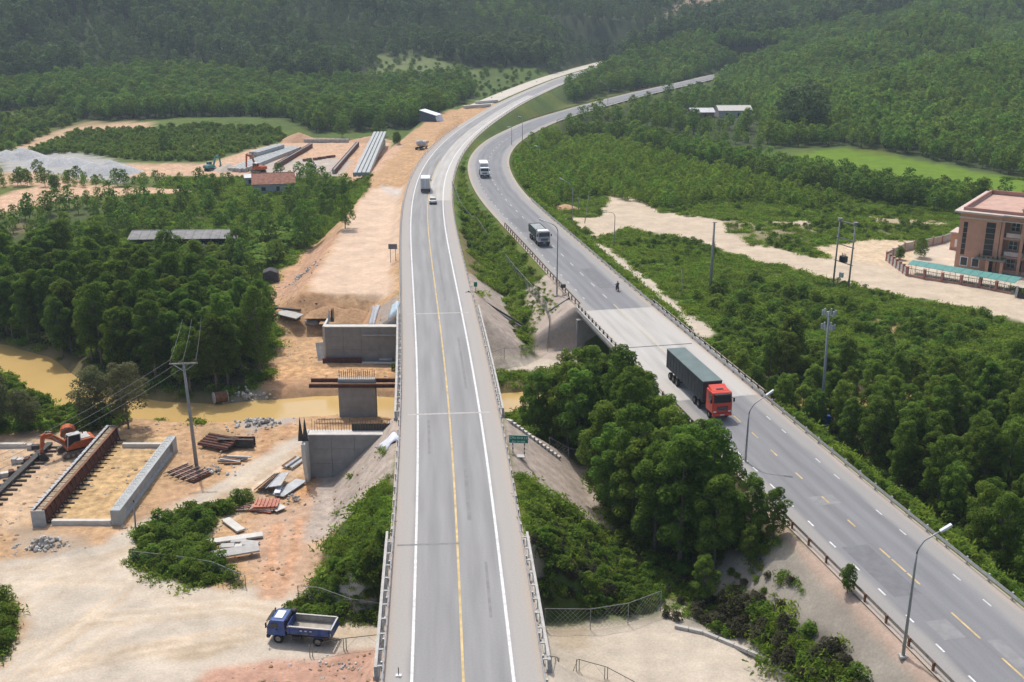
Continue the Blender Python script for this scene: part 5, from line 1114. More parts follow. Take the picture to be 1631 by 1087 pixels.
def dump_bed(parent, x0, x1, w, z0, z1, paint, inner, ribs=5, tail=.0):
    bd = MB().box(((x0+x1)/2, 0, z0 + .06), (x1 - x0, w, .12)).build('bed_floor', inner, parent)
    for s in (-1, 1):
        sd = MB().box(((x0+x1)/2, s * (w/2 - .04), (z0+z1)/2), (x1 - x0, .08, z1 - z0)).build('side_board', paint, parent)
        MB().box(((x0+x1)/2, s * (w/2 - .04), z1 + .03), (x1 - x0 + .02, .14, .08)).build('top_rail', CONC_L if paint is BLUE else paint, sd)
        for i in range(ribs): MB().box((x0 + .15 + (x1-x0-.3) * i / (ribs-1), s * (w/2 + .03), (z0+z1)/2), (.1, .08, z1 - z0 - .05)).build('rib', paint, sd)
        MB().box(((x0+x1)/2, s * (w/2 - .09), (z0+z1)/2 + .04), (x1 - x0 - .1, .02, z1 - z0 - .2)).build('lining', inner, sd)
    MB().box((x1 - .05, 0, (z0+z1)/2 + .12), (.1, w - .1, z1 - z0 + .25)).build('head_board', paint, parent)
    tg = MB().box((x0 + tail/2, 0, (z0+z1)/2), (.09, w, z1 - z0 + .04), M=Matrix.Rotation(-math.atan2(tail, z1 - z0), 3, 'Y')).build('tailgate', paint, parent)
    MB().box((x0 + tail * .2 - .05, 0, z1 - .02), (.12, w, .09)).build('top_rail', CONC_L if paint is BLUE else paint, tg)
def on_road(c, y, o, name, label, cat, away=False):
    x_, n_, t = frame(c, y); a_ = math.atan2(t.y, t.x); return empty(name, off(c, y, o, RZ + .01), a_ if away else a_ + math.pi, label, cat)
# blue dump truck on the haul road
f_, r_ = at(453, 1006, 0), at(523, 1012, 0); d = f_ - r_; mid = (f_ + r_) / 2 + Vector((d.y, -d.x, 0)).normalized() * -.95
t = empty('dump_truck', (mid.x, mid.y, h1(mid.x, mid.y) + .02), math.atan2(d.y, d.x), 'small blue tipper truck with an empty bed on the pale haul road', 'truck')
chassis(t, -2.6, 2.5, .72, (1.95, -1.75), .46, 2.05)
cab(t, 1.25, 2.95, 2.0, .78, 2.35, BLUE, .3); dump_bed(t, -2.95, 1.0, 2.15, 1.12, 1.85, BLUE, BEDI, 5, -.18)
MB().box((1.95, 0, 2.39), (.75, 1.2, .05)).build('roof_sheet', WPAINT, t, bevel=.02); MB().box((1.12, .1, 2.1), (.22, 1.7, .7)).build('tarpaulin_roll', mat('navy_cloth', (.02, .022, .045), .8, .3, 3), t, bevel=.08); MB().box((.95, -.75, 2.35), (.5, .5, .45)).build('air_filter', CHAS, t, bevel=.08)
for i in range(3): MB().box((-1.2 + i * .45, 1.16, 1.6), (.2, .02, .1)).build('sign_patch', PLATE, t); MB().box((-1.2 + i * .45, -1.16, 1.6), (.2, .02, .1)).build('sign_patch', PLATE, t)
for s in (-1, 1): MB().box((-1.75, s * .98, 1.0), (1.05, .3, .05)).build('mudguard', BLUE, t); MB().box((.2, s * .85, .68), (.9, .4, .42)).build('fuel_tank', CHAS, t, bevel=.05)
# red articulated lorry
t = on_road(SIDE, 125.6, -2.1, 'articulated_lorry', 'red tractor unit hauling a long green-covered trailer on the side road', 'lorry')
chassis(t, 1.2, 7.9, .85, (6.7, 3.2, 1.9), .5, 2.45)
cab(t, 5.7, 7.95, 2.45, .95, 3.55, REDP, .22, .5)
MB().prism([(5.75, 3.5), (7.2, 3.56), (6.3, 3.78), (5.75, 3.95)], -1.05, 1.05).build('wind_deflector', REDP, t, bevel=.05); MB().box((7.86, 0, 3.3), (.1, 1.9, .26)).build('name_board', mat('dark_red', (.18, .02, .015), .5), t); MB().box((6.6, 0, 3.66), (.6, .9, .08)).build('roof_hatch', CHAS, t)
tr = MB().box((-1.9, 0, 2.55), (13.0, 2.48, 2.5)).build('trailer_body', TARPS, t, bevel=.04)
MB().prism([(-8.42, 3.76), (4.62, 3.76), (4.62, 3.92), (-8.42, 3.92)], -1.27, 1.27).build('cover', TARPG, t, bevel=.06, segs=2)
for i in range(12): MB().box((-7.9 + i * 1.09, 0, 2.55), (.06, 2.54, 2.42)).build('hoop', TARPS, t)
MB().box((-8.43, 0, 2.4), (.06, 2.3, 2.2)).build('rear_door', TARPS, t)
for s in (-.5, .5): MB().box((-2.4, s, 1.15), (11.6, .14, .3)).build('trailer_beam', CHAS, t)
for ax in (-7.0, -5.7, -4.4):
    MB().tube([(ax, -1.1, .5), (ax, 1.1, .5)], .09, 8).build('axle', CHAS, t)
    for s in (-1, 1): wheel(t, ax, s * 1.05, .5, .4)
# grey tipper
t = on_road(SIDE, 215.5, -1.9, 'tipper_lorry', 'grey four-axle tipper with a white roof and green bed on the side road', 'lorry')
chassis(t, -4.6, 4.3, .9, (3.7, 1.9, -2.3, -3.6), .52, 2.45); cab(t, 2.6, 4.8, 2.45, .95, 3.1, GREYP, .2, .5); MB().box((3.5, 0, 3.16), (1.7, 2.2, .12)).build('roof', WHITEP, t, bevel=.05)
dump_bed(t, -4.8, 2.3, 2.45, 1.35, 2.95, BEDG, BEDG, 8)
MB().box((-1.25, 0, 2.86), (6.8, 2.2, .06)).build('bed_cover', mat('grey_cover', (.30, .32, .32), .8, .15, 1), t)
# white covered lorry coming round the bend
t = on_road(SIDE, 300.5, -2.0, 'covered_lorry', 'white covered lorry coming towards the camera on the side-road bend', 'lorry')
chassis(t, -4.0, 3.8, .85, (3.0, -2.3, -3.4), .5, 2.4); cab(t, 2.2, 4.2, 2.4, .92, 2.9, WHITEP, .22, .5)
MB().box((-1.2, 0, 2.55), (6.4, 2.45, 2.6)).build('cargo_box', WHITEP, t, bevel=.04); MB().box((-1.2, 0, 3.88), (6.3, 2.3, .08)).build('roof', mat('bright_white', (.82, .82, .81), .5, .04), t); MB().box((2.03, 0, 3.2), (.05, 2.0, .9)).build('front_panel', GREYP, t)
for i in range(5): MB().box((-4.1 + i * 1.4, 0, 2.5), (.06, 2.5, 2.4)).build('frame_rib', WHITEP, t)
# white box van lorry going away
t = on_road(MAIN, 276.5, -.9, 'box_lorry', 'white box lorry seen from behind beside the white car on the main road', 'lorry', True)
chassis(t, -3.6, 3.4, .8, (2.7, -2.2), .48, 2.3); cab(t, 1.9, 3.7, 2.2, .9, 2.6, WHITEP, .25, .5)
MB().box((-1.0, 0, 2.45), (5.4, 2.4, 2.7)).build('cargo_box', WHITEP, t, bevel=.04)
for s in (-1, 1):
    dr = MB().box((-3.73, s * .6, 2.4), (.06, 1.12, 2.5)).build('rear_door', mat('door_grey', (.56, .58, .60), .5, .06), t)
    for o in (-.2, .2): MB().box((-3.78, s * .6 + o, 2.4), (.05, .05, 2.4)).build('lock_bar', RIMM, dr)
    MB().box((-3.72, s * .95, 1.0), (.08, .3, .14)).build('tail_light', TAIL, t)
MB().box((-3.7, 0, .8), (.15, 2.3, .3)).build('rear_bumper', CHAS, t)
# white car
t = on_road(MAIN, 258.5, 1.25, 'car', 'small white car just behind the white box lorry on the main road', 'car', True)
MB().prism([(-2.1, .35), (2.1, .35), (2.15, .7), (1.9, .88), (.95, .98), (-1.55, 1.02), (-2.08, .95), (-2.15, .6)], -.86, .86).build('body', WHITEP, t, bevel=.08, segs=2)
MB().prism([(.95, .97), (.25, 1.45), (-1.0, 1.48), (-1.75, 1.0)], -.74, .74).build('cabin', GLASS, t, bevel=.06); MB().box((-.38, 0, 1.48), (1.25, 1.36, .06)).build('roof', WHITEP, t, bevel=.03)
for ax in (1.3, -1.35):
    for s in (-1, 1): wheel(t, ax, s * .78, .33, .22)
for s in (-1, 1): MB().box((-2.12, s * .66, .8), (.08, .3, .16)).build('tail_light', TAIL, t); MB().box((2.1, s * .62, .7), (.08, .3, .14)).build('headlight', LAMP, t)
MB().box((-2.12, 0, .45), (.12, 1.6, .22)).build('rear_bumper', CHAS, t)
# motorbike with rider, going away on the side road
p = at(993, 465, RZ); yb = p.y
t = on_road(SIDE, yb, 3.05, 'motorbike', 'dark motorbike riding away along the right side of the side road', 'motorbike', True)
for ax in (-.62, .62): 
    wr = empty('wheel', (ax, 0, .3)); wr.parent = t; tb = MB(); N = 16
    for i in range(N): a_ = 2 * math.pi * i / N; tb.v += [(math.cos(a_) * q, yy, math.sin(a_) * q) for q, yy in ((.22, -.05), (.3, -.04), (.3, .04), (.22, .05))]
    for i in range(N):
        for j in range(4): j2 = (j + 1) % 4; i2 = (i + 1) % N; tb.f.append((i*4+j, i*4+j2, i2*4+j2, i2*4+j))
    tb.build('tyre', BLACK, wr); MB().tube([(0, -.04, 0), (0, .04, 0)], .2, 12).build('rim', RIMM, wr)
MB().prism([(-.75, .62), (-.5, .42), (.15, .34), (.45, .6), (.5, .95), (.35, .9), (.15, .62), (-.1, .7), (-.72, .78)], -.13, .13).build('body', mat('bike_body', (.05, .02, .025), .4), t, bevel=.04)
MB().box((-.3, 0, .79), (.75, .26, .1)).build('seat', BLACK, t, bevel=.04); MB().tube([(.55, 0, .32), (.42, 0, .95)], .04, 6).build('fork', CHAS, t); MB().tube([(.38, -.34, 1.0), (.45, 0, .98), (.38, .34, 1.0)], .022, 6).build('handlebar', CHAS, t); MB().box((-.76, 0, .7), (.06, .14, .1)).build('tail_light', TAIL, t)
def skinned(name, verts, edges, radii, m, parent, lv=2):
    me = bpy.data.meshes.new(name); me.from_pydata(verts, edges, []); o = bpy.data.objects.new(name, me); COL.objects.link(o); o.parent = parent
    md = o.modifiers.new('skin', 'SKIN'); o.data.skin_vertices[0].data[0].use_root = True
    for i, r_ in enumerate(radii): o.data.skin_vertices[0].data[i].radius = (r_, r_) if not hasattr(r_, '__len__') else r_
    md.use_smooth_shade = True; sb_ = o.modifiers.new('sub', 'SUBSURF'); sb_.levels = lv; sb_.render_levels = lv; me.materials.append(m); return o
rd = empty('person', t.matrix_basis @ Vector((-.28, 0, 0)), t.rotation_euler.z, 'motorbike rider in dark clothes and helmet, leaning to the handlebar', 'person')
V_ = [(0,0,.88),(.02,0,1.12),(.08,0,1.36),(.1,0,1.47)]; E_ = [(0,1),(1,2),(2,3)]; Q_ = [(.15,.17),(.14,.17),(.13,.2),.06]
for s in (-1, 1):
    b0 = len(V_); V_ += [(.08, s*.2, 1.38), (.28, s*.27, 1.16), (.55, s*.28, 1.06), (.66, s*.3, 1.02)]; E_ += [(2, b0), (b0, b0+1), (b0+1, b0+2), (b0+2, b0+3)]; Q_ += [.075, .058, .046, .04]
    b1 = len(V_); V_ += [(.05, s*.12, .86), (.46, s*.2, .80), (.26, s*.2, .42), (.36, s*.2, .34)]; E_ += [(0, b1), (b1, b1+1), (b1+1, b1+2), (b1+2, b1+3)]; Q_ += [.1, .082, .055, .045]
skinned('body', V_, E_, Q_, mat('rider_clothes', (.045, .04, .055), .8, .3, 6), rd)
for s in (-1, 1):                                  # hands: palm, four fingers round the grip, thumb
    hv = [(.66, s*.3, 1.02), (.72, s*.31, 1.01)]; he = [(0, 1)]; hr = [.035, .03]
    for k_ in range(4): b0 = len(hv); hv += [(.75, s*(.28 + .022*k_), 1.03), (.775, s*(.28 + .022*k_), .99 + .004*k_), (.745, s*(.28 + .022*k_), .965)]; he += [(1, b0), (b0, b0+1), (b0+1, b0+2)]; hr += [.011, .010, .009]
    b0 = len(hv); hv += [(.70, s*.265, 1.0), (.735, s*.25, .98)]; he += [(0, b0), (b0, b0+1)]; hr += [.012, .01]
    skinned('hand', hv, he, hr, mat('skin', (.42, .26, .18), .6, .08), rd, 1)
hd = MB()
bm = bmesh.new(); bmesh.ops.create_uvsphere(bm, u_segments=16, v_segments=10, radius=.135); bmesh.ops.scale(bm, vec=(1.1, .92, 1.05), verts=bm.verts); me = bpy.data.meshes.new('helmet'); bm.to_mesh(me); bm.free(); me.materials.append(mat('helmet_paint', (.10, .03, .05), .35)); he_ = inst('helmet', me, rd, (.13, 0, 1.62)); MB().box((.12, 0, -.02), (.06, .2, .09)).build('visor', GLASS, he_, bevel=.02)

# --- excavators
def excavator(name, loc, rz, label, paint, s=1.0, boom=(3.6, 2.9), swing=0.0, cabm=None):
    t = empty(name, loc, rz, label, 'excavator'); t.scale = (s,) * 3
    for q in (-1, 1):
        tk = MB().prism([(-1.7, .1), (-1.35, 0), (1.35, 0), (1.7, .1), (1.85, .42), (1.6, .74), (1.3, .82), (-1.3, .82), (-1.6, .74), (-1.85, .42)], q * 1.15 - .28, q * 1.15 + .28).build('track', mat('track_dusty', (.15, .125, .10), .9, .3, 3), t, bevel=.03)
        for i in range(14): MB().box((-1.45 + i * .223, q * 1.15, .83), (.06, .54, .05)).build('track_shoe', CHAS, tk)
        for i in range(5): MB().tube([(-1.2 + i * .6, q * 1.44, .38), (-1.2 + i * .6, q * 1.47, .38)], .2, 10).build('roller', RIMM, tk)
    MB().box((0, 0, .6), (1.8, 1.8, .5)).build('undercarriage', CHAS, t, bevel=.05); MB().tube([(0, 0, .82), (0, 0, 1.0)], .7, 16).build('slew_ring', CHAS, t)
    up = MB().prism([(-2.1, 1.0), (1.2, 1.0), (1.2, 1.35), (.2, 1.95), (-1.9, 2.0), (-2.2, 1.7)], -1.25, 1.25).build('upper_body', paint, t, bevel=.08, segs=2); MB().prism([(-2.45, 1.02), (-1.75, 1.02), (-1.75, 1.85), (-2.3, 1.85)], -1.2, 1.2).build('counterweight', paint, t, bevel=.1, segs=2)
    MB().box((-1.2, 0, 2.03), (1.2, 1.9, .1)).build('engine_cover', cabm or paint, up, bevel=.04); MB().tube([(-1.3, -.7, 2.0), (-1.3, -.7, 2.5)], .07, 8).build('exhaust', CHAS, up)
    cb = MB().prism([(-.55, 1.0), (1.05, 1.0), (1.15, 1.6), (.85, 2.75), (-.55, 2.8)], .3, 1.22).build('cab', GLASS, t, bevel=.05); MB().box((.12, .76, 2.82), (1.5, 1.0, .1)).build('cab_roof', cabm or WPAINT, cb, bevel=.04)
    for xx, zz in ((-.52, 2.78), (.88, 2.72)):
        for yy in (.32, 1.2): MB().bar((xx + (.25 if xx > 0 else 0), yy, 1.05), (xx, yy, zz), .09, .09).build('cab_post', cabm or paint, cb)
    a_, b2 = Vector((.9, -.2, 1.5)), Vector((2.6, -.2, boom[0])); c2 = Vector((2.6 + boom[1] * .55, -.2, boom[0] + .15))
    MB().prism([(.8, 1.35), (1.1, 1.2), (2.5, boom[0] - .5), (c2.x + .1, c2.z - .25), (c2.x + .15, c2.z + .15), (2.4, boom[0] + .25), (.9, 1.75)], -.42, .02).build('boom', paint, t, bevel=.04)
    tip = Vector((c2.x + .5, -.2, .95)); MB().prism([(c2.x - .25, c2.z + .35), (c2.x + .3, c2.z + .1), (tip.x + .18, tip.z), (tip.x - .16, tip.z), (c2.x - .1, c2.z - .35)], -.4, 0).build('stick', paint, t, bevel=.04)
    bk = MB().prism([(tip.x - .2, tip.z + .1), (tip.x + .35, tip.z - .05), (tip.x + .3, tip.z - .75), (tip.x - .25, tip.z - .95), (tip.x - .7, tip.z - .7)], -.7, .3).build('bucket', CHAS, t, bevel=.05)
    for i in range(4): MB().box((tip.x - .62, -.6 + i * .27, tip.z - .85), (.25, .09, .1)).build('tooth', RIMM, bk)
    for yy in (-.5, .1): MB().tube([(1.1, yy, 1.2), (2.3, yy, boom[0] - .25)], .09, 8).build('hydraulic_ram', RIMM, t)
    MB().tube([(2.3, -.2, boom[0] + .4), (c2.x - .2, -.2, c2.z + .45)], .08, 8).build('hydraulic_ram', RIMM, t)
    return t
ORX = mat('digger_orange', (.44, .105, .035), .6, .22, 2.5)
e0 = at(120, 722, 0); excavator('excavator', (e0.x, e0.y, h1(e0.x, e0.y) + .02), R(218), 'orange tracked excavator with its arm down in the girder yard', ORX, 1.05, (2.9, 1.2), cabm=mat('digger_grey', (.45, .44, .42), .7, .2, 3))
# its spare bucket, upright behind the boom
bq = empty('digger_bucket', at(110, 700, 0), R(200), 'rusty spare digger bucket standing behind the orange excavator', 'bucket'); bb = MB()
for i in range(8):
    a0, a1 = R(-30 + i * 27), R(-30 + (i + 1) * 27); bb.quad((math.cos(a0)*.9, -.7, 1.1 + math.sin(a0)*.9), (math.cos(a1)*.9, -.7, 1.1 + math.sin(a1)*.9), (math.cos(a1)*.9, .7, 1.1 + math.sin(a1)*.9), (math.cos(a0)*.9, .7, 1.1 + math.sin(a0)*.9))
o = bb.build('shell', ORX, bq); o.modifiers.new('t', 'SOLIDIFY').thickness = .08
for s in (-.7, .7): MB().tube([(0, s - .03, 1.1), (0, s + .03, 1.1)], .85, 12).build('cheek', RUST, bq)
MB().box((0, 0, .14), (1.2, 1.4, .28)).build('lip', RUST, bq)
e1 = ground(412, 276); excavator('excavator', e1, R(150), 'orange excavator behind the rusty-roofed house in the far yard', ORX, 1.15, (4.6, 3.2))
e2 = ground(336, 273); excavator('excavator', e2, R(60), 'teal excavator by the gravel heaps in the far yard', mat('digger_teal', (.06, .25, .24), .6, .2, 2), 1.0, (4.2, 2.6), cabm=mat('digger_teal2', (.16, .30, .30), .6, .2, 2))
# ------------------------------------------------------------------ poles, lamps, fences, buildings
def rise(b, px, py):
    """point above base b (same distance) that the photo shows at the pixel"""
    lo, hi = b.z, CAMZ - 1
    for _ in range(50):
        m_ = (lo + hi) / 2
        if at(px, py, m_).y > b.y: lo = m_
        else: hi = m_
    return at(px, py, lo)
POLEC = mat('pole_concrete', (.30, .295, .285), .9, .12, 2); LAMPM = mat('lamp_steel', (.36, .37, .385), .5, .08, 2, metal=.4); WIREM = mat('wire', (.16, .16, .165), .6)
def street_lamp(base, top, head, label, group=None, r=.11):
    t = empty('street_lamp', base, 0, label, 'street lamp', group); b = Vector(base); tp = Vector(top) - b; hd = Vector(head) - b
    q = [Vector((0, 0, 0)), tp * .5, tp * .86, tp]; MB().tube(q, [r * 1.25, r, r * .8, r * .7], 10).build('column', LAMPM, t, smooth=True)
    mid = tp + Vector((0, 0, .55)) + (hd - tp) * .28; MB().tube([tp - Vector((0, 0, .02)), tp + Vector((0, 0, .38)) + (hd - tp) * .08, mid, hd], [r * .7, r * .62, r * .55, r * .5], 8).build('arm', LAMPM, t, smooth=True)
    d = (hd - mid).normalized(); M_ = d.to_track_quat('X', 'Z').to_matrix(); lh = MB(); lh.box((.35, 0, 0), (1.0, .34, .16)); o = lh.build('lamp_head', mat('lamp_head', (.66, .68, .68), .4, .05), t, bevel=.06, segs=2); o.location = hd; o.rotation_euler = M_.to_euler()
    MB().box((.4, 0, -.1), (.7, .26, .05)).build('lens', LAMP, o); MB().box((0, 0, .1), (.6, .6, .2)).build('foot', CONC, t, bevel=.03); MB().box((0, .14, 1.0), (.2, .08, .4)).build('service_door', GALV, t)
    return t
def lamp_px(bx, by, tx, ty, hx, hy, label, group=None, r=.11, bz=None):
    b = ground(bx, by) if bz is None else at(bx, by, bz); tp = rise(b, tx, ty); h_ = rise(b, hx, hy); tp.x = b.x; tp.y = b.y; return street_lamp(b, tp, h_, label, group, r)
lamp_px(1437, 1055, 1457, 882, 1500, 845, 'tall grey street lamp at the near end of the side road, lower right')
lamp_px(1187, 738, 1192, 660, 1222, 629, 'grey street lamp in front of the red lorry, rising out of the grove')
lamp_px(887, 472, 889, 368, 866, 352, 'grey street lamp at the far end of the concrete bridge')
lamp_px(1700, 800, 1712, 640, 1630, 775, 'street lamp whose head just enters at the right picture edge') if False else None
lg = 'street lamps along the far bend of the side road'
for bx, by, tx, ty, hx, hy, lb in ((911,361,912,300,896,286,'thin street lamp on the sandy clearing beside the road mouth'), (978,394,978,345,966,338,'thin street lamp beside the footpath below the clearing'), (859,291,859,238,855,233,'thin street lamp inside the bend among young trees, left of two'), (832,225,834,190,829,186,'thin street lamp beside the bend behind the white lorry'), (815,232,815,205,812,202,'short thin lamp post at the inner side of the bend'), (968,168,968,140,958,130,'thin street lamp on the far stretch of the side road, near its bridge'), (1140,118,1141,100,1132,93,'thin street lamp at the far visible end of the side road')):
    lamp_px(bx, by, tx, ty, hx, hy, lb, lg, .1)
def pole(bx, by, tx, ty, label, r=.17, name='power_pole', bz=None):
    b = ground(bx, by) if bz is None else at(bx, by, bz); tp = rise(b, tx, ty); t = empty(name, b, 0, label, 'pole'); d = tp - b
    MB().tube([(0, 0, -.3), d * .5, d], [r * 1.3, r, r * .7], 10).build('shaft', POLEC, t, smooth=True); return t, b, tp
def insul(parent, p, h=.3):
    MB().tube([p, (p[0], p[1], p[2] + h * .4), (p[0], p[1], p[2] + h * .5), (p[0], p[1], p[2] + h)], [.05, .09, .05, .06], 8).build('insulator', mat('porcelain', (.22, .13, .10), .3), parent)
def wire(a_, b2, sag, label, group, r=.02, n=14):
    a_, b2 = Vector(a_), Vector(b2); pts = [(a_ * (1 - t) + b2 * t) - a_ - Vector((0, 0, 4 * sag * t * (1 - t))) for t in np.linspace(0, 1, n)]
    o = MB().tube(pts, r, 5).build('power_line', WIREM, None, loc=a_); return tag(o, label, 'cable', group)
t, b, tp = pole(314, 748, 292, 578, 'leaning grey power pole with a T-shaped crossarm in the building site', .2); d = tp - b
MB().box((d.x, d.y, d.z - .12), (3.3, .14, .16), R(6)).build('crossarm', POLEC, t)
for s in (-1, 1): MB().bar((d.x + s * 1.3, d.y, d.z - .2), (d.x, d.y, d.z - 1.1), .07, .07).build('brace', POLEC, t)
arms = []
for s in (-1.5, 0, 1.5): p_ = Vector((d.x + s, d.y + s * .1, d.z - .05)); insul(t, p_, .45); arms.append(b + p_ + Vector((0, 0, .45)))
# twin-pole frame on the orchard side
b1 = ground(322, 452); tp1 = rise(b1, 322, 390); t = empty('twin_power_pole', b1, 0, 'twin-pole power frame with crossbars standing behind the grove', 'pole'); hh = tp1.z - b1.z
for s in (-1.1, 1.1): MB().tube([(s, 0, 0), (s, 0, hh)], [.17, .12], 8).build('leg', POLEC, t)
for z_ in (hh - .1, hh - 3.2, hh - 4.6): MB().box((0, -.15, z_), (3.4, .12, .14)).build('crossbar', POLEC, t)
for s in (-1.1, 0, 1.1): insul(t, (s, -.15, hh - .03), .45)
for s in (-.5, .5): MB().bar((-1.1, -.14, hh - 3.2), (1.1, -.14, hh - .2), .06, .06).build('brace', POLEC, t) if s < 0 else MB().bar((1.1, -.16, hh - 3.2), (-1.1, -.16, hh - .2), .06, .06).build('brace', POLEC, t)
wg = 'power lines over the grove'
for i, s in enumerate((-1.1, 0, 1.1)): wire(arms[i], b1 + Vector((s, -.15, hh + .42)), 2.6, ('leftmost', 'middle', 'rightmost')[i] + ' power line sagging from the leaning pole over the grove', wg)
for i in range(3): wire(arms[i], Vector((-62 + i * 1.6, 86, 9.5)), 1.2, ('upper', 'middle', 'lower')[i] + ' power line running down left from the leaning pole past the excavator', 'power lines over the girder yard')
# right-hand poles
t, b, tp = pole(1131, 467, 1138, 354, 'tall tapering concrete pole with small insulators on the meadow', .26)
for i in range(3): insul(t, (.35, 0, (tp.z - b.z) * .66 + .3 * i), .4)
MB().box((.2, 0, (tp.z - b.z) * .68), (1.1, .1, .1)).build('bracket', POLEC, t); MB().box((.1, 0, (tp.z - b.z) - .1), (.9, .1, .12)).build('crossarm', POLEC, t)
ba, bc = ground(1327, 452), ground(1351, 460); ta = rise(ba, 1340, 348); hh = ta.z - ba.z
t = empty('transformer_frame', ba, math.atan2((bc - ba).y, (bc - ba).x), 'twin-pole transformer station beside the sandy road', 'transformer'); W = (bc - ba).length
for x_ in (0, W): MB().tube([(x_, 0, 0), (x_ + .25, 0, hh)], [.2, .13], 10).build('pole', POLEC, t, smooth=True)
for z_ in (.36, .62, .72, .97): MB().box((W / 2 + .1, 0, hh * z_), (W + .9, .16, .16)).build('crossbar', POLEC, t)
tf = MB().box((W / 2 + .1, 0, hh * .36 + .75), (1.5, .9, 1.25)).build('transformer', STEELD, t, bevel=.06)
for i in range(6): MB().box((W / 2 - .5 + .24 * i, -.5, hh * .36 + .7), (.05, .2, 1.0)).build('cooling_fin', STEELD, tf)
for i in range(3): MB().tube([(W / 2 - .4 + .5 * i, 0, hh * .36 + 1.35), (W / 2 - .4 + .5 * i, 0, hh * .36 + 1.95)], [.09, .05], 8).build('bushing', mat('porcelain'  , (.22, .13, .10)), tf)
MB().box((W / 2, -.1, hh * .17), (1.0, .4, 1.0)).build('meter_box', PANEL, t, bevel=.03)
for i in range(3): insul(t, (i * W / 2 + .2, 0, hh * .98), .5)
for s in (0, W): MB().box((s + .25, 0, hh + .05), (.8, .8, .12)).build('top_bracket', POLEC, t)
# mast with blue box beside the side road
b = ground(1306, 690); tp = rise(b, 1321, 496); t = empty('equipment_mast', b, 0, 'tall grey mast with antenna cluster and a blue box near its foot', 'mast'); d = tp - b
MB().tube([(0, 0, 0), d * .5, d], [.24, .19, .13], 10).build('shaft', mat('mast_steel', (.27, .29, .30), .6, .1, 2), t, smooth=True)
for k_ in (.86, .97):
    c_ = d * k_
    for i in range(6): a_ = i * 1.047 + k_; MB().bar(c_, c_ + Vector((math.cos(a_), math.sin(a_), 0)) * .7, .06, .06).build('bracket', LAMPM, t); MB().box(c_ + Vector((math.cos(a_), math.sin(a_), 0)) * .8 + Vector((0, 0, .3)), (.22, .16, .7), a_).build('antenna', PANEL, t)
MB().box((.5, -.3, 1.9), (1.1, .6, 1.2)).build('blue_box', mat('box_blue', (.03, .09, .34), .5, .08), t, bevel=.04); MB().box((0, 0, .15), (2.0, 1.6, .3)).build('plinth', CONC_L, t)
for px, py, tx, ty, lb in ((931,356,938,310,'dark leaning timber post on the sandy clearing'), (922,338,921,313,'thin post beside the timber post on the clearing'), (1086,475,1086,428,'thin dark post at the meadow edge beside the footpath'), (891,346,892,332,'short post with small cross signs at the road mouth'), (217,855,213,800,'thin dark post leaning above the weeds by the haul road')):
    t, b, tp = pole(px, py, tx, ty, lb, .09, 'timber_post'); MB().box(((tp - b).x, (tp - b).y, (tp - b).z + .1), (.7 if px == 891 else .12, .1, .25)).build('cap', STEELD, t)
# green sign with white lettering beside the stream bridge
b = at(826, 742, 5.2); b.z = h1(b.x, b.y); z0 = rise(b, 826, 706).z - b.z; z1 = rise(b, 826, 693).z - b.z
sg = empty('road_sign', b, R(-6), 'green road sign with white lettering on two legs beside the stream bridge', 'sign'); SG = mat('sign_green', (.012, .22, .13), .5, .06)
for s in (-.65, .65):
    for k_ in range(6): MB().box((s, 0, z0 * (k_ + .5) / 6), (.12, .12, z0 / 6)).build('leg_band', (WPAINT, RUST)[k_ % 2], sg)
MB().box((0, -.05, (z0 + z1) / 2), (2.2, .06, z1 - z0)).build('panel', SG, sg, bevel=.02)
for zz in (z0 + .03, z1 - .03): MB().box((0, -.09, zz), (2.2, .02, .05)).build('border', WPAINT, sg)
for sx_ in (-1.08, 1.08): MB().box((sx_, -.09, (z0 + z1) / 2), (.05, .02, z1 - z0 - .1)).build('border', WPAINT, sg)
def text(s, size, loc, parent, m, rot=(R(90), 0, 0)):
    cu = bpy.data.curves.new('lettering', 'FONT'); cu.body = s; cu.size = size; cu.align_x = 'CENTER'; cu.extrude = .004; cu.materials.append(m)
    tmp = bpy.data.objects.new('lettering_curve', cu); COL.objects.link(tmp); dg = bpy.context.evaluated_depsgraph_get(); me = bpy.data.meshes.new_from_object(tmp.evaluated_get(dg)); bpy.data.objects.remove(tmp); me.name = 'lettering'
    o = bpy.data.objects.new('lettering', me); COL.objects.link(o); o.parent = parent; o.location = loc; o.rotation_euler = rot; return o
text('CẦU KHE LY', .36, (0, -.10, (z0 + z1) / 2 + .06), sg, WPAINT); text('Km 14+388', .3, (0, -.10, z0 + .12), sg, WPAINT)
MB().box((-.3, -.2, .06), (2.2, .8, .14)).build('plinth', CONC, sg)
# small kilometre board by the left guardrail, green marker on the right
t = empty('road_sign', off(MAIN, 200, -7.4, h1(*off(MAIN, 200, -7.4)[:2])), 0, 'back of a small grey sign board on two legs left of the main road', 'sign')
for s in (-.5, .5): MB().tube([(s, 0, 0), (s, 0, 3.0)], .05, 6).build('leg', STEELD, t)
MB().box((0, 0, 3.2), (1.7, .06, 1.0)).build('panel', mat('sign_back', (.16, .17, .175), .6), t)
t = empty('marker_post', off(MAIN, 176, 6.9, 6.6), 0, 'small green marker board at the right guardrail above the pitched slope', 'sign'); MB().tube([(0, 0, 0), (0, 0, 1.2)], .04, 6).build('leg', STEELD, t); MB().box((0, -.03, 1.5), (.6, .05, .8)).build('panel', SG, t)
# control box beside the bridge lamp
t = empty('junction_box', off(SIDE, 176, -6.6, RZ), 0, 'small dark box on a post at the bridge-end guardrail', 'box'); MB().tube([(0, 0, -.4), (0, 0, 1.2)], .07, 6).build('post', GALV, t); MB().box((0, 0, 1.35), (.9, .5, .6)).build('box', STEELD, t, bevel=.04)

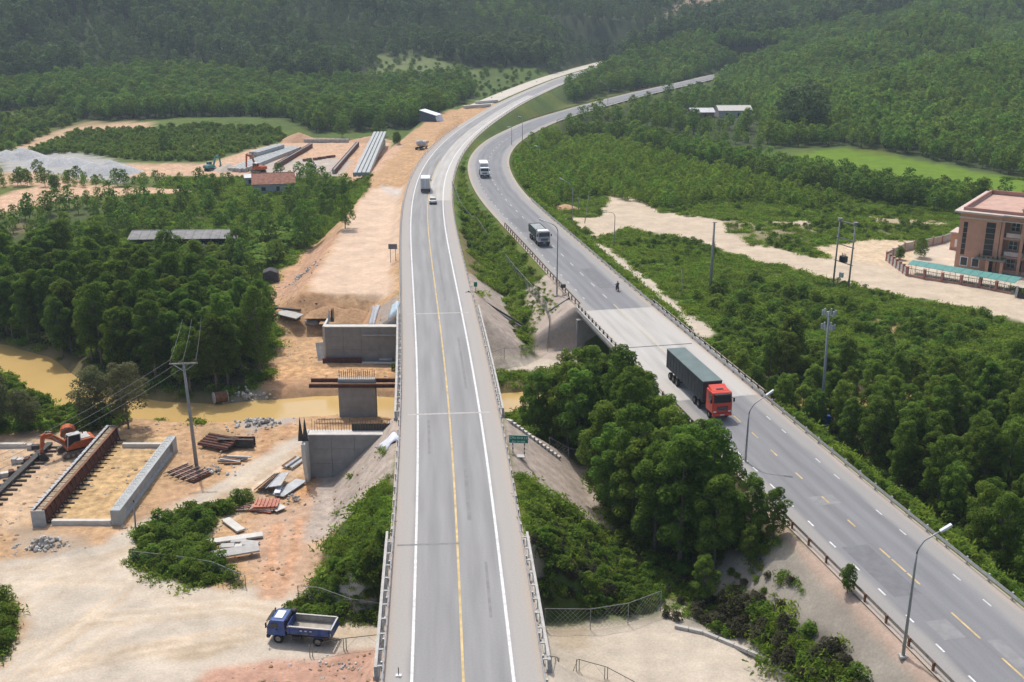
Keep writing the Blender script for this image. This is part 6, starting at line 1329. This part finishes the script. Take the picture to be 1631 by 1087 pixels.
# --- mesh fences: rail, posts and a sparse woven net
NETM = mat('net_wire', (.27, .27, .255), .7, .15, 2, metal=.2)
def mesh_fence(pts, label, h=1.5, sp=2.6, net=.42, railm=None, double=False, name='mesh_fence'):
    w = [ground(*p) for p in pts]; t = empty(name, w[0], 0, label, 'fence'); o0 = Vector(w[0]); tops = []; b = MB(); nb = MB()
    for a_, c_ in zip(w[:-1], w[1:]):
        n_ = max(1, int((c_ - a_).length / sp))
        for i in range(n_):
            p = a_ + (c_ - a_) * i / n_; p.z = h1(p.x, p.y); tops.append(p)
    p = w[-1]; tops.append(Vector((p.x, p.y, h1(p.x, p.y))))
    for p in tops:
        for s in ((-.12, .12) if double else (0,)): inst('post', FPOST, t, p - o0 + Vector((s, 0, 0)), (0, 0, 0), (1, 1, h))
    MB().tube([p - o0 + Vector((0, 0, h)) for p in tops], .032, 6).build('top_rail', railm or NETM, t)
    for a_, c_ in zip(tops[:-1], tops[1:]):
        d = c_ - a_; L = d.length; k = max(1, int(L / net))
        for i in range(k + 1):
            for dz in (-1, 1):
                u0 = i / k; u1 = u0 + dz * h * .9 / L; u1c = min(1, max(0, u1)); f_ = abs(u1c - u0) / (abs(u1 - u0) + 1e-6)
                p0 = a_ + d * u0 - o0; p1 = a_ + d * u1c - o0; nb.bar(p0 + Vector((0, 0, .05)), p1 + Vector((0, 0, .05 + (h - .1) * f_)), .016, .016)
    tag(nb.build('net', NETM, t), kind='stuff')
    return t
FPOST = MB().box((0, 0, .5), (.07, .07, 1.0)).mesh('post'); FPOST.materials.append(NETM)
mesh_fence([(476,960),(510,972),(560,983),(606,990)], 'wire-mesh fence at the foot of the near embankment, left of the main road', 1.8)
mesh_fence([(868,1006),(940,1006),(1000,995),(1052,975)], 'wire-mesh fence at the foot of the near embankment, right of the main road', 2.2)
mesh_fence([(776,582),(830,574),(872,560),(876,528),(870,498),(820,440),(805,420)], 'wire-mesh fence curving round the grass between the two roads', 1.8)
mesh_fence([(875,718),(935,740),(985,775)], 'wire-mesh fence between the pitched slope and the middle grove', 1.7)
mesh_fence([(212,898),(290,908),(340,918),(392,940)], 'wire-mesh fence overgrown by the thicket beside the haul road', 1.4)
mesh_fence([(496,1048),(550,1040),(606,1032)], 'low dark railing on the pink slope below the blue truck', 1.2, 3.0, 3.0, STEELD, True, 'railing')
mesh_fence([(875,1068),(920,1072),(965,1085),(1010,1108)], 'low dark railing at the bottom edge right of the main road', 1.2, 2.5, 3.0, STEELD, True, 'railing')
mesh_fence([(720,296),(733,330),(760,356),(776,382)], 'thin wire fence on the grass strip between the roads near the far bend', 1.3, 4, .8)
# white kerb edging of the pitched slope
b_ = MB()
ked = empty('slope_edging', ground(812, 690), 0, 'row of white edging blocks along the top of the pitched slope by the sign', 'edging')
for i in range(15):
    p = at(806 + 82 * i / 14, 684 + 36 * i / 14, 5.6 - 2.6 * i / 14); p.z = h1(p.x, p.y) + .12; inst('edging_block', EBLK, ked, p - Vector(ked.location), (0, 0, R(-35))) if i else globals().__setitem__('EBLK', (lambda m_: (m_.materials.append(CONC_L), m_)[1])(MB().box((0, 0, 0), (.75, .4, .35)).mesh('edging_block')))
# --- roadside kerb of the pale road, lower right
kp = [ground(*p) for p in ((1075,1003),(1120,1012),(1170,1032),(1215,1057),(1265,1087))]; kb = empty('kerb', kp[0], 0, 'low concrete kerb curving along the pale road in the lower right', 'kerb')
for a_, c_ in zip(kp[:-1], kp[1:]):
    n_ = max(1, int((c_ - a_).length / 1.2))
    for i in range(n_): p0 = a_ + (c_ - a_) * (i / n_) - kp[0]; p1 = a_ + (c_ - a_) * ((i + .94) / n_) - kp[0]; MB().bar(p0 + Vector((0, 0, .12)), p1 + Vector((0, 0, .12)), .35, .34).build('kerb_stone', CONC, kb)

# --- pink school-like building on the right
PK = mat('pink_wall', (.54, .295, .20), .85, .08, .7); PKD = mat('pink_trim', (.44, .24, .19), .85, .08, 1); PKL = mat('cornice', (.56, .47, .41), .85, .08, 1); TEAL = mat('teal_roof', (.10, .27, .24), .6, .12, .8); WIN = mat('window_dark', (.03, .036, .04), .2, .2, 2, spec=.5)
A = at(1519, 427, 0); Bk = at(1660, 446, 0); ux = (Bk - A).normalized(); rz = math.atan2(ux.y, ux.x)
bd = empty('building', (A.x, A.y, 0), rz, 'pink three-storey building with a flat roof and balconies at the right edge', 'building')
L, D, HH = 42.0, 22.0, 12.2
pA = at(1522, 326, 12.4); pB = at(1600, 302, 12.4); D = min(30, max(12, (pB - pA).length)); sk = (Matrix.Rotation(-rz, 3, 'Z') @ (pB - pA)); 
def bb(name, m_, x0, x1, y0, y1, z0, z1, parent=bd, bev=0.0): return MB().box(((x0+x1)/2, (y0+y1)/2, (z0+z1)/2), (x1-x0, y1-y0, z1-z0)).build(name, m_, parent, bev)
bb('stair_tower', PK, 0, 8.2, 0, D, 0, HH); core = bb('wall', PK, 8.2, L, 2.6, D, 0, HH - .2)
for f in range(3):
    z_ = f * 3.9; bb('floor_slab', PKD, 8.2, L, .25, 2.7, z_ + 3.45, z_ + 3.85)
    for i in range(9):
        x_ = 9.6 + i * 3.9; w_ = bb('window', WIN, x_ + .2, x_ + 1.8, 2.5, 2.62, z_ + 1.1, z_ + 2.8); bb('frame', WPAINT, x_ + .1, x_ + 1.9, 2.54, 2.59, z_ + 1.0, z_ + 2.9, w_)
        for s in (.95,): bb('mullion', WPAINT, x_ + s, x_ + s + .1, 2.46, 2.5, z_ + 1.1, z_ + 2.8, w_)
        bb('bar', WPAINT, x_ + .2, x_ + 1.8, 2.465, 2.5, z_ + 1.9, z_ + 2.0, w_); bb('door', WIN, x_ + 2.2, x_ + 3.1, 2.5, 2.62, z_ + .1, z_ + 2.6)
        bl = bb('balcony_wall', PKL if f else PK, x_ - .2, x_ + 3.4, .3, .42, z_ + .05 + (0 if f else .0), z_ + .95)
for i in range(10): bb('column', PK, 8.3 + i * 3.9, 8.9 + i * 3.9, .1, .75, 0, HH - .6)
bb('beam', PK, 8.2, L, .15, 2.7, HH - .9, HH - .2); bb('string_course', PKL, -.12, 8.4, -.12, .02, HH - 1.2, HH - .9); bb('string_course', PKL, 8.2, L, .0, .14, HH - 1.2, HH - .95)
for y0, y1, x0, x1 in ((-1.1, .6, -1.1, 8.6), (-.6, .9, 8.6, L)): bb('cornice', PKL, x0, x1, y0, y1, HH, HH + .35)
bb('cornice', PKL, -1.1, .6, .6, D + 1.1, HH, HH + .35); bb('cornice', PKL, .6, L, D - .6, D + 1.1, HH, HH + .35)
for x0, x1, y0, y1 in ((.3, L, .61, .9), (.3, .6, .9, D - .6), (.3, L, D - .9, D - .61)): bb('parapet', PKD, x0, x1, y0, y1, HH + .3, HH + 1.0)
bb('roof_slab', mat('roof_screed', (.50, .33, .26), .9, .15, .5), .6, L, .9, D - .9, HH - .1, HH + .02); bb('roof_sheet', TEAL, 11, L, 4, D - 5, HH + .9, HH + 1.1)
for x_ in (11.2, 16, 21): bb('roof_post', PKD, x_, x_ + .3, 4.2, 4.5, HH, HH + .9)
for x0, x1, z0, z1 in ((.9, 1.7, 3.2, 10.2), (5.4, 7.2, 3.6, 10.6)): w_ = bb('stair_window', WIN, x0, x1, -.03, .05, z0, z1); [bb('bar', PKD, x0, x1, -.06, -.035, z0 + (z1 - z0) * k_ / 6, z0 + (z1 - z0) * k_ / 6 + .08, w_) for k_ in range(1, 6)]
for x_ in (1.2, 3.5): w_ = bb('window', WIN, x_, x_ + 1.3, -.04, .05, .9, 2.6); [bb('frame', WPAINT, a_, b2, -.08, -.045, c_, d_, w_) for a_, b2, c_, d_ in ((x_-.15, x_, .75, 2.75), (x_+1.3, x_+1.45, .75, 2.75), (x_, x_+1.3, .75, .9), (x_, x_+1.3, 2.6, 2.75))]
cp = bb('porch_roof', mat('porch_grey', (.20, .19, .17), .9, .2, 1), 4.2, 10.2, -2.4, -.05, 3.0, 3.3)
for x_ in (6.6, 9.4): bb('porch_column', PK, x_, x_ + .6, -2.2, -1.6, 0, 3.0)
for i in range(6): MB().tube([(5 + .9 * i, -1.2, 3.3), (5 + .9 * i, -1.2, 3.3 + rr.uniform(.4, 1.0))], [.25, .05], 7).build('potted_plant', LEAF_D, cp)
bb('entrance', WIN, 6.2, 7.6, -.04, .04, .1, 2.9); bb('plinth', mat('teal_plinth', (.12, .22, .22), .8), 6, L, -.3, .3, 0, .22)
# small annexe behind, boundary wall, fence, canopy, gate
a_ = at(1512, 398, 0); ax = empty('annexe', a_, rz, 'low pink annexe behind the left corner of the pink building', 'building')
MB().box((4, 3, 2.0), (8, 6, 4.0)).build('wall', PK, ax); MB().box((4, 3, 4.1), (8.6, 6.6, .25)).build('roof', PKL, ax); MB().box((1.6, -.03, 1.7), (1.2, .1, 1.8)).build('window', WPAINT, ax); MB().box((.3, -.1, .3), (.6, .1, .6)).build('plinth', PKD, ax)
fl = [at(*p, 0) for p in ((1412,416),(1444,440),(1500,450),(1560,459),(1612,470))]
fr = empty('boundary_fence', fl[0], 0, 'boundary fence of brick-red piers and dark rails in front of the pink building', 'fence'); k_ = 0
for a_, c_ in zip(fl[:-1], fl[1:]):
    d = c_ - a_; n_ = max(1, round(d.length / (3.4 if k_ else 2.4))); an = math.atan2(d.y, d.x)
    for i in range(n_):
        p = a_ + d * i / n_ - fl[0]; q_ = a_ + d * (i + 1) / n_ - fl[0]; m_ = (p + q_) / 2; ll = d.length / n_
        pi_ = MB().box((p.x, p.y, 1.0), (.45, .45, 2.0), an).build('pier', mat('brick_red', (.36, .16, .13), .9, .15, 3), fr); MB().box((p.x, p.y, 2.05), (.6, .6, .12), an).build('cap', PKD, pi_)
        MB().box((m_.x, m_.y, .25), (ll - .46, .25, .5), an).build('base_wall', PKD if k_ else CONC, fr)
        MB().box((m_.x, m_.y, 1.75), (ll - .46, .07, .08), an).build('rail', STEELD, fr)
        if k_:
            for j in range(9): o_ = p + (q_ - p) * (j + 1) / 10; MB().box((o_.x, o_.y, 1.12), (.04, .04, 1.24)).build('bar', STEELD, fr)
        else: MB().box((m_.x, m_.y, 1.1), (ll - .46, .12, 1.2), an).build('infill', CONC, fr)
    k_ = 1
bw = [at(*p, 0) for p in ((1412,414),(1440,400),(1500,388),(1516,382))]; wl_ = empty('boundary_wall', bw[0], 0, 'grey boundary wall running back left of the pink building', 'wall')
for a_, c_ in zip(bw[:-1], bw[1:]):
    d = c_ - a_; n_ = max(1, round(d.length / 4)); an = math.atan2(d.y, d.x)
    for i in range(n_): m_ = a_ + d * (i + .5) / n_ - bw[0]; MB().box((m_.x, m_.y, .9), (d.length / n_ - .4, .18, 1.8), an).build('panel', CONC, wl_); p = a_ + d * i / n_ - bw[0]; MB().box((p.x, p.y, 1.0), (.4, .4, 2.0), an).build('pier', PKD, wl_)
q0, q1, q2, q3 = at(1446, 421, 2.4), at(1617, 451, 2.4), at(1628, 443, 2.4), at(1454, 415, 2.4); cn = empty('canopy', (q0.x, q0.y, 0), 0, 'long teal sheet-roofed canopy between fence and pink building', 'canopy'); off0 = Vector((q0.x, q0.y, 0))
nS = 12
for i in range(nS):
    u0, u1 = i / nS, (i + .96) / nS; pa, pb, pc, pd = q0.lerp(q1, u0), q0.lerp(q1, u1), q3.lerp(q2, u1), q3.lerp(q2, u0); v_ = [p - off0 for p in (pa, pb, pc, pd)]; v_[2].z += .1; v_[3].z += .1
    MB().add(v_ + [p - Vector((0, 0, .07)) for p in v_], ((0,1,2,3),(7,6,5,4),(4,5,1,0),(5,6,2,1),(6,7,3,2),(7,4,0,3))).build('roof_sheet', TEAL, cn)
for i in range(8):
    for e0, e1 in ((q0, q1), (q3, q2)): p = e0.lerp(e1, (i + .3) / 8) - off0; MB().tube([(p.x, p.y, 0), (p.x, p.y, 2.25)], .06, 6).build('post', GALV, cn)
p = at(1618, 475, 0); gt = empty('gate', p, rz - .1, 'dark metal gate at the right picture edge below the pink building', 'gate'); MB().box((1.6, 0, 1.2), (3.0, .06, .1)).build('rail', STEELD, gt); MB().box((1.6, 0, 2.0), (3.0, .06, .1)).build('rail', STEELD, gt); MB().box((0, 0, 1.2), (.4, .4, 2.4)).build('post', CONC, gt); MB().box((1.6, .05, .6), (3.0, .05, 1.1)).build('sheet', STEELD, gt)
for i in range(10): MB().box((.3 + .28 * i, 0, 1.4), (.05, .05, 1.6)).build('bar', STEELD, gt)
for px, py, T_, s, lb in ((1433,414,ORC[0],.5,'small yellow-green tree inside the boundary fence'), (1465,411,ORC[1],.65,'slim dark tree by the grey boundary wall of the pink building')): g0 = at(px, py, 0); plant(g0.x, g0.y, T_, lb, None, s, 'garden_tree', rr)

# --- sheds and houses
def house(name, loc, rz, L, W, h, rh, wallm, roofm, label, open_=False, ribs=0):
    t = empty(name, loc, rz, label, 'house' if not open_ else 'shed')
    if not open_:
        MB().box((0, 0, h / 2), (L, W, h)).build('wall', wallm, t)
        for s in (-1, 1): MB().prism([(-W / 2, h), (W / 2, h), (0, h + rh * .95)], s * L / 2 - .1, s * L / 2 + .1, 'x').build('gable', wallm, t)
        d_ = MB().box((L * .1, -W / 2 - .03, 1.05), (.95, .1, 2.1)).build('door', STEELD, t); MB().box((-L * .25, -W / 2 - .03, 1.5), (1.2, .1, 1.1)).build('window', WIN, t)
    else:
        for i in range(4):
            for s in (-1, 1): MB().box((-L / 2 + .4 + i * (L - .8) / 3, s * (W / 2 - .3), h / 2), (.16, .16, h)).build('post', TIMBER, t)
    for s in (-1, 1):
        a_ = math.atan2(rh, W / 2); ln = math.hypot(rh, W / 2) + .5; rs = MB().box((0, s * (W / 4 + .1), h + rh / 2 - .04), (L + .8, ln, .1), M=Matrix.Rotation(-s * a_, 3, 'X')).build('roof_slope', roofm, t)
        for i in range(ribs): MB().box((-L / 2 + (L / (ribs - 1)) * i, s * (W / 4 + .1), h + rh / 2 + .05), (.12, ln, .08), M=Matrix.Rotation(-s * a_, 3, 'X')).build('rib', roofm, rs)
    MB().box((0, 0, h + rh + .03), (L + .8, .3, .1)).build('ridge', roofm, t); return t
RUSTR = mat('rusty_roof', (.27, .125, .085), .85, .35, 1.2); ZINC = mat('zinc_roof', (.56, .57, .57), .5, .12, 1); GREYR = mat('grey_shed_roof', (.25, .245, .235), .85, .2, .8)
g0 = ground(437, 305); house('house', g0, R(12), 12, 10, 3.0, 2.4, mat('house_wall', (.40, .42, .42), .9, .15, 1), RUSTR, 'house with a rusty red sheet roof beside the far concrete yard', ribs=9); 
g0 = ground(408, 296); house('lean_to', g0, R(12), 6, 5, 2.8, .7, mat('house_wall', (.4, .4, .4)), ZINC, 'pale zinc-roofed lean-to left of the rusty-roofed house')
g0 = ground(300, 396); house('shed', g0, R(3), 24, 8, 3.2, 1.1, TIMBER, GREYR, 'long open shed with a weathered grey roof above the grove', True, 13)
g0 = ground(1116, 188); house('house', g0, R(4), 11, 9, 3.0, 1.6, mat('brick_house', (.26, .14, .10), .9, .2), ZINC, 'white-roofed low house among trees, left of two', ribs=6); g0 = ground(1167, 186); house('house', g0, R(4), 16, 9, 3.4, 2.0, mat('pale_wall', (.44, .43, .40), .9, .1), mat('cream_roof', (.56, .54, .49), .7, .1), 'long pale-roofed house among trees, right of two', ribs=8)
g0 = ground(432, 448); t = empty('black_hut', g0, R(10), 'small dark tarpaulin hut at the edge of the causeway bank', 'hut'); MB().prism([(-1.6, 0), (1.6, 0), (1.5, 2.0), (0, 2.6), (-1.5, 2.1)], -1.5, 1.5).build('cover', mat('dark_tarp', (.07, .065, .07), .8, .3, 1), t, bevel=.1); MB().box((0, -1.55, .8), (1.0, .06, 1.6)).build('door_flap', STEELD, t)
g0 = ground(685, 193); t = empty('site_tent', g0, R(-20), 'white and blue tarpaulin shelter beside the causeway near the far wood', 'tent'); MB().prism([(-4, 0), (4, 0), (3.6, 2.6), (-3.2, 4.4)], -2.6, 2.6).build('frame_wall', mat('tent_dark', (.09, .11, .15), .7), t); MB().bar((-3.6, 0, 4.6), (4.2, 0, 2.6), 6.2, .15).build('roof_sheet', mat('tent_white', (.74, .78, .82), .5, .05), t); MB().bar((4.0, -.5, 2.6), (5.2, -1, .2), 4, .12).build('side_sheet', TARPW, t)
# --- far yard: girder stacks, forms, heaps
def gstack(px, py, px1, py1, n, rows, label, m=CONC_G, h=1.3):
    p0, p1 = ground(px, py), ground(px1, py1); d = p1 - p0; L = d.length; t = empty('girder_stack', p0, math.atan2(d.y, d.x), label, 'girders')
    for i in range(n):
        for r_ in range(rows): MB().box((L / 2 + rr.uniform(-.4, .4), 1.3 * i, h / 2 + r_ * (h + .1)), (L, 1.05, h)).build('girder', m, t, bevel=.05)
    for s in (.1, .9): MB().box((L * s, .65 * (n - 1), -.02), (.4, 1.3 * n, .2)).build('bearer', TIMBER, t)
gstack(388, 276, 478, 240, 5, 1, 'broad stack of grey concrete girders in the far yard behind the orange excavator'); gstack(410, 255, 452, 242, 3, 2, 'smaller double-height girder stack at the back of the far yard'); gstack(586, 282, 614, 232, 4, 1, 'stack of grey girders along the causeway edge of the far yard'); gstack(592, 262, 612, 234, 3, 2, 'double-height grey girder stack beside the causeway', h=1.1)
for a_, c_, lb in (((440,270),(496,236),'long rusty girder form along the left side of the far yard'), ((532,278),(570,234),'long rusty girder form in the middle of the far yard')):
    p0, p1 = ground(*a_), ground(*c_); d = p1 - p0; L = d.length; t = empty('girder_formwork', p0, math.atan2(d.y, d.x), lb, 'formwork')
    for s in (-1, 1): MB().box((L / 2, s * .5, .9), (L, .12, 1.6)).build('side_form', MAROON, t)
    MB().box((L / 2, 0, .8), (L, .8, 1.4)).build('core', CONC_D, t)
    for i in range(12): MB().bar((L * (i + .5) / 12, .6, 1.6), (L * (i + .5) / 12, 1.5, .1), .12, .12).build('prop', RUST, t)
p0, p1 = ground(484, 228), ground(556, 228); t = empty('block_wall', p0, math.atan2((p1 - p0).y, (p1 - p0).x), 'low wall of pale concrete blocks at the back of the far yard', 'wall'); L = (p1 - p0).length
for i in range(10): MB().box((L * (i + .5) / 10, 0, .7), (L / 10 - .15, 1.4, 1.4)).build('block', CONC, t)
t = empty('scrap_row', ground(508, 255), R(48), 'row of dark scrap forms lying in the middle of the far yard', 'scrap')
for i in range(7): MB().box((-6 + 2.1 * i, rr.uniform(-.6, .6), .4), (1.6, 1.0, .8), rr.uniform(-.5, .5)).build('form', MAROON if i % 2 else RUST, t)
tarp([(488,271),(500,272),(504,266),(492,265)], 'small blue and white sheet on the ground of the far yard', mat('blue_white_sheet', (.35, .45, .6), .5, .3, 1), 7, .3)
def heap(px, py, w, d_, h, m_, label, seed=1, name='gravel_heap'):
    g0 = ground(px, py); N = 14; b = MB(); rg = np.random.default_rng(seed)
    for i in range(N + 1):
        for j in range(N + 1): u, v = i / N * 2 - 1, j / N * 2 - 1; q_ = math.hypot(u, v); z_ = h * max(0, 1 - q_) ** .85 * (1 + .25 * rg.normal() * .3) - .15; b.v.append((u * w, v * d_, z_))
    for i in range(N):
        for j in range(N): q = i * (N + 1) + j; b.f.append((q, q + N + 1, q + N + 2, q + 1))
    return tag(b.build(name, m_, None, smooth=True, loc=g0), label, 'heap')
GRV = mat('gravel', (.40, .405, .40), .95, .18, 1.5, .3); SNDH = mat('sand_heap', (.46, .40, .33), .95, .15, 1.5, .2)
for i, (px, py, w, h) in enumerate(((12,254,9,3.4),(36,252,9,4),(70,262,8,3),(95,264,8,2.8),(118,262,7,2.4),(150,276,9,3.6),(178,276,10,4.2))): heap(px, py, w, w * .8, h, GRV, ('grey gravel heap at the left edge of the far yard', 'second grey gravel heap from the left edge', 'third grey gravel heap from the left', 'fourth grey gravel heap from the left', 'small gravel heap in the middle of the row', 'gravel heap left of the largest heap', 'largest grey gravel heap at the right end of the row')[i], i)
heap(365, 272, 6, 4.5, 2.4, SNDH, 'pale sand heap beside the girder stacks in the far yard', 11, 'sand_heap'); heap(476, 226, 8, 6, 3.6, mat('earth_heap', (.47, .29, .18), .95, .15, 1.5, .2), 'orange earth heap at the back of the far yard', 12, 'earth_heap'); heap(590, 226, 9, 6, 2.2, mat('earth_heap', (.4, .3, .2)), 'low earth heap behind the girder stacks by the causeway', 13, 'earth_heap'); heap(900, 335, 5, 4, 1.6, mat('earth_heap', (.4, .3, .2)), 'small orange earth heap at the mouth of the sandy clearing', 14, 'earth_heap')
heap(560, 505, 5, 4, 1.6, mat('earth_brown', (.36, .22, .12), .95, .25, 2, .4), 'rough brown earth heap behind the far abutment', 15, 'earth_heap'); heap(525, 500, 4, 3, 1.5, mat('earth_brown', (.3, .2, .1)), 'second brown earth heap left of the far abutment', 16, 'earth_heap')
# works on the second carriageway
for px, py, L_, rz, lb in ((760,172,15,38,'white precast beam lying beside the main road at the far bridge, front one'), (775,165,13,38,'white precast beam lying beside the main road at the far bridge, rear one')): g0 = ground(px, py); t = empty('precast_beam', g0, R(rz), lb, 'beam'); MB().box((0, 0, .8), (L_, 1.6, 1.2)).build('beam', CONC_L, t, bevel=.05); [MB().box((s * L_ * .35, 0, .1), (.6, 2, .4)).build('bearer', TIMBER, t) for s in (-1, 1)]
g0 = ground(671, 238); t = empty('concrete_mixer_truck', g0, R(70), 'small grey mixer truck parked on the causeway left of the main road', 'truck'); chassis(t, -2.8, 2.8, .8, (2.1, -1.2, -2.2), .48, 2.2); cab(t, 1.5, 3.1, 2.2, .9, 2.6, WHITEP); MB().tube([(-2.6, 0, 2.2), (-1.8, 0, 2.3), (-.2, 0, 2.1), (1.1, 0, 1.9)], [.5, 1.1, 1.15, .6], 14).build('drum', PANEL, t, smooth=True)
# banana plants below the shed
def banana(seed):
    rg = np.random.default_rng(seed); b = MB()
    for k_ in range(9):
        a_ = k_ * 2.4 + rg.uniform(-.3, .3); d = Vector((math.cos(a_), math.sin(a_), 0)); s = Vector((-d.y, d.x, 0)); pts = []
        for i in range(6): u = i / 5; pts.append((Vector((0, 0, 1.6)) + d * (.2 + 1.7 * u) + Vector((0, 0, 1.5 * u - 1.5 * u * u * rg.uniform(.9, 1.2))), .34 * math.sin(math.pi * min(.97, .12 + u * .9))))
        base_ = len(b.v)
        for p, w in pts: b.v += [tuple(p - s * w), tuple(p + Vector((0, 0, .08))), tuple(p + s * w)]
        for i in range(5): q = base_ + i * 3; b.f += [(q, q + 1, q + 4, q + 3), (q + 1, q + 2, q + 5, q + 4)]
    me = b.mesh('leaves'); me.materials.append(LEAF_B); w = MB().tube([(0, 0, 0), (0, 0, 1.7)], [.16, .09], 7).mesh('stem'); w.materials.append(LEAF_W); return me, w
BAN = [banana(1), banana(2)]
xb, yb_ = scatter_pts(G([(330,405),(400,440),(450,425),(505,380),(485,352),(420,372),(340,385)]), 3.4, 91); 
for x_, y_ in zip(xb[:110], yb_[:110]):
    o = empty('banana_plant', (x_, y_, h1(x_, y_)), rr.uniform(0, 6), 'banana plant with broad drooping leaves in the patch below the long shed', 'banana plant', 'banana plants by the causeway'); o.scale = (rr.uniform(.9, 1.4),) * 3; k_ = rr.randrange(2); inst('leaves', BAN[k_][0], o); inst('stem', BAN[k_][1], o)
# ------------------------------------------------------------------ hazy air
hm = bpy.data.materials.new('haze'); hm.use_nodes = True; n = hm.node_tree.nodes; n.clear()
o_ = n.new('ShaderNodeOutputMaterial'); pv = n.new('ShaderNodeVolumePrincipled')
pv.inputs['Color'].default_value = (0.72, 0.86, 1.0, 1); pv.inputs['Density'].default_value = 0.00018; pv.inputs['Anisotropy'].default_value = 0.2
hm.node_tree.links.new(pv.outputs[0], o_.inputs['Volume'])
hzb = MB().box((50, 1155, 88), (3300, 2400, 190)).build('haze', hm); tag(hzb, 'thin pale haze filling the valley air', 'haze', kind='stuff')
scn.cycles.volume_bounces = 0; scn.cycles.volume_max_steps = 64
